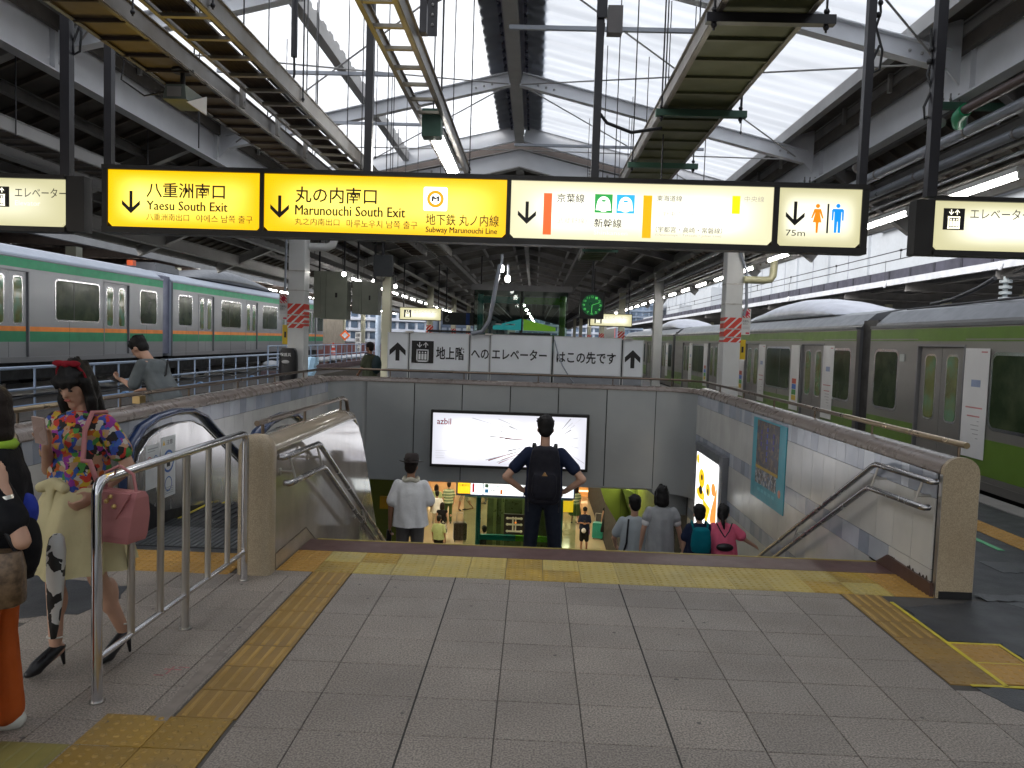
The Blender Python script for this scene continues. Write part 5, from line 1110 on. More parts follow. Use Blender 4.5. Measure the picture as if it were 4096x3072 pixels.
for (a, b, c1, c2) in ((-1.1, -.36, (.01, .25, .27), (.02, .5, .5)), (-.30, .55, (.12, .3, .01), (.25, .6, .03))):
    m = MB(); m.prism([(a, 2.02), (b, 2.02), (b, 2.32 if a < -.5 else 2.12), (a, 2.12 if a < -.5 else 2.32)], 'y', 19.8, 19.83); m.build('notice_strip', mat('notice_strip_%d' % int(a*-10), c1, .4, emit=c2, es=.10), GS)
for (x, z) in ((-.68, 2.2), (-.95, 2.2), (-.60, 2.2)): m = MB(); m.box(x-.08, x+.08, 19.79, 19.799, z-.05, z-.02); m.build('notice_print', mat('notice_white', (.5, .5, .5), .5, emit=(1, 1, 1), es=.15), GS)
for k in range(7): 
    t = thing('distant_lamp', (-.55+.05*k, 40+5*k, 3.9), 'tiny distant ceiling lamp seen through the glass elevator shaft', 'lamp', 'distant ceiling lamps'); m = MB(); m.ell((-.62+.09*k, 40+6*k, 3.6), (.09, .2, .06)); m.build('bulb', tube_far, t); m = MB(); m.tube([(-.62+.09*k, 40+6*k, 3.65), (-.62+.09*k, 40+6*k, 4.3)], .02, 6); m.build('stem', pole_paint, t)
# hanging cabinets, monitor
cab = mat('cabinet_olive_grey', (.22, .235, .19), .45)
for (x0, x1, z0, z1, y, lab) in ((-5.30, -4.50, 2.12, 3.25, 17.9, 'larger hanging metal cabinet right of the left white column'), (-4.42, -3.80, 2.26, 3.05, 18.1, 'smaller hanging metal cabinet left of the cream column')):
    t = thing('hanging_cabinet', ((x0+x1)/2, y, z0), lab, 'cabinet'); xm = x0+(x1-x0)*.36
    m = MB(); m.box(x0, x0+.16, y, y+.4, z0+.02, z1); m.box(x0+.165, xm, y, y+.4, z0, z1); m.build('body', cab, t); m = MB(); m.box(xm+.01, x1, y-.01, y+.4, z0, z1); m.build('door', cab, t)
    m = MB(); m.box(xm+(x1-xm)*.45, xm+(x1-xm)*.55, y-.02, y-.01, (z0+z1)/2-.05, (z0+z1)/2+.06); m.build('handle', dark_metal, t)
    for x in (x0+.1, x1-.1): m = MB(); m.box(x-.02, x+.02, y+.1, y+.14, z1, 4.4); m.build('hanger_post', pole_paint, t)
t = thing('hanging_monitor', (-3.45, 17, 3.1), 'dark hanging information monitor seen from behind, upper left of the hoarding', 'monitor')
m = MB(); m.box(-3.68, -3.25, 16.98, 17.1, 3.10, 3.58); m.build('case', mat('monitor_grey', (.055, .06, .065), .5), t); m = MB(); m.box(-3.66, -3.27, 17.1, 17.22, 3.14, 3.54); m.build('screen_housing', dark_metal, t); m = MB(); m.box(-3.50, -3.44, 17.0, 17.06, 3.58, 4.6); m.build('hanger_post', pole_paint, t)
# ================================================================ TRAINS
def rrect(a0, a1, z0, z1, r, n=5):
    out = []
    for cx, cz, s in ((a1-r, z1-r, 0), (a0+r, z1-r, 90), (a0+r, z0+r, 180), (a1-r, z0+r, 270)): out += [(cx+r*math.cos(R(s+90*k/n)), cz+r*math.sin(R(s+90*k/n))) for k in range(n+1)]
    return out
def make_car(t_name, X, s, y0, y1, doors, dw, zb, zd0, zd1, zg, zc, wins, zw0, zw1, bands, M_side, M_low, M_roof, label, posters=(), W=2.85, zlow=None):
    """s=+1: body lies towards +X of its visible side plane X"""
    t = thing(t_name, (X+s*W/2, (y0+y1)/2, zb-.9), label, 'train', None)
    Xc = X+s*.06; b = MB(); lo, hi = sorted((Xc, X+s*W))
    prof = [(Xc, zb), (Xc, zg-.02), (X+s*.10, zg+.08), (X+s*.35, zc-.12), (X+s*.8, zc-.02), (X+s*W/2, zc), (X+s*(W-.8), zc-.02), (X+s*(W-.35), zc-.12), (X+s*(W-.08), zg+.06), (X+s*W, zg), (X+s*W, zb)]
    b.prism(prof, 'y', y0, y1, 1)
    segs = []; y = y0
    for d in sorted(doors):
        if d-dw/2 > y: segs.append((y, d-dw/2))
        y = max(y, d+dw/2)
    if y < y1: segs.append((y, y1))
    zl = zlow if zlow else zb+.0
    for a, c in segs:
        x0_, x1_ = sorted((X, Xc)); b.box(x0_, x1_, a, c, zl, zg-.025, 0)
        if zl > zb: b.box(x0_, x1_, a, c, zb, zl, 2)
    for d in doors:
        x0_, x1_ = sorted((X, Xc)); b.box(x0_, x1_, d-dw/2, d+dw/2, zd1, zg-.025, 0); b.box(x0_, x1_, d-dw/2, d+dw/2, zb, zd0, 2)
    b.build('body', [M_side, M_roof, M_low], t)
    m = MB(); xs_ = sorted((X-s*.02, X+s*.10)); m.box(xs_[0], xs_[1], y0, y1, zg-.02, zg+.03); m.build('gutter', M_roof, t)
    for (za, zz, mt, nm, dr) in bands:
        m = MB()
        for a, c in (segs if not dr else [(y0, y1)]):
            x0_, x1_ = sorted((X-s*.003, X)); m.box(x0_, x1_, a+.01, c-.01, za, zz)
        m.build(nm, mt, t)
        if nm.startswith('waist'):
            for d in doors: m = MB(); x0_, x1_ = sorted((X+s*.031, X+s*.034)); m.box(x0_, x1_, d-dw/2+.06, d+dw/2-.06, za, zz); m.build(nm, mt, t)
    for d in doors:
        for k in (-1, 1):
            a, c = sorted((d, d+k*(dw/2-.03))); x0_, x1_ = sorted((X+s*.035, X+s*.058)); m = MB(); m.box(x0_, x1_, a+.006, c-.006, zd0, zd1-.02); lf = m.build('door_leaf', M_side, t)
            wa, wc = a+.13*dw, c-.13*dw; h0 = zd0+(zd1-zd0)*.40; h1 = zd1-.15
            m = MB(); m.prism(rrect(wa-.03, wc+.03, h0-.03, h1+.03, .09), 'x', X+s*.030, X+s*.036); m.build('window_frame', chrome, lf)
            m = MB(); m.prism(rrect(wa, wc, h0, h1, .07), 'x', X+s*.026, X+s*.0305); m.build('pane', door_glass, lf)
        m = MB(); x0_, x1_ = sorted((X-s*.01, X+s*.05)); m.box(x0_, x1_, d-dw/2-.03, d-dw/2+.005, zd0, zd1+.03); m.box(x0_, x1_, d+dw/2-.005, d+dw/2+.03, zd0, zd1+.03); m.box(x0_, x1_, d-dw/2, d+dw/2, zd1-.005, zd1+.03); m.box(x0_, x1_, d-dw/2-.04, d+dw/2+.04, zd0-.04, zd0-.005); m.build('door_frame', sil_side2, t)
    for a, c in wins:
        m = MB(); m.prism(rrect(a-.045, c+.045, zw0-.045, zw1+.045, .13), 'x', X-s*.008, X+s*.01); w = m.build('window', chrome, t)
        m = MB(); m.prism(rrect(a, c, zw0, zw1, .10), 'x', X-s*.012, X-s*.0085); m.build('pane', train_glass, w)
        if c-a > 1.6: m = MB(); q = a+(c-a)*.38; x0_, x1_ = sorted((X-s*.0155, X-s*.0125)); m.box(x0_, x1_, q, q+.035, zw0, zw1); m.build('mullion', dark_metal, w)
    for zz in ((zb+.10, zd1+.10) if s > 0 else (zb+.12, 1.86)):
        m = MB(); x0_, x1_ = sorted((X-s*.006, X+s*.01)); [m.box(x0_, x1_, a+.02, c-.02, zz, zz+.018) for a, c in segs]; m.build('body_bead', M_side, t, kind='stuff')
    for a, c in segs:
        if c-a > 2: m = MB(); x0_, x1_ = sorted((X-s*.0035, X)); m.box(x0_, x1_, (a+c)/2-.004, (a+c)/2+.004, zb, zw0-.06); m.build('panel_seam', under_black, t)
    m = MB(); lo, hi = sorted((X+s*.3, X+s*(W-.3))); m.box(lo, hi, y0+.3, y1-.3, zb-.45, zb); m.build('underframe', under_black, t)
    for yy in (y0+2.4, y1-2.4):
        m = MB(); 
        for dy in (-1.0, 1.0):
            for xx in (X+s*.5, X+s*(W-.5)): m.tube([(xx-.06, yy+dy, zb-.42), (xx+.06, yy+dy, zb-.42)], .42, 16)
        lo, hi = sorted((X+s*.35, X+s*.5)); m.box(lo, hi, yy-1.5, yy+1.5, zb-.55, zb-.3); m.build('bogie', under_black, t, kind='stuff')
    for k, (py, side) in enumerate(posters):
        m = MB(); x0_, x1_ = sorted((X-s*.018, X-s*.013)); m.box(x0_, x1_, py-.29, py+.29, .33, 1.86); p = m.build('door_poster', poster_white, t)
        xp = X-s*.020; sg = 1
        m = MB(); x0_, x1_ = sorted((xp, xp+s*.001)); 
        if side: 
            for q, mt_ in enumerate((0, 1, 2, 3)): m.box(x0_, x1_, py-.14, py+.14, .95-.13*q, 1.07-.13*q, q)
            m.build('printed_blocks', [mat('poster_red', (.5, .08, .04), .5), mat('poster_cobalt', (.04, .14, .5), .5), mat('poster_leaf', (.06, .3, .06), .5), mat('poster_gold', (.6, .42, .03), .5)], p)
        else:
            m.box(x0_, x1_, py-.12, py+.10, 1.32, 1.42, 0); m.box(x0_, x1_, py-.2, py+.2, 1.02, 1.04, 1); m.box(x0_, x1_, py-.15, py+.15, .9, .92, 1)
            for q in range(5): m.box(x0_, x1_, py-.14, py-.14+.28*random.random(), .84-.06*q, .85-.06*q, 2)
            m.box(x0_, x1_, py-.24, py-.10, 1.80, 1.82, 1); m.build('printed_lines', [mat('poster_ink_blue', (.28, .34, .5), .5), mat('poster_ink_red', (.5, .2, .2), .5), mat('poster_ink_grey', (.3, .3, .3), .5)], p)
    return t
def ac_unit(par, xc_, y0, y1, z0, h, w=.95, mt=train_roof):
    m = MB(); rings = []; n = 14
    for k in range(n+1):
        q = k/n; y = y0+(y1-y0)*q; e = max(.02, math.sin(PI*q))**.75; hh = h*e; rings.append([(xc_-w*math.cos(PI*j/8), y, z0+hh*math.sin(PI*j/8)**.8 if 0 < j < 8 else z0) for j in range(9)])
    m.loft(rings, 0, True, True); m.build('air_conditioner', mt, par)
gb = [(3.13, 3.36, t_green, 'cantrail_band', True), (1.58, 1.70, t_orange, 'waist_band_orange', False), (1.32, 1.58, t_green2, 'waist_band_green', False)]
pos = [22.4, 17.75, 13.1, 8.45]
L1 = make_car('commuter_train_car', -12.6, -1, 6.1, 25.2, pos, 1.35, .81, .95, 3.05, 3.40, 3.78, [(19.5, 21.45), (14.9, 16.8), (10.2, 12.1), (23.75, 24.75)], 1.90, 2.93, gb, sil_side, sil_side2, train_roof, 'silver train car with green roof band and orange green waist stripe, nearer left one', zlow=1.32)
L2 = make_car('commuter_train_car', -12.6, -1, 25.9, 44.6, [28.6, 33.25, 37.9, 42.4], 1.35, .81, .95, 3.05, 3.40, 3.78, [(26.35, 27.35), (30.0, 31.95), (34.6, 36.5), (39.2, 41.1)], 1.90, 2.93, gb, sil_side, sil_side2, train_roof, 'silver train car with green and orange stripes beyond the coupling, behind the left column', zlow=1.32)
ac_unit(L2, -14.0, 28.5, 37.5, 3.74, .62, 1.0, train_roof2)
m = MB(); m.box(-14.6, -13.4, 26.3, 28.0, 3.78, 3.98); m.box(-14.5, -13.5, 26.4, 27.9, 3.98, 4.08); m.build('roof_ventilator', train_roof2, L2)
m = MB(); m.box(-13.35, -13.15, 24.3, 24.5, 3.78, 3.95); m.build('orange_roof_lamp', mat('lamp_orange_red', (.7, .1, .02), .4), L1)
m = MB(); m.box(-15.2, -12.72, 25.2, 25.9, .9, 3.55); m.build('gangway', mat('gangway_blue_grey', (.16, .17, .24), .4, metal=.3), L1)
m = MB(); m.box(-15.0, -12.9, 44.6, 44.75, 1.9, 3.2); m.build('cab_window', train_glass, L2); m = MB(); m.box(-12.605, -12.596, 43.4, 44.5, 1.9, 3.0); m.build('cab_side_window', train_glass, L2)
lb = [(1.96, 2.155, t_lime, 'cantrail_band', True), (.12, .62, t_lime, 'lower_lime_band', False)]
R1 = make_car('commuter_train_car', 6.2, 1, -4.6, 14.08, [11.68, 7.03, 2.4], 1.30, -.08, .02, 1.88, 2.2, 2.62, [(13.0, 13.82), (8.35, 10.32), (3.7, 5.7)], .80, 1.77, lb, sil_warm, sil_side2, train_roof2, 'stainless train car with lime green bands, nearest at the right edge', [(10.68, 0), (8.03, 1)])
R2 = make_car('commuter_train_car', 6.2, 1, 14.68, 33.3, [16.95, 21.6, 26.25, 30.9], 1.30, -.08, .02, 1.88, 2.2, 2.62, [(14.92, 15.72), (18.4, 20.2), (23.0, 24.85), (27.7, 29.5)], .80, 1.77, lb, sil_warm, sil_side2, train_roof2, 'stainless train car with lime green bands, second one behind the right column', [(15.98, 0), (17.98, 1), (20.6, 0), (22.6, 1), (25.2, 0), (27.3, 1), (29.9, 0)])
R3 = make_car('commuter_train_car', 6.2, 1, 33.9, 52.5, [36.2, 40.85, 45.5, 50.1], 1.30, -.08, .02, 1.88, 2.2, 2.62, [(34.1, 34.9), (37.6, 39.5), (42.2, 44.1)], .80, 1.77, lb, sil_warm, sil_side2, train_roof2, 'stainless train car with lime green bands, third and farthest one visible', [(35.2, 0), (37.2, 1)])
dome = mat('dome_grey', (.36, .38, .44), .35); ac_unit(R2, 7.6, 16.8, 23.8, 2.55, .55, 1.05, dome); ac_unit(R3, 7.6, 34.8, 42, 2.55, .55, 1.05, dome)
for t, y in ((R1, 14.08), (R2, 33.3)): m = MB(); m.box(6.32, 8.9, y, y+.6, .1, 2.35); m.build('gangway', gap_dark, t)
m = MB(); m.box(6.18, 6.194, 12.75, 12.90, 1.62, 1.74); m.build('car_number_plate', mat('plate_pale', (.4, .42, .4), .4), R1)
m = MB(); m.box(7.2, 8.0, 21.5, 25, 2.6, 2.72); m.build('roof_vent', mat('vent_olive', (.2, .2, .12), .5), R2)
# pantograph on the nearest right car
m = MB()
for x in (7.0, 8.2):
    m.beam((x, 9.4, 2.95), (x, 11.6, 2.95), .05, .05); m.beam((x, 11.5, 2.97), (x+(7.6-x)*.4, 10.0, 3.4), .04, .04); m.beam((x+(7.6-x)*.4, 10.0, 3.4), (x+(7.6-x)*.5, 11.2, 3.68), .035, .035)
m.beam((6.7, 11.2, 3.69), (8.5, 11.2, 3.69), .06, .05); m.beam((6.9, 11.45, 3.67), (8.3, 11.45, 3.67), .04, .04)
for y in (9.4, 11.6): m.beam((7.0, y, 2.95), (8.2, y, 2.95), .05, .05)
m.build('pantograph', dark_metal, R1)
for (x, y) in ((7.0, 9.5), (7.0, 11.5), (8.2, 9.5), (8.2, 11.5)):
    m = MB(); 
    for k in range(4): m.tube([(x, y, 2.60+.085*k), (x, y, 2.64+.085*k)], .085, 10)
    m.tube([(x, y, 2.58), (x, y, 2.95)], .035, 8); m.build('insulator', mat('insulator_pale', (.45, .5, .52), .3), R1)
m = MB(); m.tube([(6.9, 13.4, 2.62), (6.95, 12.8, 2.68), (7.0, 12.2, 2.82), (7.02, 11.8, 2.95)], .035, 6); m.tube([(6.75, 13.9, 2.55), (6.8, 10, 2.60)], .02, 6); m.build('roof_cable', cable_black, R1)
# rails for both running lines
for xs_, z, lab in (((-14.75, -13.3), -.02, 'rails under the green striped train'), ((6.95, 8.3), -1.0, 'rails under the lime banded train'), ((-7.4, -8.85), -1.05, 'empty track rails below the left platform edge')):
    t = thing('railway_track', (xs_[0], 20, z), lab, 'track')
    for x in xs_: m = MB(); m.ibeam((x, -5, z), (x, 130, z), .09, .15, .02); m.build('rail', steel_dull, t)
vi = MB(); vi.box(-16.2, -10.0, -10, 130, -1.2, -.15); tag(vi.build('viaduct_deck', ballast), kind='structure')

# blue and white trackside railing, left
BR = thing('trackside_railing', (-9.8, 16, -.2), 'blue white tube railing with cables between the platform and the green striped train', 'railing')
for z, r in ((.92, .030), (.50, .026)): m = MB(); m.tube([(-9.8, 7.5, z), (-9.8, 29.9, z)], r, 8); m.build('rail', rail_blue, BR)
for y in [7.5+1.0*i for i in range(23)]: m = MB(); m.tube([(-9.8, y, -.3), (-9.8, y, .92)], .024, 6); m.build('post', rail_blue, BR)
BP = thing('blue_pipe', (-9.6, 18, .17), 'thick pale blue pipe running below the trackside railing', 'pipe')
m = MB(); m.tube([(-9.62, 6, .18), (-9.62, 29.9, .15)], .06, 10); m.build('pipe', pipe_blue, BP)
for y in (9.5, 13.4, 17.4, 21.4, 25.4): m = MB(); m.tube([(-9.62, y, .175), (-9.62, y+.14, .175)], .082, 10); m.build('collar', pipe_blue, BP)
for y in (8, 12, 16, 20, 24, 28): m = MB(); m.box(-9.66, -9.58, y-.04, y+.04, -1.15, .12); m.build('pipe_stand', purlin_grey, BP)
SC = thing('sagging_cables', (-9.75, 16, .4), 'black cables drooping along the blue white railing', 'cable')
for q, zz in ((0, .47), (1, .42)): m = MB(); m.tube([(-9.76+.03*q, y, zz-.12*abs(math.sin(y*PI/4+q))) for y in [8+.5*i for i in range(44)]], .022, 5); m.build('cable', cable_black, SC)
# far part of the viaduct with red brown parapet
VP_ = thing('viaduct_parapet', (-11, 40, 0), 'red brown viaduct parapet with railing and white sacks beyond the left column', 'wall')
m = MB(); m.box(-11.15, -10.95, 30.5, 75, -1.15, .15); m.build('parapet', mat('parapet_brown', (.12, .08, .085), .7, var=.2), VP_)
m = MB(); m.box(-13.4, -13.2, 44.9, 90, -.1, 1.12); m.build('parapet', mat('parapet_red', (.26, .09, .08), .75, var=.2), VP_)
m = MB()
for y in [31+1.2*i for i in range(30)]: m.beam((-11.05, y, .15), (-11.05, y, 1.17), .05, .05)
m.build('posts', rail_blue, VP_)
for z in (1.17, .66): m = MB(); m.tube([(-11.05, 31, z), (-11.05, 66, z)], .03, 6); m.build('rail', rail_blue, VP_)
for i in range(14): m = MB(); m.ell((-11.6, 33+1.35*i+.3*(i % 3), .33), (.35, .55, .17)); m.build('white_sack', mat('sack_white', (.6, .62, .65), .7), VP_)
t = thing('blue_tarpaulin', (-9.8, 27, .3), 'crumpled pale blue tarpaulin tied at the railing right of the left column', 'tarpaulin')
m = MB(); rings = []; random.seed(4)
for k in range(7): rings.append([(-8.75+.2*(1+.5*random.random())*math.cos(a)+.03*k, 29.0+.2*math.sin(a), .1+.12*k+.05*random.random()) for a in [2*PI*j/8 for j in range(8)]])
m.loft(rings, 0, True, False); m.build('sheet', mat('tarp_blue', (.30, .48, .66), .5), t)
t = thing('diamond_signal', (-12.4, 49, 1.2), 'orange diamond shaped track marker on the far viaduct', 'signal')
m = MB(); m.prism([(-12.4, 1.35), (-12.05, 1.7), (-12.4, 2.05), (-12.75, 1.7)], 'y', 49, 49.05); m.build('board', mat('signal_orange', (.8, .15, .03), .4, emit=(1, .2, .05), es=.05), t); m = MB(); m.prism([(-12.4, 1.5), (-12.2, 1.7), (-12.4, 1.9), (-12.6, 1.7)], 'y', 48.97, 48.995); m.build('centre', white_print, t); m = MB(); m.box(-12.43, -12.37, 49.06, 49.1, -.1, 2.1); m.build('post', purlin_grey, t)
t = thing('traffic_cone', (-12.7, 47.5, -.1), 'small red and white traffic cone beside the orange diamond marker', 'cone')
m = MB(); m.tube([(-12.75, 47.5, .05), (-12.75, 47.5, .75+.45)], [.24, .05], 12); m.build('cone', stripes('cone_stripes', (.75, .08, .04), (.75, .75, .75), .3, .4, (0, 0, 1)), t); m = MB(); m.box(-13, -12.5, 47.3, 47.7, -.1, .05); m.build('base', black_rubber, t)
t = thing('vertical_track_sign', (-11.9, 51, 1), 'small white upright sign board with black characters on the far viaduct', 'sign')
m = MB(); m.box(-12.2, -11.8, 51, 51.05, .55, 1.95); m.build('board', sign_w, t)
for k, ch in enumerate('線路切替'): text(ch, -12.12, -11.88, 1.62-.33*k, 1.86-.33*k, 50.985, black_print, t)
m = MB(); m.box(-12.03, -11.97, 51.05, 51.1, -.1, 1.9); m.build('post', purlin_grey, t)
t = thing('station_mast', (-9.5, 45, 0), 'pale blue steel mast left of the cream column', 'mast'); m = MB(); m.tube([(-9.6, 46, -.1), (-9.6, 46, 5.2)], .17, 10); m.build('mast', mat('mast_pale_blue', (.4, .48, .6), .4), t); m = MB(); m.box(-11.5, -8.0, 45.9, 46.05, 4.9, 5.1); m.build('arm', purlin_grey, t)
# overhead wires
for X, za, zb_, lab in ((7.65, 3.92, 3.74, 'overhead line wires with droppers above the lime banded train'), (-14, 5.5, 5.1, 'overhead line wires above the green striped train'), (-8.2, 5.0, 4.6, 'overhead line wires above the empty left track')):
    t = thing('overhead_wires', (X, 20, zb_), lab, 'wires')
    for z in (za, zb_): m = MB(); m.tube([(X, -4, z), (X, 110, z)], .012 if X > 0 else .016, 5); m.build('wire', cable_black, t)
    for y in [6+3.4*i for i in range(16)]:
        m = MB(); m.tube([(X, y, zb_), (X, y, za)], .008, 4); m.ell((X, y, za), (.03, .06, .03), 0, 6, 4); m.build('dropper', cable_black, t)
t = thing('wire_loop', (7.65, 12.5, 4), 'curled loop of wire on the overhead line right of the long sign', 'wire')
m = MB(); m.tube([(7.65+.0, 13.4-.3*math.cos(a)-.1*a/6, 4.02+.16*math.sin(a)+.04*a/6) for a in [i*.5-1 for i in range(14)]], .014, 5); m.build('wire', cable_black, t)
for i, (x, y, z) in enumerate(((9.0, 15.0, 3.55), (9.3, 20.5, 3.6), (9.6, 29, 3.7))):
    t = thing('drop_insulator', (x, y, z), 'small white insulator hanging beside the neighbouring canopy, %s' % ('nearest', 'middle', 'farthest')[i], 'insulator'); m = MB(); m.tube([(x, y, z+.05), (x, y, z+.6)], .006, 4); m.build('wire', cable_black, t); m = MB(); m.tube([(x, y, z-.12), (x, y, z-.02), (x, y, z+.05)], [.03, .07, .02], 8); m.build('bell', white_steel, t)

# ================================================================ NEIGHBOURING PLATFORMS AND BUILDINGS
NR = thing('neighbouring_canopy', (16, 40, 0), 'neighbouring platform canopy with white edge beam beyond the lime banded train', 'canopy')
m = MB(); m.box(12.38, 12.5, -10, 130, 4.10, 4.30); m.build('edge_beam', mat('edge_white', (.50, .52, .56), .4), NR); m = MB(); m.box(12.42, 12.6, -10, 130, 4.305, 4.62); m.build('edge_flashing', mat('flashing_purple_grey', (.045, .045, .065), .6, var=.25, vs_=1.5), NR)
m = MB()
for i in range(70): m.box(12.405, 12.419, -9+1.5*i, -9+1.5*i+.12, 4.31, 4.60)
m.build('flashing_joints', mat('joint_purple', (.02, .02, .03), .6), NR)
m = MB(); m.box(12.5, 21, -10, 130, 4.45, 4.55); m.build('deck', roof_dark, NR)
for x in (13.6, 15, 17.2, 19.4): m = MB(); m.ibeam((x, -10, 4.22), (x, 120, 4.22), .14, .24, .015); m.build('purlin', purlin_grey, NR)
for y in [1+5*i for i in range(16)]:
    m = MB(); m.ibeam((12.5, y, 4.0), (20.8, y, 4.0), .16, .3, .02); m.build('cross_beam', purlin_grey, NR)
    m = MB(); m.box(16.4, 16.7, y-.15, y+.15, -.1, 4.0); m.build('column', col_cream, NR)
m = MB(); m.box(12.3, 21, -10, 130, -1.2, -.05); m.build('platform_slab', concrete, NR)
t = thing('distant_train', (25, 40, 0), 'dark side of a further train under the neighbouring canopy', 'train'); m = MB(); m.box(22, 24.8, 0, 90, -.4, 3.1); m.build('body', sil_side2, t); m = MB(); [m.box(21.98, 21.995, 1+2.5*i, 2.6+2.5*i, 1.2, 2.3) for i in range(34)]; m.build('window_row', train_glass, t)
bw_ = mat('building_white', (.38, .41, .45), .6, var=.04, dirt=(.31, .34, .38), dscale=.2, damt=.4); bj = mat('building_joint', (.32, .34, .39), .6)
WBd = thing('white_building', (32, 90, 0), 'long plain white panelled building wall behind the neighbouring canopy', 'building')
m = MB(); m.box(26, 44, 58, 170, -1.2, 10.9); m.build('wall', bw_, WBd); m = MB(); m.box(25.85, 44.2, 57.9, 170, 10.9, 11.25); m.build('parapet', bw_, WBd)
for i in range(12): m = MB(); m.box(25.8, 26, 60+8*i, 60.7+8*i, -1, 10.9); m.build('pilaster', bw_, WBd); m = MB(); m.box(25.94, 25.998, 64+8*i, 64.08+8*i, 0, 10.8); m.build('panel_joint', bj, WBd)
for i in range(6): m = MB(); m.ell((25.7, 62+9*i, 5.2), (.2, .35, .45), 0, 8, 6); m.build('wall_lamp', mat('wall_lamp_grey', (.35, .37, .4), .5), WBd)
WB2 = thing('white_building', (30, 45, 0), 'taller white building block with a plum coloured roof edge, right of the long sign', 'building')
m = MB(); m.box(25.9, 44, 14, 57.8, -1.2, 10.7); m.build('wall', bw_, WB2); m = MB(); m.box(25.6, 44, 14, 57.9, 10.7, 11.0); m.build('ledge', bj, WB2); m = MB(); m.prism([(25.6, 11.0), (44, 11.0), (44, 13), (27.6, 13), (26.2, 12.6)], 'y', 14, 57.9); m.build('roof', mat('roof_plum', (.12, .075, .12), .6), WB2)
for y, w, h in ((34, 3.6, 2.4), (40, 2.6, 1.6), (28, 4.5, 2.6)):
    m = MB(); [m.box(25.84, 25.899, y, y+w, 6.5-.16*k-.05, 6.5-.16*k) for k in range(int(h/.16))]; m.build('louvre', bj, WB2)
WB3 = thing('white_annex', (25, 110, 0), 'stepped white annex blocks at the far end of the white building', 'building')
for q in ((23, 26, 100, 112, 9.5), (21.5, 25, 114, 124, 7.8), (20, 24, 128, 140, 6.6)): m = MB(); m.box(q[0], q[1], q[2], q[3], -1, q[4]); m.build('wall', bw_, WB3)
# left neighbouring canopy
NL = thing('neighbouring_canopy', (-20, 40, 0), 'brown steel canopy of the next platform beyond the green striped train', 'canopy')
m = MB(); m.box(-30, -15.6, -10, 95, 5.5, 5.6); m.build('deck', roof_brown, NL); m = MB(); m.box(-15.7, -15.5, -10, 95, 4.55, 4.95); m.build('edge_beam', white_steel2, NL)
for x in (-17.4, -19.5, -21.6, -24, -27): m = MB(); m.ibeam((x, -10, 5.1), (x, 95, 5.1), .2, .34, .02); m.build('purlin', mat('beam_brown', (.16, .12, .10), .6, var=.2), NL)
for y in [2+4*i for i in range(23)]:
    m = MB(); m.ibeam((-15.6, y, 4.7), (-29.8, y, 4.7), .18, .3, .02); m.build('cross_beam', MATS['beam_brown'], NL)
for y in [4+8*i for i in range(11)]: m = MB(); m.box(-17.6, -17.2, y-.2, y+.2, -.1, 4.7); m.build('column', col_cream, NL)
m = MB(); m.box(-30, -16.3, -10, 95, -1.1, .75); m.build('platform_slab', concrete, NL)
m = MB(); m.box(-30.3, -30, -10, 95, 0, 5.5); m.build('back_wall', mat('back_wall_brown', (.10, .075, .06), .8, var=.3, vs_=.6), NL)
m = MB(); [m.box(-29.98, -29.9, -8+3.5*i, -6+3.5*i, 2.0, 4.0) for i in range(28)]; m.build('wall_panels', mat('wall_panels_tan', (.24, .18, .13), .6, var=.3, vs_=.5), NL)
for i in range(22): lamp(-16.4, 36+2.4*i, 4.35, 1.8, 'glowing tube lamp in the row under the next platform canopy on the left', 'lamps of the next left platform', tube_far, .06)
for i in range(8): lamp(-19.5, 6+7*i, 4.45, 1.2, 'glowing tube lamp deep under the next canopy behind the green striped train', 'inner lamps of the next left platform', tube_on, .05)
t = thing('platform_kiosk', (-17.8, 62, .8), 'beige kiosk block on the next platform past the end of the green striped train', 'kiosk'); m = MB(); m.box(-19.5, -16.9, 56, 66, .75, 3.4); m.build('wall', mat('kiosk_beige', (.40, .34, .26), .6), t); m = MB(); m.box(-19.7, -16.8, 55.9, 66.1, 3.4, 3.55); m.build('roof', purlin_grey, t)
# office buildings far away
def office(x0, x1, y, h, nx, nz, wall, win, label, z0=0, dep=14, rows0=0):
    t = thing('office_building', ((x0+x1)/2, y, -1), label, 'building')
    m = MB(); m.box(x0, x1, y, y+dep, -1, h); m.build('wall', wall, t); m = MB(); m.box(x0-.2, x1+.2, y-.2, y+dep, h, h+.5); m.build('parapet', wall, t)
    sx = (x1-x0)/nx; sz = (h-1)/nz; b = MB(); b.box(-sx*.34, sx*.34, -.05, .05, -sz*.30, sz*.30); me = b.mesh('window', win, rec=False)[0]; b = MB(); b.box(-sx*.05, sx*.05, -.09, .09, -sz*.34, sz*.34); b.box(-sx*.4, sx*.4, -.12, .12, -sz*.40, -sz*.33); me2 = b.mesh('window_sill', wall, rec=False)[0]
    for i in range(nx):
        for k in range(nz): p = (x0+sx*(i+.5), y-.03, 1+sz*(k+.5)); w = link('window', me, t, p); 
    m = MB(); [m.box(x0, x1, y-.25, y-.001, 1+sz*k-.16, 1+sz*k+.12) for k in range(nz+1)]; m.build('floor_band', wall, t)
    return t
ow = mat('office_pale', (.50, .54, .62), .6, var=.1, vs_=.3); og = mat('office_window', (.10, .14, .20), .15, var=.5, vs_=.4); ow2 = mat('office_blue_grey', (.20, .25, .33), .6)
office(-26, -14.5, 100, 14, 9, 9, ow, og, 'pale office block with many windows seen beyond the left platforms')
office(-14, -4.5, 112, 11, 9, 8, ow2, mat('office_window_bright', (.55, .6, .68), .3), 'blue grey office block with bright windows behind the cream column')
office(-40, -27.5, 120, 20, 8, 12, mat('office_orange', (.45, .2, .12), .7), og, 'orange brown tower standing behind the next left platform')
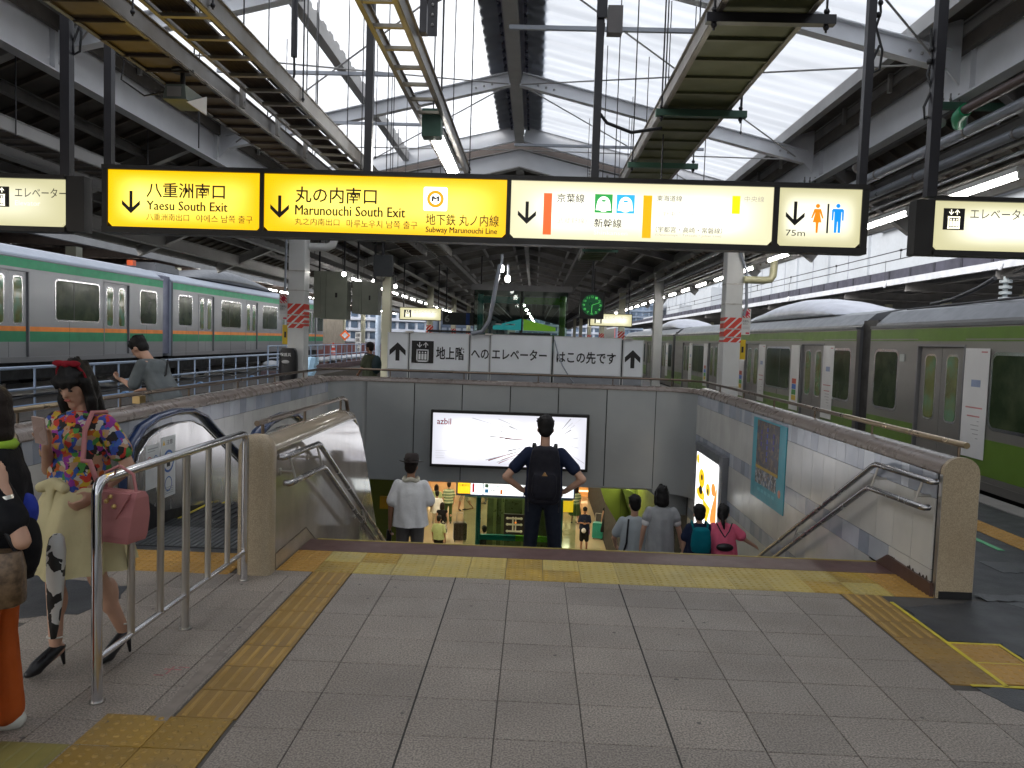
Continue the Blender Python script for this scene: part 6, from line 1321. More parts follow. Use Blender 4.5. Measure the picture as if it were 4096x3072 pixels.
office(17.5, 25, 150, 9.5, 6, 7, ow2, og, 'blue grey block far off to the right of the dark canopy')
office(20, 30, 175, 16, 6, 10, mat('office_red', (.32, .07, .08), .7), og, 'red brown block far off past the white annex')
office(2, 14, 160, 9, 8, 6, ow, og, 'pale block closing the view at the end of the platform')
office(-4, 2, 155, 8, 5, 5, ow2, og, 'low blue grey block at the end of the platform tracks')
# ================================================================ CONCOURSE BELOW
cf = mat('concourse_floor', (.42, .33, .20), .12, var=.08, vs_=.8, coat=.4)
m = MB(); m.box(-16, 16, 12, 60, -6.2, -6.0); tag(m.build('concourse_floor', cf), kind='structure')
m = MB(); m.box(-16, 16, 14.35, 60, -1.02, -.93); tag(m.build('concourse_ceiling', mat('concourse_ceiling', (.5, .5, .45), .7)), kind='structure')
CW = thing('concourse_wall', (0, 55, -6), 'warm lit shop fronts and cream walls at the back of the concourse below', 'wall')
cream = mat('concourse_cream', (.50, .43, .28), .5, var=.1)
m = MB(); m.box(-16, 16, 50, 50.4, -6, -1.4); m.box(-16, -15.7, 12, 50, -6, -1.4); m.box(15.7, 16, 12, 50, -6, -1.4); m.build('wall', cream, CW)
warm = mat('shop_glow', (.6, .3, .1), .5, var=.4, vs_=2, emit=(1, .50, .16), es=.9); warm2 = mat('shop_shelf_glow', (.6, .4, .2), .5, emit=(1, .70, .36), es=1.3); wood = mat('shop_wood', (.45, .20, .07), .4, var=.25, vs_=2)
for i in range(8):
    x = -14+3.6*i; m = MB(); m.box(x, x+3.3, 49.5, 49.9, -5.9, -2.4); sh = m.build('shop_front', wood, CW)
    m = MB(); [m.box(x+.2+.35*k, x+.45+.35*k, 49.42, 49.49, -5.1+.6*j, -4.75+.6*j) for k in range(8) for j in range(3)]; m.build('goods_shelf', warm2 if i % 2 else warm, sh)
# orange lit kiosks nearer the stairs
KC = thing('shop_counter', (3.4, 38, -6), 'orange wooden shop counter glowing beyond the concourse floor at right', 'counter')
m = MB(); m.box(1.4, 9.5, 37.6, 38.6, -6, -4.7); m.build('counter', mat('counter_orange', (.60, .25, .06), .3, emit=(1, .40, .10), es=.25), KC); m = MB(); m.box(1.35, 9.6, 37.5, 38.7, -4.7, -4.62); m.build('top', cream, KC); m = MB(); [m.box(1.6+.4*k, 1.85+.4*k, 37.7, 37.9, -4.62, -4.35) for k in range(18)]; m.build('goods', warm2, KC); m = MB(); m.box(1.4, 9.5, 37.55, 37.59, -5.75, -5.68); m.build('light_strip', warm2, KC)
KC = thing('shop_counter', (-6, 40, -6), 'glowing amber shop counter at the left of the concourse', 'counter')
m = MB(); m.box(-10, -4.0, 40, 41, -6, -4.8); m.build('counter', MATS['counter_orange'], KC); m = MB(); m.box(-10.1, -3.9, 39.9, 41.1, -4.8, -4.7); m.build('top', cream, KC); m = MB(); [m.box(-9.8+.4*k, -9.55+.4*k, 40.1, 40.3, -4.7, -4.4) for k in range(14)]; m.build('goods', warm2, KC)
pan = mat('concourse_lamp', (.9, .9, .9), .4, emit=(1, .88, .62), es=13.0)
for j, y in enumerate((18.6, 22, 25.4, 28.8, 32.2, 36, 40, 45)):
    for x in (-9, -5, -1.2, 2.6, 6.4, 10):
        t = thing('ceiling_lamp', (x, y, -1.08), 'square warm ceiling lamp over the concourse floor', 'lamp', 'concourse ceiling lamps'); m = MB(); m.box(x-.45, x+.45, y-.45, y+.45, -1.09, -1.06); m.build('diffuser', pan, t); m = MB(); m.box(x-.5, x+.5, y-.5, y+.5, -1.06, -1.02); m.build('frame', white_steel, t)
# green walls under the stair head
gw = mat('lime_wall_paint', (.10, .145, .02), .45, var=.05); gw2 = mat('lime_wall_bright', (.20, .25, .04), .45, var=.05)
GWl = thing('lime_green_wall', (3, 19, -6), 'lime green slanting wall below the right end of the back wall', 'wall')
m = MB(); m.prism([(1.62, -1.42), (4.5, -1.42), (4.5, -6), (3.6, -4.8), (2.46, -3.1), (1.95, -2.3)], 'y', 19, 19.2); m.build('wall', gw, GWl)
for a in ((2.33, -1.5, -2.9), (2.69, -1.5, -3.45)): m = MB(); m.box(a[0], a[0]+.012, 18.985, 18.999, a[2], a[1]); m.build('seam', mat('lime_seam', (.05, .07, .01), .6), GWl)
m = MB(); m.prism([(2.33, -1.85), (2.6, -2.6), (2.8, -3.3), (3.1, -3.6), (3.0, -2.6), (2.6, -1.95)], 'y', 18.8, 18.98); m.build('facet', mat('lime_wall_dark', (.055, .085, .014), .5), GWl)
GW2 = thing('lime_green_wall', (3, 16.3, -6), 'bright lime green wall strip beside the children on the stairs', 'wall')
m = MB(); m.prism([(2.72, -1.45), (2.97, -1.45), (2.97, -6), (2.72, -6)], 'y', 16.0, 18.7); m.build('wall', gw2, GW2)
GW3 = thing('lime_green_wall', (-3, 18, -6), 'lime green wall at the foot of the stairs on the left', 'wall')
m = MB(); m.prism([(-3.0, -1.42), (-5, -1.42), (-5, -6), (-3.0, -6)], 'y', 18.0, 18.3); m.build('wall', gw, GW3)
t = thing('amber_panel', (-3, 20, -2), 'amber panel standing in for sign reflections left of the man in the white shirt', 'sign'); m = MB(); m.box(-3.6, -3.22, 17.9, 17.98, -2.42, -2.12); m.build('panel', mat('amber_dull', (.5, .32, .02), .4), t)  # yellow sign reflections put in as a plain amber panel
# hanging direction sign of the concourse
DS = thing('direction_sign', (-.5, 26, -3.7), 'small lit yellow and white direction sign hanging in the concourse', 'sign')
m = MB(); m.box(-2.55, 1.6, 26.02, 26.2, -3.74, -3.18); m.build('frame', mat('sign_frame_navy', (.03, .05, .12), .4), DS)
cwf = mat('concourse_sign_white', (.8, .8, .8), .4, emit=(.82, .92, 1), es=.55); cyf = mat('concourse_sign_yellow', (.8, .5, .02), .4, emit=(1, .55, .02), es=.45)
m = MB(); m.box(-2.49, -2.06, 25.99, 26.02, -3.66, -3.22); m.build('lit_panel', cyf, DS)
for a, b in ((-2.04, -1.62), (-1.59, -.20), (-.17, .12), (.14, .55), (.58, 1.55)): m = MB(); m.box(a, b, 25.99, 26.02, -3.68, -3.24); m.build('lit_panel', cwf, DS)
m = MB(); m.box(-1.98, -1.91, 25.975, 25.989, -3.60, -3.30); m.build('red_bar', red_print, DS); m = MB(); m.box(-1.0, -.93, 25.975, 25.989, -3.64, -3.48); m.build('orange_bar', mat('bar_orange', (.7, .2, .01), .4), DS)
m = MB(); m.box(-1.54, -1.42, 25.975, 25.989, -3.42, -3.30); m.build('green_square', green_paint, DS); m = MB(); m.box(-1.54, -1.42, 25.975, 25.989, -3.60, -3.48); m.build('blue_square', mat('sq_blue', (.02, .2, .55), .4), DS)
text('23:54', -1.36, -1.06, -3.42, -3.31, 25.98, mat('clock_digits', (.15, .3, .25), .4), DS); text('八重洲口', -2.46, -2.10, -3.40, -3.33, 25.98, brown_print, DS)
text('新幹線', -1.34, -1.12, -3.56, -3.48, 25.98, black_print, DS); text('京葉線', -1.86, -1.66, -3.38, -3.31, 25.98, black_print, DS); text('武蔵野線', -1.88, -1.64, -3.56, -3.50, 25.98, black_print, DS); text('東海道線・上野東京ライン', -.9, -.25, -3.54, -3.48, 25.98, black_print, DS)
m = MB(); m.box(-.12, -.04, 25.975, 25.989, -3.52, -3.36); m.build('woman_symbol', w_ink, DS); m = MB(); m.box(.0, .08, 25.975, 25.989, -3.52, -3.36); m.build('man_symbol', m_ink, DS)
for x in (-2.3, 1.3): m = MB(); m.box(x-.02, x+.02, 26.08, 26.12, -3.18, -1.2); m.build('hanger_post', pole_paint, DS)
DS.location = (-.394, 20.5, -2.54); DS.scale = (.79, .79, .79)
m = MB(); m.box(1.0, 1.5, 25.0, 25.1, -3.95, -3.2); t = thing('yellow_sign', (1.25, 25, -4), 'yellow lit panel in the concourse right of the man with the backpack', 'sign'); m.build('lit_panel', cyf, t); m = MB(); m.box(1.0, 1.5, 25.1, 25.16, -3.97, -3.18); m.build('frame', dark_metal, t)
# lower part of the glass elevator with teal frame
LE = thing('glass_elevator', (-.5, 22, -6), 'glass elevator with teal posts and lime rail down in the concourse', 'elevator')
for x in (-1.48, .95): m = MB(); m.tube([(x, 22, -6), (x, 22, -1.42)], .075, 10); m.build('frame_post', teal_f, LE)
m = MB(); m.box(-1.48, -.36, 21.95, 22.05, -4.18, -4.02); m.build('frame_beam', mat('teal_beam', (.0, .20, .20), .3), LE); m = MB(); m.box(-.355, .95, 21.95, 22.05, -4.18, -4.02); m.build('frame_beam', mat('lime_beam', (.12, .42, .01), .3), LE)
m = MB(); m.box(-1.9, 1.3, 21.95, 22.1, -2.92, -2.72); m.build('head_beam', mat('head_beam_green', (.12, .22, .14), .4), LE)
m = MB(); m.box(-1.9, 1.4, 21.80, 21.82, -5.9, -2.9); m.build('glass_pane', glass, LE)
m = MB(); m.box(-1.3, .9, 23.5, 23.6, -5.9, -2.9); m.build('car_wall', mat('elevator_car_olive', (.10, .12, .05), .3, metal=.3, var=.4), LE)
for x in (-1.05, -.8, -.15, .25, .7): m = MB(); m.box(x-.05, x+.05, 23.35, 23.45, -5.9, -2.95); m.build('guide_rail', mat('guide_olive', (.22, .24, .10), .3, metal=.5), LE)
m = MB(); m.box(-.70, -.10, 21.70, 21.76, -3.92, -3.32); mb_ = m.build('map_board', black_print, LE)
m = MB()
for z in (-3.44, -3.62, -3.82):
    m.box(-.62, -.18, 21.68, 21.695, z-.025, z+.025)
    for x in (-.60, -.20): m.ell((x, 21.685, z), (.045, .006, .04), 0, 8, 5)
m.box(-.46, -.42, 21.68, 21.695, -3.84, -3.40); m.box(-.38, -.34, 21.68, 21.695, -3.84, -3.40); m.build('white_diagram', mat('diagram_white', (.7, .72, .6), .5), mb_); m = MB(); m.ell((-.36, 21.675, -3.56), (.03, .005, .03)); m.build('red_spot', orr, mb_)
def suitcase(x, y, z, w, h, d, mt, rot, lab):
    t = thing('suitcase', (0, 0, 0), lab, 'suitcase')
    m = MB(); m.prism(rrect(-w/2, w/2, .06, h, .06), 'y', -d/2, d/2); m.build('shell', mt, t)
    for k in range(4): m = MB(); m.box(-w/2+.07+k*(w-.14)/3-.01, -w/2+.07+k*(w-.14)/3+.01, -d/2-.008, -d/2, .1, h-.05); m.build('rib', mt, t)
    m = MB(); m.tube([(-.12, d/2-.04, h), (-.12, d/2-.04, h+.34), (.12, d/2-.04, h+.34), (.12, d/2-.04, h)], .012, 6); m.build('handle', steel_dull, t)
    for sx in (-1, 1): m = MB(); m.tube([(sx*(w/2-.05)-.015, -d/2+.04, .03), (sx*(w/2-.05)+.015, -d/2+.04, .03)], .03, 8); m.build('wheel', black_rubber, t)
    t.location = (x, y, z); t.rotation_euler = (0, 0, rot); return t
suitcase(-2.60, 28.4, -6, .5, .72, .3, leather_black, .2, 'black upright suitcase on the concourse floor left of the teal frame')
suitcase(2.78, 29.5, -6, .42, .66, .3, mat('suitcase_teal', (.02, .28, .22), .35), -.2, 'teal upright suitcase beside the woman in the black dress')

# ================================================================ PEOPLE
def ev(o):
    me = bpy.data.meshes.new_from_object(o.evaluated_get(bpy.context.evaluated_depsgraph_get())); return me
def blob(name, prims, vox, mt, parent, smooth=6, cuts=(), rnd=None):
    m = MB(True)
    for p in prims:
        if p[0] == 'c': m.cap_(p[1], p[2], p[3], p[4], 10)
        elif p[0] == 'l': m.loft(p[1], 0, True, True)
        else: m.ell(p[1], p[2], 0, 14, 10, p[3] if len(p) > 3 else None)
    me = bpy.data.meshes.new('tmp'); me.from_pydata([tuple(v) for v in m.v], [], m.f); me.update()
    o = bpy.data.objects.new('tmp', me); COL.objects.link(o)
    r = o.modifiers.new('r', 'REMESH'); r.mode = 'VOXEL'; r.voxel_size = vox; r.use_smooth_shade = True
    s = o.modifiers.new('s', 'SMOOTH'); s.factor = .5; s.iterations = smooth
    out = ev(o); bpy.data.objects.remove(o); bpy.data.meshes.remove(me)
    if cuts:
        import bmesh
        bm = bmesh.new(); bm.from_mesh(out)
        for co, no in cuts: bmesh.ops.bisect_plane(bm, geom=bm.verts[:]+bm.edges[:]+bm.faces[:], plane_co=co, plane_no=no, clear_outer=True)
        bm.to_mesh(out); bm.free()
    out.name = name; out.materials.clear(); out.materials.append(mt)
    for p in out.polygons: p.use_smooth = True
    return link(name, out, parent)
def rotz(a): return Matrix.Rotation(a, 3, 'Z')
def person(label, loc, face, H=1.68, P=None, top=None, bottom=None, hairs='short', hmat=hair, sk=skin, vox=.013, shoes=leather_black, sex='m', head=(0, 0), hands='relax', grp=None, arms_fat=1.0, build_=1.0, extra=None, fdet=False, fingers=True):
    """face: heading in degrees, 0 looks along +Y (away from camera), 180 towards it. head=(pitch down, yaw left) degrees."""
    s = H/1.70; t = thing('person', (0, 0, 0), label, 'person', grp)
    J = dict(pel=(0, 0, .95), che=(0, -.01, 1.25), nk=(0, -.01, 1.43), hd=(0, .015, 1.585), sL=(-.162, -.01, 1.375), sR=(.162, -.01, 1.375), eL=(-.225, -.02, 1.11), eR=(.225, -.02, 1.11), wL=(-.235, .05, .87), wR=(.235, .05, .87),
             hL=(-.085, 0, .91), hR=(.085, 0, .91), kL=(-.095, .015, .49), kR=(.095, .015, .49), aL=(-.10, -.02, .09), aR=(.10, -.02, .09), fL=(-.115, .15, .03), fR=(.115, .15, .03))
    if P: J.update(P)
    J = {k: Vector(v)*s for k, v in J.items()}
    fm = .92 if sex == 'f' else 1.0; b = build_*s; kidf = 1.0
    Mh = Matrix.Rotation(R(head[1]), 3, 'Z') @ Matrix.Rotation(-R(head[0]), 3, 'X')
    hs = s*(1.0 if H > 1.45 else 1.0+.35*(1.45-H)/.45)
    H_ = lambda x, y, z: J['hd']+Mh @ Vector((x, y, z))*hs
    pr = []
    C = lambda a, c, r0, r1: pr.append(('c', a, c, r0, r1))
    E = lambda c, r, M=None: pr.append(('e', c, r, M))
    # torso
    E(J['pel']+Vector((0, 0, .02))*s, (.155*b*fm, .105*b, .12*s)); E((J['pel']*.55+J['che']*.45), (.13*b*fm, .095*b, .15*s)); E(J['che'], (.155*b*fm, .108*b, .17*s)); C(J['sL']*.8+J['sR']*.2-Vector((0, 0, .012)), J['sR']*.8+J['sL']*.2-Vector((0, 0, .012)), .046*b, .046*b)
    C(J['nk'], H_(0, -.02, -.05), .052*s*fm, .05*s*fm)
    if sex == 'f':
        for sx in (-1, 1): E(J['che']+Vector((sx*.065, .085, .03))*s, (.055*s, .05*s, .055*s))
    # head
    E(H_(0, -.008, .022), (.074*hs, .094*hs, .098*hs), Mh); E(H_(0, .03, -.052), (.050*hs, .052*hs, .060*hs), Mh); E(H_(0, .045, .0), (.060*hs, .045*hs, .07*hs), Mh); C(H_(0, .086, .008), H_(0, .101, -.022), .009*hs, .013*hs)
    for sx in (-1, 1): E(H_(sx*.074, -.008, -.008), (.012*hs, .021*hs, .031*hs), Mh)
    if fdet: C(H_(-.018, .078, -.053), H_(.018, .078, -.053), .010*hs, .010*hs); E(H_(0, .068, -.095), (.025*hs, .018*hs, .018*hs), Mh)
    hv = {}
    for S in 'LR':
        sh, el, wr = J['s'+S], J['e'+S], J['w'+S]; sx = -1 if S == 'L' else 1
        C(sh, el, .048*b*arms_fat, .037*b*arms_fat); C(el, wr, .038*b*arms_fat, .026*b*arms_fat)
        hp, kn, an, ft = J['h'+S], J['k'+S], J['a'+S], J['f'+S]
        C(hp, kn, .083*b, .055*b); C(kn, an, .055*b, .036*b); E(kn*.62+an*.38+Vector((0, -.015, 0))*s, (.052*b, .056*b, .11*s)); C(an+Vector((0, -.02, -.04))*s, ft, .036*s, .03*s)
        # hand
        d = (wr-el).normalized(); hp_dir = (hands if isinstance(hands, dict) else {}).get(S)
        if hp_dir: d, nrm, curl, spread = Vector(hp_dir[0]).normalized(), Vector(hp_dir[1]).normalized(), hp_dir[2], hp_dir[3]
        else: nrm = Vector((-sx, 0, 0)); curl, spread = 28, 1.0
        ac = d.cross(nrm).normalized(); nrm = ac.cross(d).normalized()
        fs = -1 if ac.y < 0 else 1
        if hp_dir and len(hp_dir) > 4: fs = hp_dir[4]
        Mx = Matrix((ac, d, nrm)).transposed(); k = s*(.95 if sex == 'f' else 1.04)
        E(wr+d*.05*k, (.040*k, .052*k, .017*k), Mx); C(wr-d*.01, wr+d*.03*k, .024*k, .026*k)
        if fingers:
            for i, (off, ln) in enumerate(((.030, .9), (.010, 1.0), (-.010, .95), (-.030, .78))):
                p = wr+d*.088*k+ac*fs*off*k*spread; a = 0; r = max(.0082*k, vox*.62)
                for seg, cu in ((.036, curl*.7), (.026, curl), (.020, curl*.8)):
                    a += cu; q = p+(d*math.cos(R(a))+nrm*math.sin(R(a)))*seg*ln*k; C(p, q, r, r*.93); p = q; r *= .93
            p = wr+d*.025*k+ac*fs*.032*k; q = p+(d*.7+ac*fs*.6+nrm*.4).normalized()*.040*k; C(p, q, max(.011*k, vox*.7), max(.010*k, vox*.65)); p2 = q+(d*.9+nrm*.5).normalized()*.028*k; C(q, p2, max(.010*k, vox*.65), max(.0085*k, vox*.6))
        hv[S] = (wr, d, nrm, ac)
    body = blob('body', pr, vox, sk, t, 3 if vox < .011 else 4)
    # shirt
    if top:
        mt, frac, hem, loose = top[:4]; q = []; e = loose
        def cen(z):
            zp, zc, zn = J['pel'].z, J['che'].z, J['nk'].z
            if z <= zp: return J['pel']
            if z <= zc: return J['pel'].lerp(J['che'], (z-zp)/(zc-zp))
            return J['che'].lerp(J['nk'], min(1, (z-zc)/(zn-zc)))
        base = J['che'].z/1.25
        rg = []; rng_ = random.Random(int(abs(loc[0]*37)))
        f1, f2 = rng_.uniform(0, 6), rng_.uniform(0, 6)
        shw = abs(J['sR'].x-J['sL'].x)/2
        zn = J['nk'].z; zc = J['che'].z; hz = (hem-.03)*s
        lv = [(zn+.014*s, .057*s*fm, .058*s, 0), (zn+.0*s, .090*s*fm, .070*s, 0), (zn-.018*s, shw*.74, .084*s, 0), (zn-.040*s, shw*.98, .092*s, 0), (zn-.078*s, shw*1.10, .100*s, .001), (zc+.03*s, .163*b*fm+.010, .112*b+.010, .003), (zc-.08*s, .158*b*fm+.010+e*.35, .112*b+.010+e*.4, .005)]
        nlow = 5
        for i in range(1, nlow+1):
            q_ = i/nlow; z = zc-.08*s+(hz-zc+.08*s)*q_; lv.append((z, (.150+.012*q_)*b*fm+.012+e*(.5+.5*q_), (.108+.010*q_)*b+.012+e*(.5+.5*q_), .005+.006*q_))
        for z, rx, ry, am in lv:
            c0 = cen(z) if z >= J['pel'].z else Vector((J['pel'].x, J['pel'].y, 0))
            rg.append([(c0.x+(rx+am*math.sin(7*a+f1+z*9)+am*.6*math.sin(11*a+f2))*math.copysign(abs(math.cos(a))**.85, math.cos(a)), c0.y+(ry+am*math.sin(7*a+f1+z*9)+am*.6*math.sin(11*a+f2))*math.sin(a), z) for a in [2*PI*k/40 for k in range(40)]])
        q.append(('l', rg[::-1])); q.append(('e', J['che'], (.155*b*fm+.012, .108*b+.013, .17*s+.004)))
        if sex == 'f':
            for sx in (-1, 1): q.append(('e', J['che']+Vector((sx*.065, .088, .03))*s, (.062*s, .055*s, .06*s)))
        for S in 'LR':
            a, c = J['s'+S], J['e'+S]; en = a.lerp(c, min(1, frac)); q.append(('c', a-Vector((0, 0, .004)), en, .054*b+.005, .049*b+.008+e*.5))
            if frac > 1: q.append(('c', c, c.lerp(J['w'+S], frac-1), .05*b, .038*b+.004))
        top_o = blob('shirt', q, max(vox, .010), mt, t, 5, [((0, 0, hem*s), (0, 0, -1))])
    if bottom:
        kind, mt, ln = bottom[:3]; q = []
        if kind in ('trousers', 'shorts'):
            q.append(('e', J['pel']+Vector((0, 0, -.0))*s, (.165*b*fm, .118*b, .13*s)))
            for S in 'LR':
                hp, kn, an = J['h'+S], J['k'+S], J['a'+S]; wd = bottom[3] if len(bottom) > 3 else 0
                if kind == 'trousers': q.append(('c', hp, kn, .092*b, .068*b+wd*.6)); q.append(('c', kn, kn.lerp(an, ln), .068*b+wd*.6, .055*b+wd)); 
                else: q.append(('c', hp, hp.lerp(kn, ln), .098*b, .088*b))
            blob('trousers' if kind == 'trousers' else 'shorts', q, max(vox, .010), mt, t, 4, [((0, 0, J['pel'].z+.10*s), (0, 0, 1))])
        else:
            top_z = J['pel'].z+.10*s; z1 = ln*s; m = MB(); n = 64; rings = []; flare = bottom[3] if len(bottom) > 3 else .10; rng = random.Random(int(abs(loc[0])*100)); ph = [rng.uniform(0, 6) for _ in range(4)]
            for k in range(13):
                q_ = k/12; z = top_z+(z1-top_z)*q_; rx = (.128+(.06+flare)*q_**.7)*s*fm+.012; ry = (.105+(.05+flare)*q_**.7)*s+.01; amp_ = .004+.020*q_
                cx, cyy = J['pel'].x*(1-q_)+(J['kL'].x+J['kR'].x)/2*q_, J['pel'].y*(1-q_)+(J['kL'].y+J['kR'].y)/2*q_
                rings.append([(cx+(rx+amp_*math.sin(9*a+ph[0])+amp_*.6*math.sin(14*a+ph[1]))*math.cos(a), cyy+(ry+amp_*math.sin(9*a+ph[0])+amp_*.5*math.sin(5*a+ph[2]))*math.sin(a), z+(.006*math.sin(6*a+ph[3]) if k == 12 else 0)) for a in [2*PI*j/n for j in range(n)]])
            m.loft(rings, 0, False, True); m.build('skirt', mt, t)
    # hair
    q = [('e', H_(0, -.018, .045), (.086*hs, .102*hs, .090*hs), Mh)]
    rh = random.Random(int(abs(loc[0]*91)))
    for _ in range(46 if hairs == 'short' else 14):
        az, el_ = rh.uniform(0, 2*PI), rh.uniform(.35, 1.5); d_ = Vector((math.cos(az)*math.cos(el_)*.086, math.sin(az)*math.cos(el_)*.10-.018, math.sin(el_)*.09+.045))
        if d_.y > .055 and d_.z < .09: continue
        q.append(('c', H_(d_.x*.85, d_.y*.85, d_.z*.9), H_(d_.x*1.08+rh.uniform(-.01, .01), d_.y*1.08+rh.uniform(-.01, .01), d_.z*1.06+rh.uniform(0, .012)), .020*hs, .008*hs))
    if hairs == 'short': q += [('e', H_(0, -.03, .06), (.088*hs, .095*hs, .088*hs), Mh), ('e', H_(0, -.05, .0), (.078*hs, .060*hs, .085*hs), Mh), ('e', H_(0, .045, .085), (.06*hs, .05*hs, .035*hs), Mh)]
    if hairs in ('bob', 'long', 'bangs'): q += [('e', H_(0, -.045, -.03), (.092*hs, .072*hs, .12*hs), Mh), ('c', H_(-.07, .01, .03), H_(-.078, .01, -.12), .032*hs, .026*hs), ('c', H_(.07, .01, .03), H_(.078, .01, -.12), .032*hs, .026*hs), ('c', H_(-.05, .070, .055), H_(.05, .070, .055), .028*hs, .028*hs)]
    if hairs == 'bob': q += [('e', H_(0, -.05, -.10), (.095*hs, .06*hs, .07*hs), Mh)]
    if hairs in ('long', 'bangs'): q += [('c', H_(-.082, .02, -.08), H_(-.075, .06, -.30), .034*hs, .018*hs), ('c', H_(.082, .02, -.08), H_(.080, .05, -.33), .036*hs, .018*hs), ('c', H_(0, -.075, -.08), H_(0, -.10, -.30), .065*hs, .04*hs), ('c', H_(-.045, .086, .045), H_(-.038, .094, .022), .013*hs, .010*hs), ('c', H_(0, .092, .048), H_(.0, .097, .022), .014*hs, .010*hs), ('c', H_(.045, .086, .045), H_(.038, .094, .022), .013*hs, .010*hs)]
    if hairs == 'pony': q += [('e', H_(0, -.05, -.01), (.080*hs, .062*hs, .085*hs), Mh), ('e', H_(0, -.105, .0), (.03*hs, .03*hs, .03*hs), Mh), ('c', H_(.0, -.12, -.01), H_(.03, -.13, -.12), .026*hs, .030*hs), ('c', H_(.03, -.13, -.12), H_(.05, -.12, -.2), .028*hs, .012*hs)]
    if hairs: blob('hair', q, max(vox*.8, .009), hmat, t, 3)
    if fdet:
        for sx in (-1, 1):
            m = MB(); m.ell(H_(sx*.030, .084, .006), (.014*hs, .006*hs, .0065*hs), 0, 10, 6, Mh); e_ = m.build('eye', mat('eye_dark', (.02, .012, .01), .2), t)
            m = MB(); m.cap_(H_(sx*.016, .088, .030), H_(sx*.046, .082, .027), .0028*hs, .0022*hs, 6); m.build('eyebrow', hmat, t)
        m = MB(); m.ell(H_(0, .090, -.050), (.019*hs, .006*hs, .0075*hs), 0, 10, 6, Mh); m.build('lips', mat('lips_pink', (.42, .12, .10), .4), t)
    if shoes:
        for S in 'LR':
            an, ft = J['a'+S], J['f'+S]; blob('shoe', [('c', an+Vector((0, -.035, -.045))*s, ft+Vector((0, .01, 0)), .042*s, .036*s)], max(vox, .011), shoes, t, 2, [((0, 0, .085*s), (0, 0, 1))])
    if extra: extra(t, J, H_, hv, s, b)
    # drop to the ground: the lowest toe is at z 0 already
    t.rotation_euler = (0, 0, R(face)); t.location = loc
    return t
def top_at(z): return -max(0, (z-6.33)/.308)*.162
def stair_z(y): return -.162*(int((y-6.33)/.308)+1)

c_pack = cloth('backpack_black', (.012, .012, .018), .7)
# man with backpack, hands on hips, from behind
def ex_backpack(t, J, H_, hv, s, b):
    c = J['che']; rr_ = lambda w, d, z, y=-.20: [c+Vector((w*math.copysign(abs(math.cos(a))**.55, math.cos(a)), y+d*math.copysign(abs(math.sin(a))**.6, math.sin(a)), z))*s for a in [2*PI*k/20 for k in range(20)]]
    q = [('l', [rr_(.09, .05, .21), rr_(.125, .075, .185), (rr_(.145, .09, .10)), rr_(.158, .10, -.05), rr_(.165, .105, -.22), rr_(.155, .10, -.32), rr_(.12, .07, -.35)]), ('l', [rr_(.10, .02, -.04, -.31), rr_(.115, .03, -.08, -.31), rr_(.12, .035, -.22, -.31), rr_(.10, .02, -.28, -.31)])]
    bp_ = blob('backpack', q, .012, c_pack, t, 3)
    for sx in (-1, 1):
        m = MB(); m.tube([c+Vector((sx*.075, -.13, .14))*s, c+Vector((sx*.10, -.06, .215))*s, c+Vector((sx*.115, .05, .20))*s, c+Vector((sx*.12, .14, .08))*s, c+Vector((sx*.14, .10, -.12))*s, c+Vector((sx*.13, -.12, -.2))*s], .014*s, 6); m.build('shoulder_strap', leather_black, t)
        m = MB(); m.tube([c+Vector((sx*.14, -.1, -.2))*s, c+Vector((sx*.155, -.13, -.34))*s, c+Vector((sx*.15, -.13, -.45))*s], .006*s, 5); m.build('strap_end', leather_black, t)
    m = MB(); m.prism([(c.x, c.z-.09), (c.x+.028, c.z-.055), (c.x, c.z-.02), (c.x-.028, c.z-.055)], 'y', c.y-.345, c.y-.30); m.build('badge', mat('badge_tan', (.30, .17, .06), .5), t)
    m = MB(); m.tube([c+Vector((-.03, -.235, .175))*s, c+Vector((0, -.24, .20))*s, c+Vector((.03, -.235, .175))*s], .008, 6); m.build('grab_handle', mat('handle_brown', (.15, .05, .03), .5), t)
    m = MB(); m.beam(c+Vector((-.10, -.315, -.22))*s, c+Vector((-.085, -.315, -.15))*s, .01, .012); m.build('zip_pull', steel_dull, t)
person('man in navy polo with black backpack, hands on hips, seen from behind', (.15, 7.75, -.81), 0, 1.76,
       dict(eL=(-.38, -.10, 1.13), eR=(.38, -.10, 1.13), wL=(-.215, .0, .985), wR=(.215, .0, .985), hL=(-.09, 0, .91), kL=(-.115, .01, .49), kR=(.125, .01, .49), aL=(-.13, -.02, .09), aR=(.14, -.02, .09), fL=(-.16, .14, .03), fR=(.17, .14, .03), hd=(0.0, .03, 1.60)),
       (c_navy, .62, .93, .012), ('trousers', c_denim, .95), 'short', hair, skin, .011, head=(10, 0), extra=ex_backpack, build_=1.06,
       hands={'L': ((.75, .55, -.35), (.3, 0, 1), 12, 1.1), 'R': ((-.75, .55, -.35), (-.3, 0, 1), 12, 1.1)})
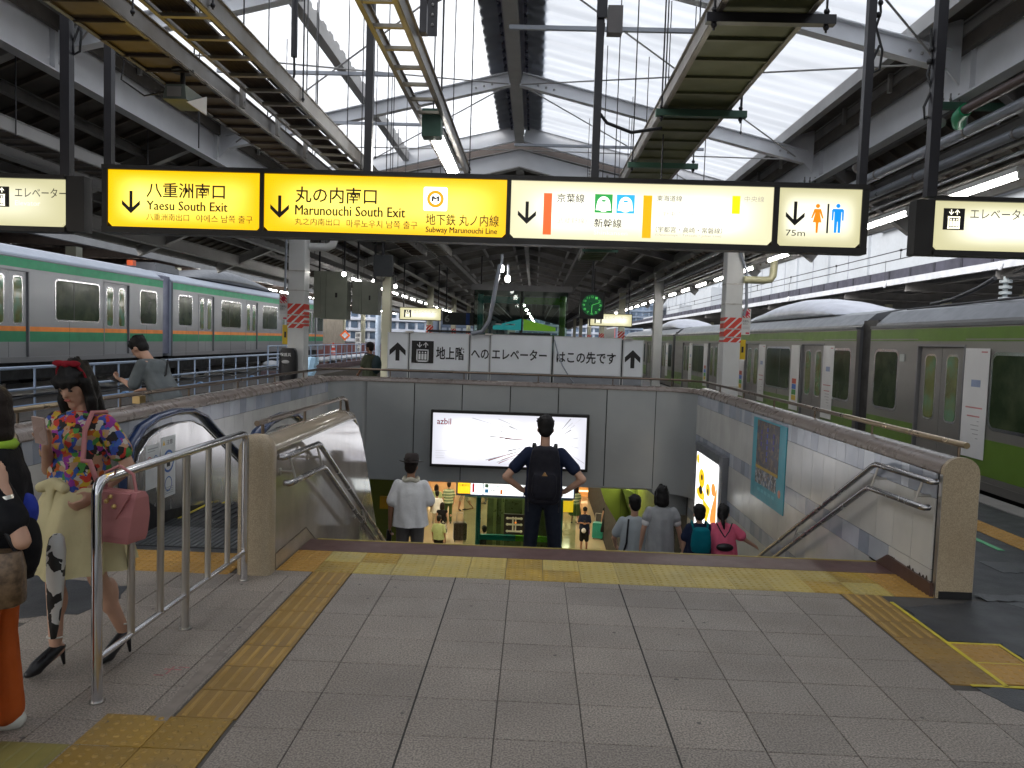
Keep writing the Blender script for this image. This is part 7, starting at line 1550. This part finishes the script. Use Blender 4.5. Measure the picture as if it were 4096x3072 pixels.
# man in white shirt with hat and towel
def ex_hat(t, J, H_, hv, s, b):
    M = Matrix.Rotation(R(-8), 3, 'X')
    m = MB(); rings = []
    for z, rx, ry in ((.052, .150, .165), (.056, .152, .167), (.060, .105, .12), (.068, .092, .106), (.10, .090, .103), (.145, .080, .092), (.165, .060, .07), (.160, .03, .03)): rings.append([H_(0, -.005, 0)+M @ Vector((rx*math.cos(a), ry*math.sin(a), z+.02*abs(math.cos(a))**3*(1 if rx > .14 else 0))) for a in [2*PI*k/24 for k in range(24)]])
    m.loft(rings, 0, True, True); m.build('felt_hat', mat('hat_brown_felt', (.035, .026, .024), .85), t)
    m = MB(); rings = [[H_(0, -.005, 0)+M @ Vector(((.0935+.001)*math.cos(a), (.1075+.001)*math.sin(a), z)) for a in [2*PI*k/24 for k in range(24)]] for z in (.064, .085)]; m.loft(rings, 0, False, True); m.build('hat_band', leather_black, t)
    m = MB(); n = J['nk']; m.tube([n+Vector((.085*math.cos(a), .075*math.sin(a)-.01, .005+.015*math.sin(3*a)+(-.02 if math.sin(a) > .5 else 0)))*s for a in [2*PI*k/16 for k in range(16)]], .027*s, 8, closed=True); m.build('neck_towel', mat('towel_cream', (.55, .52, .42), .95, bump=.5, bs=60), t)
    w = J['wL']; m = MB(); m.tube([w+Vector((-.01, .02, -.08)), w+Vector((-.015, .03, -.22))], [.03, .035], 8); m.build('folded_umbrella', leather_black, t)
    m = MB(); m.ell(J['pel']+Vector((.165, -.06, -.02))*s, (.006, .016, .018), 0, 8, 5); m.build('hem_badge', mat('badge_rust', (.25, .06, .03), .6), t)
person('man in loose white shirt and brown felt hat with a towel round his neck', (-1.425, 8.95, -1.35), 4, 1.66,
       dict(eR=(.245, .02, 1.12), wR=(.20, .20, 1.10), eL=(-.235, -.03, 1.11), wL=(-.25, .03, .86), fL=(-.11, .15, .03)), (c_white, .80, .86, .038), ('trousers', mat('cloth_taupe', (.12, .11, .105), .85), .95), 'short', hair_br, skin2, .012, extra=ex_hat, build_=1.05, head=(4, -12))
# family on the right: woman in grey, man behind with strap, boy, girl
def ex_strap(t, J, H_, hv, s, b):
    c = J['che']; m = MB(); m.tube([c+Vector((-.09, -.11, .17))*s, c+Vector((-.10, -.135, .05))*s, c+Vector((-.11, -.14, -.15))*s, c+Vector((-.15, -.12, -.30))*s], .013*s, 6); m.build('bag_strap', leather_black, t); blob('shoulder_bag', [('e', c+Vector((-.20, -.06, -.38))*s, (.06, .12, .10))], .014, leather_black, t, 2)
person('long haired woman in grey and white top walking down the stairs', (1.68, 9.45, -1.62), 0, 1.60, dict(eL=(-.235, -.02, 1.10), wL=(-.25, .04, .88), eR=(.25, 0, 1.11), wR=(.30, .05, .90), hL=(-.08, 0, .91)), (c_lgrey, .35, .75, .035), ('skirt', c_lgrey, .45, .06), 'bob', hair, skin, .012, sex='f', head=(8, 0),
       extra=lambda t, J, H_, hv, s, b: [blob('white_sleeve', [('c', J['s'+S]+Vector((0, 0, -.01)), J['s'+S].lerp(J['e'+S], .6), .054, .056)], .012, c_white, t, 3) for S in 'LR'])
person('man in pale grey shirt with a black shoulder strap beside the long haired woman', (1.42, 10.0, -1.94), 0, 1.66, dict(eL=(-.26, .02, 1.12), wL=(-.22, .20, .98)), (mat('cloth_pale_blue_grey', (.36, .40, .42), .85), .7, .9, .03), ('trousers', c_denim, .95), 'short', hair, skin, .013, extra=ex_strap, head=(12, 10),
       )
def ex_kidpack(mt, straps=True):
    def f(t, J, H_, hv, s, b):
        c = J['che']; rr_ = lambda w, d, z, y=-.19: [c+Vector((w*math.copysign(abs(math.cos(a))**.55, math.cos(a)), y+d*math.copysign(abs(math.sin(a))**.6, math.sin(a)), z))*s for a in [2*PI*k/20 for k in range(20)]]
        blob('backpack', [('l', [rr_(.09, .05, .16), rr_(.14, .08, .12), rr_(.16, .095, 0), rr_(.165, .10, -.15), rr_(.15, .09, -.24), rr_(.10, .06, -.26)])], .010, mt, t, 2)
        for sx in (-1, 1): m = MB(); m.tube([c+Vector((sx*.11, -.12, .10))*s, c+Vector((sx*.13, -.07, .20))*s, c+Vector((sx*.12, .05, .21))*s, c+Vector((sx*.12, .12, .06))*s], .020*s, 6); m.build('shoulder_strap', mt, t)
    return f
person('small boy in navy shirt with a teal backpack on the stairs', (2.00, 8.75, -1.30), 0, 1.18, dict(eL=(-.24, -.02, 1.12)), (c_navy, .7, .85, .03), ('shorts', c_navy, .9), 'short', hair, skin, .010, extra=ex_kidpack(c_teal), head=(6, 0), build_=1.15)
def ex_girl(t, J, H_, hv, s, b):
    c = J['che']
    for sx in (-1, 1): m = MB(); m.tube([c+Vector((sx*.13, -.06, .20))*s, c+Vector((sx*.07, -.13, .08))*s, c+Vector((0, -.145, -.02))*s], .011*s, 6); m.build('shoulder_strap', leather_black, t)
    blob('waist_bag', [('e', c+Vector((0, -.17, -.18))*s, (.15*s, .06*s, .07*s))], .011, leather_black, t, 2)
    m = MB(); m.ell(H_(0, -.108, .0), .022, 0, 8, 6); m.build('hair_tie', mat('hair_tie_silver', (.6, .6, .65), .2, metal=.6), t)
person('small girl in pink shirt with ponytail reaching for the right handrail', (2.28, 8.75, -1.30), 0, 1.20, dict(eR=(.34, .02, 1.18), wR=(.55, .10, 1.05), sR=(.175, -.01, 1.37)), (c_pink, .75, .85, .045), ('shorts', c_blue, .9), 'pony', hair, skin, .010, extra=ex_girl, sex='m', head=(8, -25), build_=1.1)

# man leaning on the left wall looking at his phone
def phone(t, c, d, n, mt=black_print, nm='mobile_phone', w=.07, h=.14):
    d = Vector(d).normalized(); n = Vector(n).normalized(); a = d.cross(n).normalized(); n = a.cross(d).normalized(); M4 = Matrix((a, n, d)).transposed().to_4x4(); M4.translation = Vector(c); m = MB(); m.obox(M4, w, .009, h); o = m.build(nm, mt, t); return o
def ex_lean(t, J, H_, hv, s, b):
    phone(t, J['wL']+Vector((.03, .14, .0)), (.0, .9, .35), (0, -.4, .9))
    m = MB(); m.tube([J['che']+Vector((.06, -.10, .17)), J['che']+Vector((-.02, -.14, .0)), J['che']+Vector((-.14, -.05, -.12)), J['che']+Vector((-.14, .08, -.14))], .011, 6); m.build('bag_strap', leather_black, t)
    m = MB(); m.box(J['wR'].x-.05, J['wR'].x+.05, J['wR'].y+.02, J['wR'].y+.12, J['wR'].z-.16, J['wR'].z-.07); m.build('paper_packet', mat('packet_amber', (.55, .38, .15), .6), t)
person('young man in grey T-shirt bowed over his phone behind the left wall', (-4.30, 8.5, -.012), 78, 1.74,
       dict(pel=(0, -.12, .95), che=(0, .02, 1.22), nk=(0, .12, 1.38), hd=(0, .25, 1.50), sL=(-.175, .08, 1.34), sR=(.175, .08, 1.34), eL=(-.22, .14, 1.08), wL=(-.12, .36, 1.14), eR=(.24, .06, 1.06), wR=(.14, .30, 1.02), hL=(-.085, -.12, .91), hR=(.085, -.12, .91), kL=(-.09, -.02, .49), kR=(.09, -.02, .49), aL=(-.1, -.06, .09), aR=(.1, -.06, .09)),
       (c_grey, .85, .84, .035), ('trousers', c_black, .95), 'short', hair, skin, .011, head=(38, 0), extra=ex_lean, hands={'L': ((.1, .9, .25), (.2, -.2, 1), 45, 1.0), 'R': ((-.3, .9, -.1), (0, 0, -1), 60, .9)})
def ex_rucksack(t, J, H_, hv, s, b):
    c = J['che']; blob('backpack', [('e', c+Vector((0, -.2, -.06))*s, (.14*s, .11*s, .23*s))], .016, mat('rucksack_dark_teal', (.01, .03, .035), .6), t, 3); m = MB(); m.tube([c+Vector((-.1, -.12, .16)), c+Vector((-.11, .04, .2)), c+Vector((-.12, .12, .05))], .016, 6); m.build('shoulder_strap', MATS['rucksack_dark_teal'], t)
person('distant man in olive shirt with a dark rucksack by the cream column', (-3.72, 17.0, -.02), 62, 1.60, dict(eL=(-.2, .08, 1.10), wL=(-.15, .22, .95)), (c_olive, .7, .88, .03), ('trousers', c_black, .95), 'short', hair_br, skin2, .015, extra=ex_rucksack, head=(4, 0))
# woman with the bow, walking towards the camera, looking at her phone
def loft_leather(t, nm, pts, r, mt): m = MB(); m.tube(pts, r, 8); return m.build(nm, mt, t)
print_cols = [tuple(.78*v for v in c_) for c_ in [(.62, .05, .03), (.62, .42, .03), (.04, .08, .38), (.55, .33, .20), (.02, .02, .02), (.08, .30, .06), (.33, .04, .32), (.6, .55, .48), (.55, .33, .20), (.05, .13, .45), (.55, .12, .02), (.03, .02, .02)]]
c_print = patches('printed_tshirt', print_cols, 33, .85)
cow = patches('black_white_print', [(.01, .01, .01), (.6, .6, .58), (.6, .6, .58), (.01, .01, .01), (.02, .02, .02), (.6, .6, .58)], 22, .6, rnd=.8)
def ex_bow(t, J, H_, hv, s, b):
    ph = phone(t, J['wR']+Vector((-.055, .085, .085)), (-.1, .25, .95), (0, -.9, .3), mat('phone_rose', (.40, .28, .24), .3), w=.068, h=.135)
    # ribbon bow
    r = c_red; q = [('e', H_(.0, .02, .135), (.02, .018, .02)), ('e', H_(.044, .015, .136), (.044, .013, .017)), ('e', H_(-.044, .015, .136), (.044, .013, .017))]; blob('ribbon_bow', q, .007, r, t, 2)
    m = MB(); m.tube([H_(.083*math.cos(a), .01, .045+.098*math.sin(a)) for a in [PI*k/12 for k in range(13)]], .007, 6); m.build('hair_band', r, t)
    # neck trim
    m = MB(); n = J['nk']; m.tube([n+Vector((.072*math.cos(a), .070*math.sin(a)+.004, -.012-.018*math.sin(a)))*s for a in [2*PI*k/20 for k in range(20)]], .008, 6, closed=True); m.build('collar_trim', c_red, t)
    # belt bow on the skirt
    p = J['pel']; m = MB(); rings = [[(p.x+(.137+g)*math.cos(a), p.y+(.117+g)*math.sin(a), p.z+z) for a in [2*PI*k/28 for k in range(28)]] for z, g in ((.065, .0), (.075, .006), (.10, .006), (.11, .0))]; m.loft(rings, 0, False, True); m.build('waist_sash', c_cream, t)
    blob('sash_bow', [('c', p+Vector((.03, .132, .085)), p+Vector((.10, .14, .05)), .022, .030), ('c', p+Vector((.03, .132, .085)), p+Vector((-.04, .14, .055)), .022, .030), ('c', p+Vector((.03, .14, .075)), p+Vector((.02, .175, -.16)), .014, .024), ('c', p+Vector((.035, .14, .07)), p+Vector((.07, .175, -.11)), .014, .022)], .009, c_cream, t, 3)
    # pink handbag on her left side (screen right)
    bx_, by_, bz_ = -.345, .10, .86
    m = MB(); m.loft([[(bx_-.115*k+.0, by_-.06*w, bz_+z), (bx_+.115*k, by_-.06*w, bz_+z), (bx_+.115*k, by_+.06*w, bz_+z), (bx_-.115*k, by_+.06*w, bz_+z)] for z, k, w in ((-.13, .78, 1.0), (-.10, .86, 1.05), (0, 1.0, 1.0), (.09, 1.06, .7), (.115, 1.02, .45))], 0, True, False); bg = m.build('handbag', leather_pink, t)
    m = MB(); m.prism([(bx_-.115, bz_+.115), (bx_-.03, bz_-.01), (bx_+.03, bz_-.01), (bx_+.115, bz_+.115)], 'y', by_+.058, by_+.067); m.build('flap', leather_pink, bg)
    m = MB(); m.tube([(bx_-.09, by_, bz_+.10), (bx_-.08, by_+.01, bz_+.20), (bx_, by_+.01, bz_+.235), (bx_+.08, by_+.01, bz_+.20), (bx_+.09, by_, bz_+.10)], .008, 6); m.build('handle', leather_pink, bg)
    m = MB(); m.tube([J['sL']+Vector((.03, -.04, .05)), J['sL']+Vector((.03, .05, .055)), J['sL']+Vector((.02, .105, -.03)), J['che']+Vector((-.165, .14, -.06)), (bx_+.11, by_+.08, bz_+.26), (bx_+.10, by_+.03, bz_+.12)], .013, 6); m.build('shoulder_strap', leather_pink, t)
    m = MB(); [m.ell((bx_-.02+.025*math.sin(k*2.1), by_+.09, bz_+.10-.022*k), .012, 0, 8, 5) for k in range(3)]; m.build('gold_charms', mat('charm_gold', (.6, .42, .16), .3, metal=.8), bg)
    # folded umbrella with black and white cow print, hanging
    m = MB(); rings = []
    for k, (z, rr_) in enumerate(((0, .01), (.02, .026), (.08, .036), (.2, .034), (.32, .028), (.42, .018), (.50, .006))): rings.append([(-.20+.02*k*.2+(rr_+.006*(j % 2))*math.cos(2*PI*j/14), .33+(rr_+.006*(j % 2))*math.sin(2*PI*j/14), .80-z) for j in range(14)])
    m.loft(rings, 0, True, True); m.build('folded_umbrella', cow, t)
    # shoes with ankle strap and heel
    for S in 'LR':
        an, ft = J['a'+S], J['f'+S]
        q = [('c', an+Vector((0, -.02, -.025)), ft+Vector((0, 0, .008)), .034, .036), ('c', ft, ft+Vector((0, .045, -.008)), .034, .022)]; blob('court_shoe', q, .008, leather_black, t, 2, [((0, an.y, an.z-.012), (0, -.25, 1))])
        m = MB(); m.tube([an+Vector((0, -.035, -.03)), Vector((an.x, an.y-.052, .002))], [.018, .007], 8); m.build('heel', leather_black, t)
        m = MB(); m.tube([an+Vector((.036*math.cos(a), .040*math.sin(a), .035+.006*math.sin(a))) for a in [2*PI*k/14 for k in range(14)]], .005, 5, closed=True); m.build('ankle_strap', mat('strap_pearl', (.6, .58, .52), .3), t)
person('woman with red hair bow, cartoonish multicolour T-shirt and cream skirt looking at her phone'.replace('cartoonish ', ''), (-2.29, 3.74, 0), 180-14, 1.56,
       dict(pel=(0, 0, .99), che=(0, .01, 1.275), nk=(0, .0, 1.445), hd=(0, .035, 1.60), sL=(-.165, 0, 1.395), sR=(.165, 0, 1.395), eR=(.17, .05, 1.12), wR=(-.01, .23, 1.29), eL=(-.27, -.06, 1.15), wL=(-.20, .10, 1.02),
            hL=(-.08, 0, .95), hR=(.08, 0, .95), kR=(.105, .07, .54), aR=(.115, .06, .145), fR=(.12, .18, .045), kL=(-.09, -.02, .53), aL=(-.10, -.20, .16), fL=(-.105, -.09, .045)),
       (c_print, .62, .965, .02), ('skirt', c_cream, .60, .12), 'bangs', hair, skin, .0085, None, 'f', head=(24, 8), extra=ex_bow, fdet=True, build_=.96,
       hands={'R': ((-.25, .25, .9), (-.2, .9, -.2), 38, 1.0, -1), 'L': ((.25, .75, -.45), (.9, 0, .2), 40, 1.0)})
# woman in orange trousers, cut by the left edge
def ex_orange(t, J, H_, hv, s, b):
    w, d, n, a = hv['L']; m = MB(); 
    u = d.cross(Vector((0, 0, 1)) if abs(d.z) < .9 else Vector((0, 1, 0))).normalized(); v = u.cross(d)
    m.loft([[w-d*(.045+e)+(u*math.cos(q)*.031+v*math.sin(q)*.027) for q in [2*PI*k/16 for k in range(16)]] for e in (-.008, .008)], 0, False, True); wt_ = m.build('wristwatch', mat('watch_silver', (.7, .68, .62), .25, metal=.9), t)
    M3 = Matrix.Rotation(R(8), 3, 'Y'); m = MB(); rings = []
    for z, rx, ry in ((-.14, .13, .055), (-.13, .15, .065), (0, .15, .07), (.06, .14, .055), (.075, .135, .04)): rings.append([(-.25+ry*math.copysign(abs(math.cos(q))**.5, math.cos(q)), -.04+rx*math.copysign(abs(math.sin(q))**.6, math.sin(q)), .80+z) for q in [2*PI*k/24 for k in range(24)]])
    m.loft(rings, 0, True, True); bg = m.build('handbag', MATS['bronze_quilted_bag'], t)
    m = MB(); m.tube([(-.25, -.16, .87), (-.26, -.13, .95), (-.25, -.11, .99)], .009, 6); m.tube([(-.25, .08, .87), (-.26, .0, .96), (-.25, -.07, 1.0)], .009, 6); m.build('handle', leather_black, bg)
    blob('blue_bag', [('e', (-.02, -.13, .98), (.055, .045, .08))], .012, c_blue, t, 2)
    blob('dark_tote', [('e', (-.05, -.13, .84), (.07, .065, .14))], .012, c_black, t, 2)
    m = MB(); n_ = J['nk']; m.tube([n_+Vector((.07*math.cos(q), .065*math.sin(q), -.0)) for q in [2*PI*k/14 for k in range(14)]], .022, 6, closed=True); m.build('lime_scarf', mat('scarf_lime', (.3, .5, .03), .8), t)
    for S in 'LR':
        ft, an = J['f'+S], J['a'+S]; blob('sneaker', [('c', an+Vector((0, -.03, -.045)), ft+Vector((0, .02, .0)), .046, .044)], .010, mat('sneaker_white', (.55, .55, .50), .5), t, 2, [((0, 0, .10), (0, 0, 1))])
        m = MB(); m.box(ft.x-.02, ft.x+.02, ft.y-.07, ft.y-.02, .066, .074); m.build('shoe_stripe', leather_black, t)
person('woman in orange trousers and black top with bronze handbag, cut off by the left edge', (-2.235, 3.04, 0), 108, 1.50,
       dict(eL=(-.27, -.20, 1.03), wL=(-.24, -.12, 1.27), hd=(0, .03, 1.58), sL=(-.175, 0, 1.385), fL=(-.10, .18, .03), fR=(.12, .15, .03), kL=(-.10, .05, .49), aL=(-.105, .03, .09)), (c_black, .74, .80, .03), ('trousers', c_orange, 1.0, .018), 'bob', hair_br, skin, .0095, None, 'f', head=(5, 10), extra=ex_orange, build_=1.08,
       hands={'L': ((.15, .3, .95), (.6, .5, 0), 35, 1.0)})

# people down in the concourse
stripe_c = stripes('cloth_striped', (.5, .55, .35), (.12, .2, .1), .12, .5, (0, 0, 1)); check = patches('checked_cloth', [(.5, .48, .42), (.08, .07, .06), (.45, .43, .38), (.1, .09, .08)], 14)
CZ = -6.0
person('man in dark shirt and black shorts looking at his phone on the concourse floor', (2.1, 27.6, CZ), 175, 1.66, dict(eL=(-.2, .05, 1.12), wL=(-.06, .24, 1.15), eR=(.2, .05, 1.12), wR=(.06, .24, 1.15)), (c_navy, .8, .88, .03), ('shorts', c_black, 1.05), 'short', hair, skin2, .018, head=(30, 0), fdet=False,
       extra=lambda t, J, H_, hv, s, b: [phone(t, (0, .34, 1.2), (0, .5, .8), (0, -.8, .5)), blob('jacket_bundle', [('e', (.02, .17, .83), (.09, .05, .10))], .02, c_white, t, 2), blob('purple_bag', [('e', (-.17, -.02, .75), (.04, .06, .14))], .02, mat('bag_purple', (.12, .03, .22), .6), t, 2)])
person('woman in pale green blouse and dark green skirt walking away in the concourse', (2.0, 31.8, CZ), 20, 1.60, dict(kL=(-.09, .12, .50), aL=(-.09, .16, .1), kR=(.09, -.02, .50), aR=(.09, -.22, .14)), (stripe_c, .7, .9, .03), ('skirt', c_dkgreen, .42, .10), 'bob', hair_br, skin, .02, sex='f')
person('woman in black sleeveless dress walking with a teal suitcase', (3.12, 29.2, CZ), -25, 1.58, dict(kL=(-.08, .16, .50), aL=(-.08, .2, .1), kR=(.08, .0, .5), aR=(.08, -.25, .16), wL=(-.28, .0, .86)), (c_black, .15, .9, .02), ('skirt', c_black, .40, .14), 'bob', hair, skin, .02, sex='f')
person('woman in black vest and checked skirt standing at the left of the concourse', (-3.22, 27.7, CZ), 5, 1.60, None, (c_black, .1, .95, .01), ('skirt', check, .50, .04), 'bob', hair_br, skin, .02, sex='f', shoes=leather_black)
person('man in yellow green shirt standing near the foot of the stairs', (-3.05, 25.4, CZ), -15, 1.66, None, (c_green, .75, .88, .04), ('trousers', c_black, .95), 'short', hair, skin2, .02)
person('man in black with an olive cap before the teal elevator frame', (-1.42, 24.2, CZ), 30, 1.66, None, (c_black, .9, .85, .03), ('trousers', c_black, .95), 'short', hair, skin, .02,
       extra=lambda t, J, H_, hv, s, b: blob('cap', [('e', H_(0, -.01, .07), (.09, .105, .07)), ('e', H_(0, .10, .045), (.07, .06, .012))], .018, mat('cap_olive', (.22, .24, .12), .8), t, 2))
person('man in white shirt and flat cap among the crowd at upper left of the concourse', (-3.62, 29.3, CZ), 10, 1.70, dict(eL=(-.25, -.05, 1.15), wL=(-.2, .1, 1.0)), (c_white, .8, .85, .03), ('trousers', c_beige, .95), 'short', hair, skin, .02)
person('tall man in striped green shirt beside his companion in the concourse', (-3.35, 31.0, CZ), 15, 1.74, None, (stripe_c, .8, .85, .03), ('trousers', c_dkgreen, .95), 'short', hair_br, skin, .02)
person('woman in pale green top walking close to the tall striped man', (-3.85, 30.9, CZ), 15, 1.64, None, (c_green, .7, .85, .03), ('skirt', c_beige, .5, .08), 'bob', hair_br, skin, .02, sex='f')
person('walker in khaki shorts striding past the amber counter at left', (-2.85, 33.4, CZ), 70, 1.68, dict(kL=(-.09, .22, .52), aL=(-.09, .28, .1), kR=(.09, -.05, .5), aR=(.09, -.35, .2)), (c_brown, .7, .9, .03), ('shorts', c_beige, 1.0), 'short', hair, skin2, .02)
person('walker in red shirt near the glass elevator at the back of the concourse', (-2.2, 35, CZ), -60, 1.68, dict(kL=(-.09, .2, .52), aL=(-.09, .25, .1), kR=(.09, -.05, .5), aR=(.09, -.3, .2)), (c_red, .7, .9, .03), ('trousers', c_grey, .95), 'short', hair, skin2, .02)
person('walker in grey jacket by the orange counter at right', (3.5, 35.6, CZ), 120, 1.70, dict(kL=(-.09, .2, .52), aL=(-.09, .25, .1), kR=(.09, -.05, .5), aR=(.09, -.3, .2)), (c_grey, 1.6, .85, .03), ('trousers', c_brown, .95), 'short', hair, skin, .02)
person('shopper in beige coat standing at the orange counter', (2.3, 36.6, CZ), 10, 1.62, None, (c_beige, 1.5, .8, .03), ('trousers', c_grey, .95), 'bob', hair_br, skin, .02, sex='f')
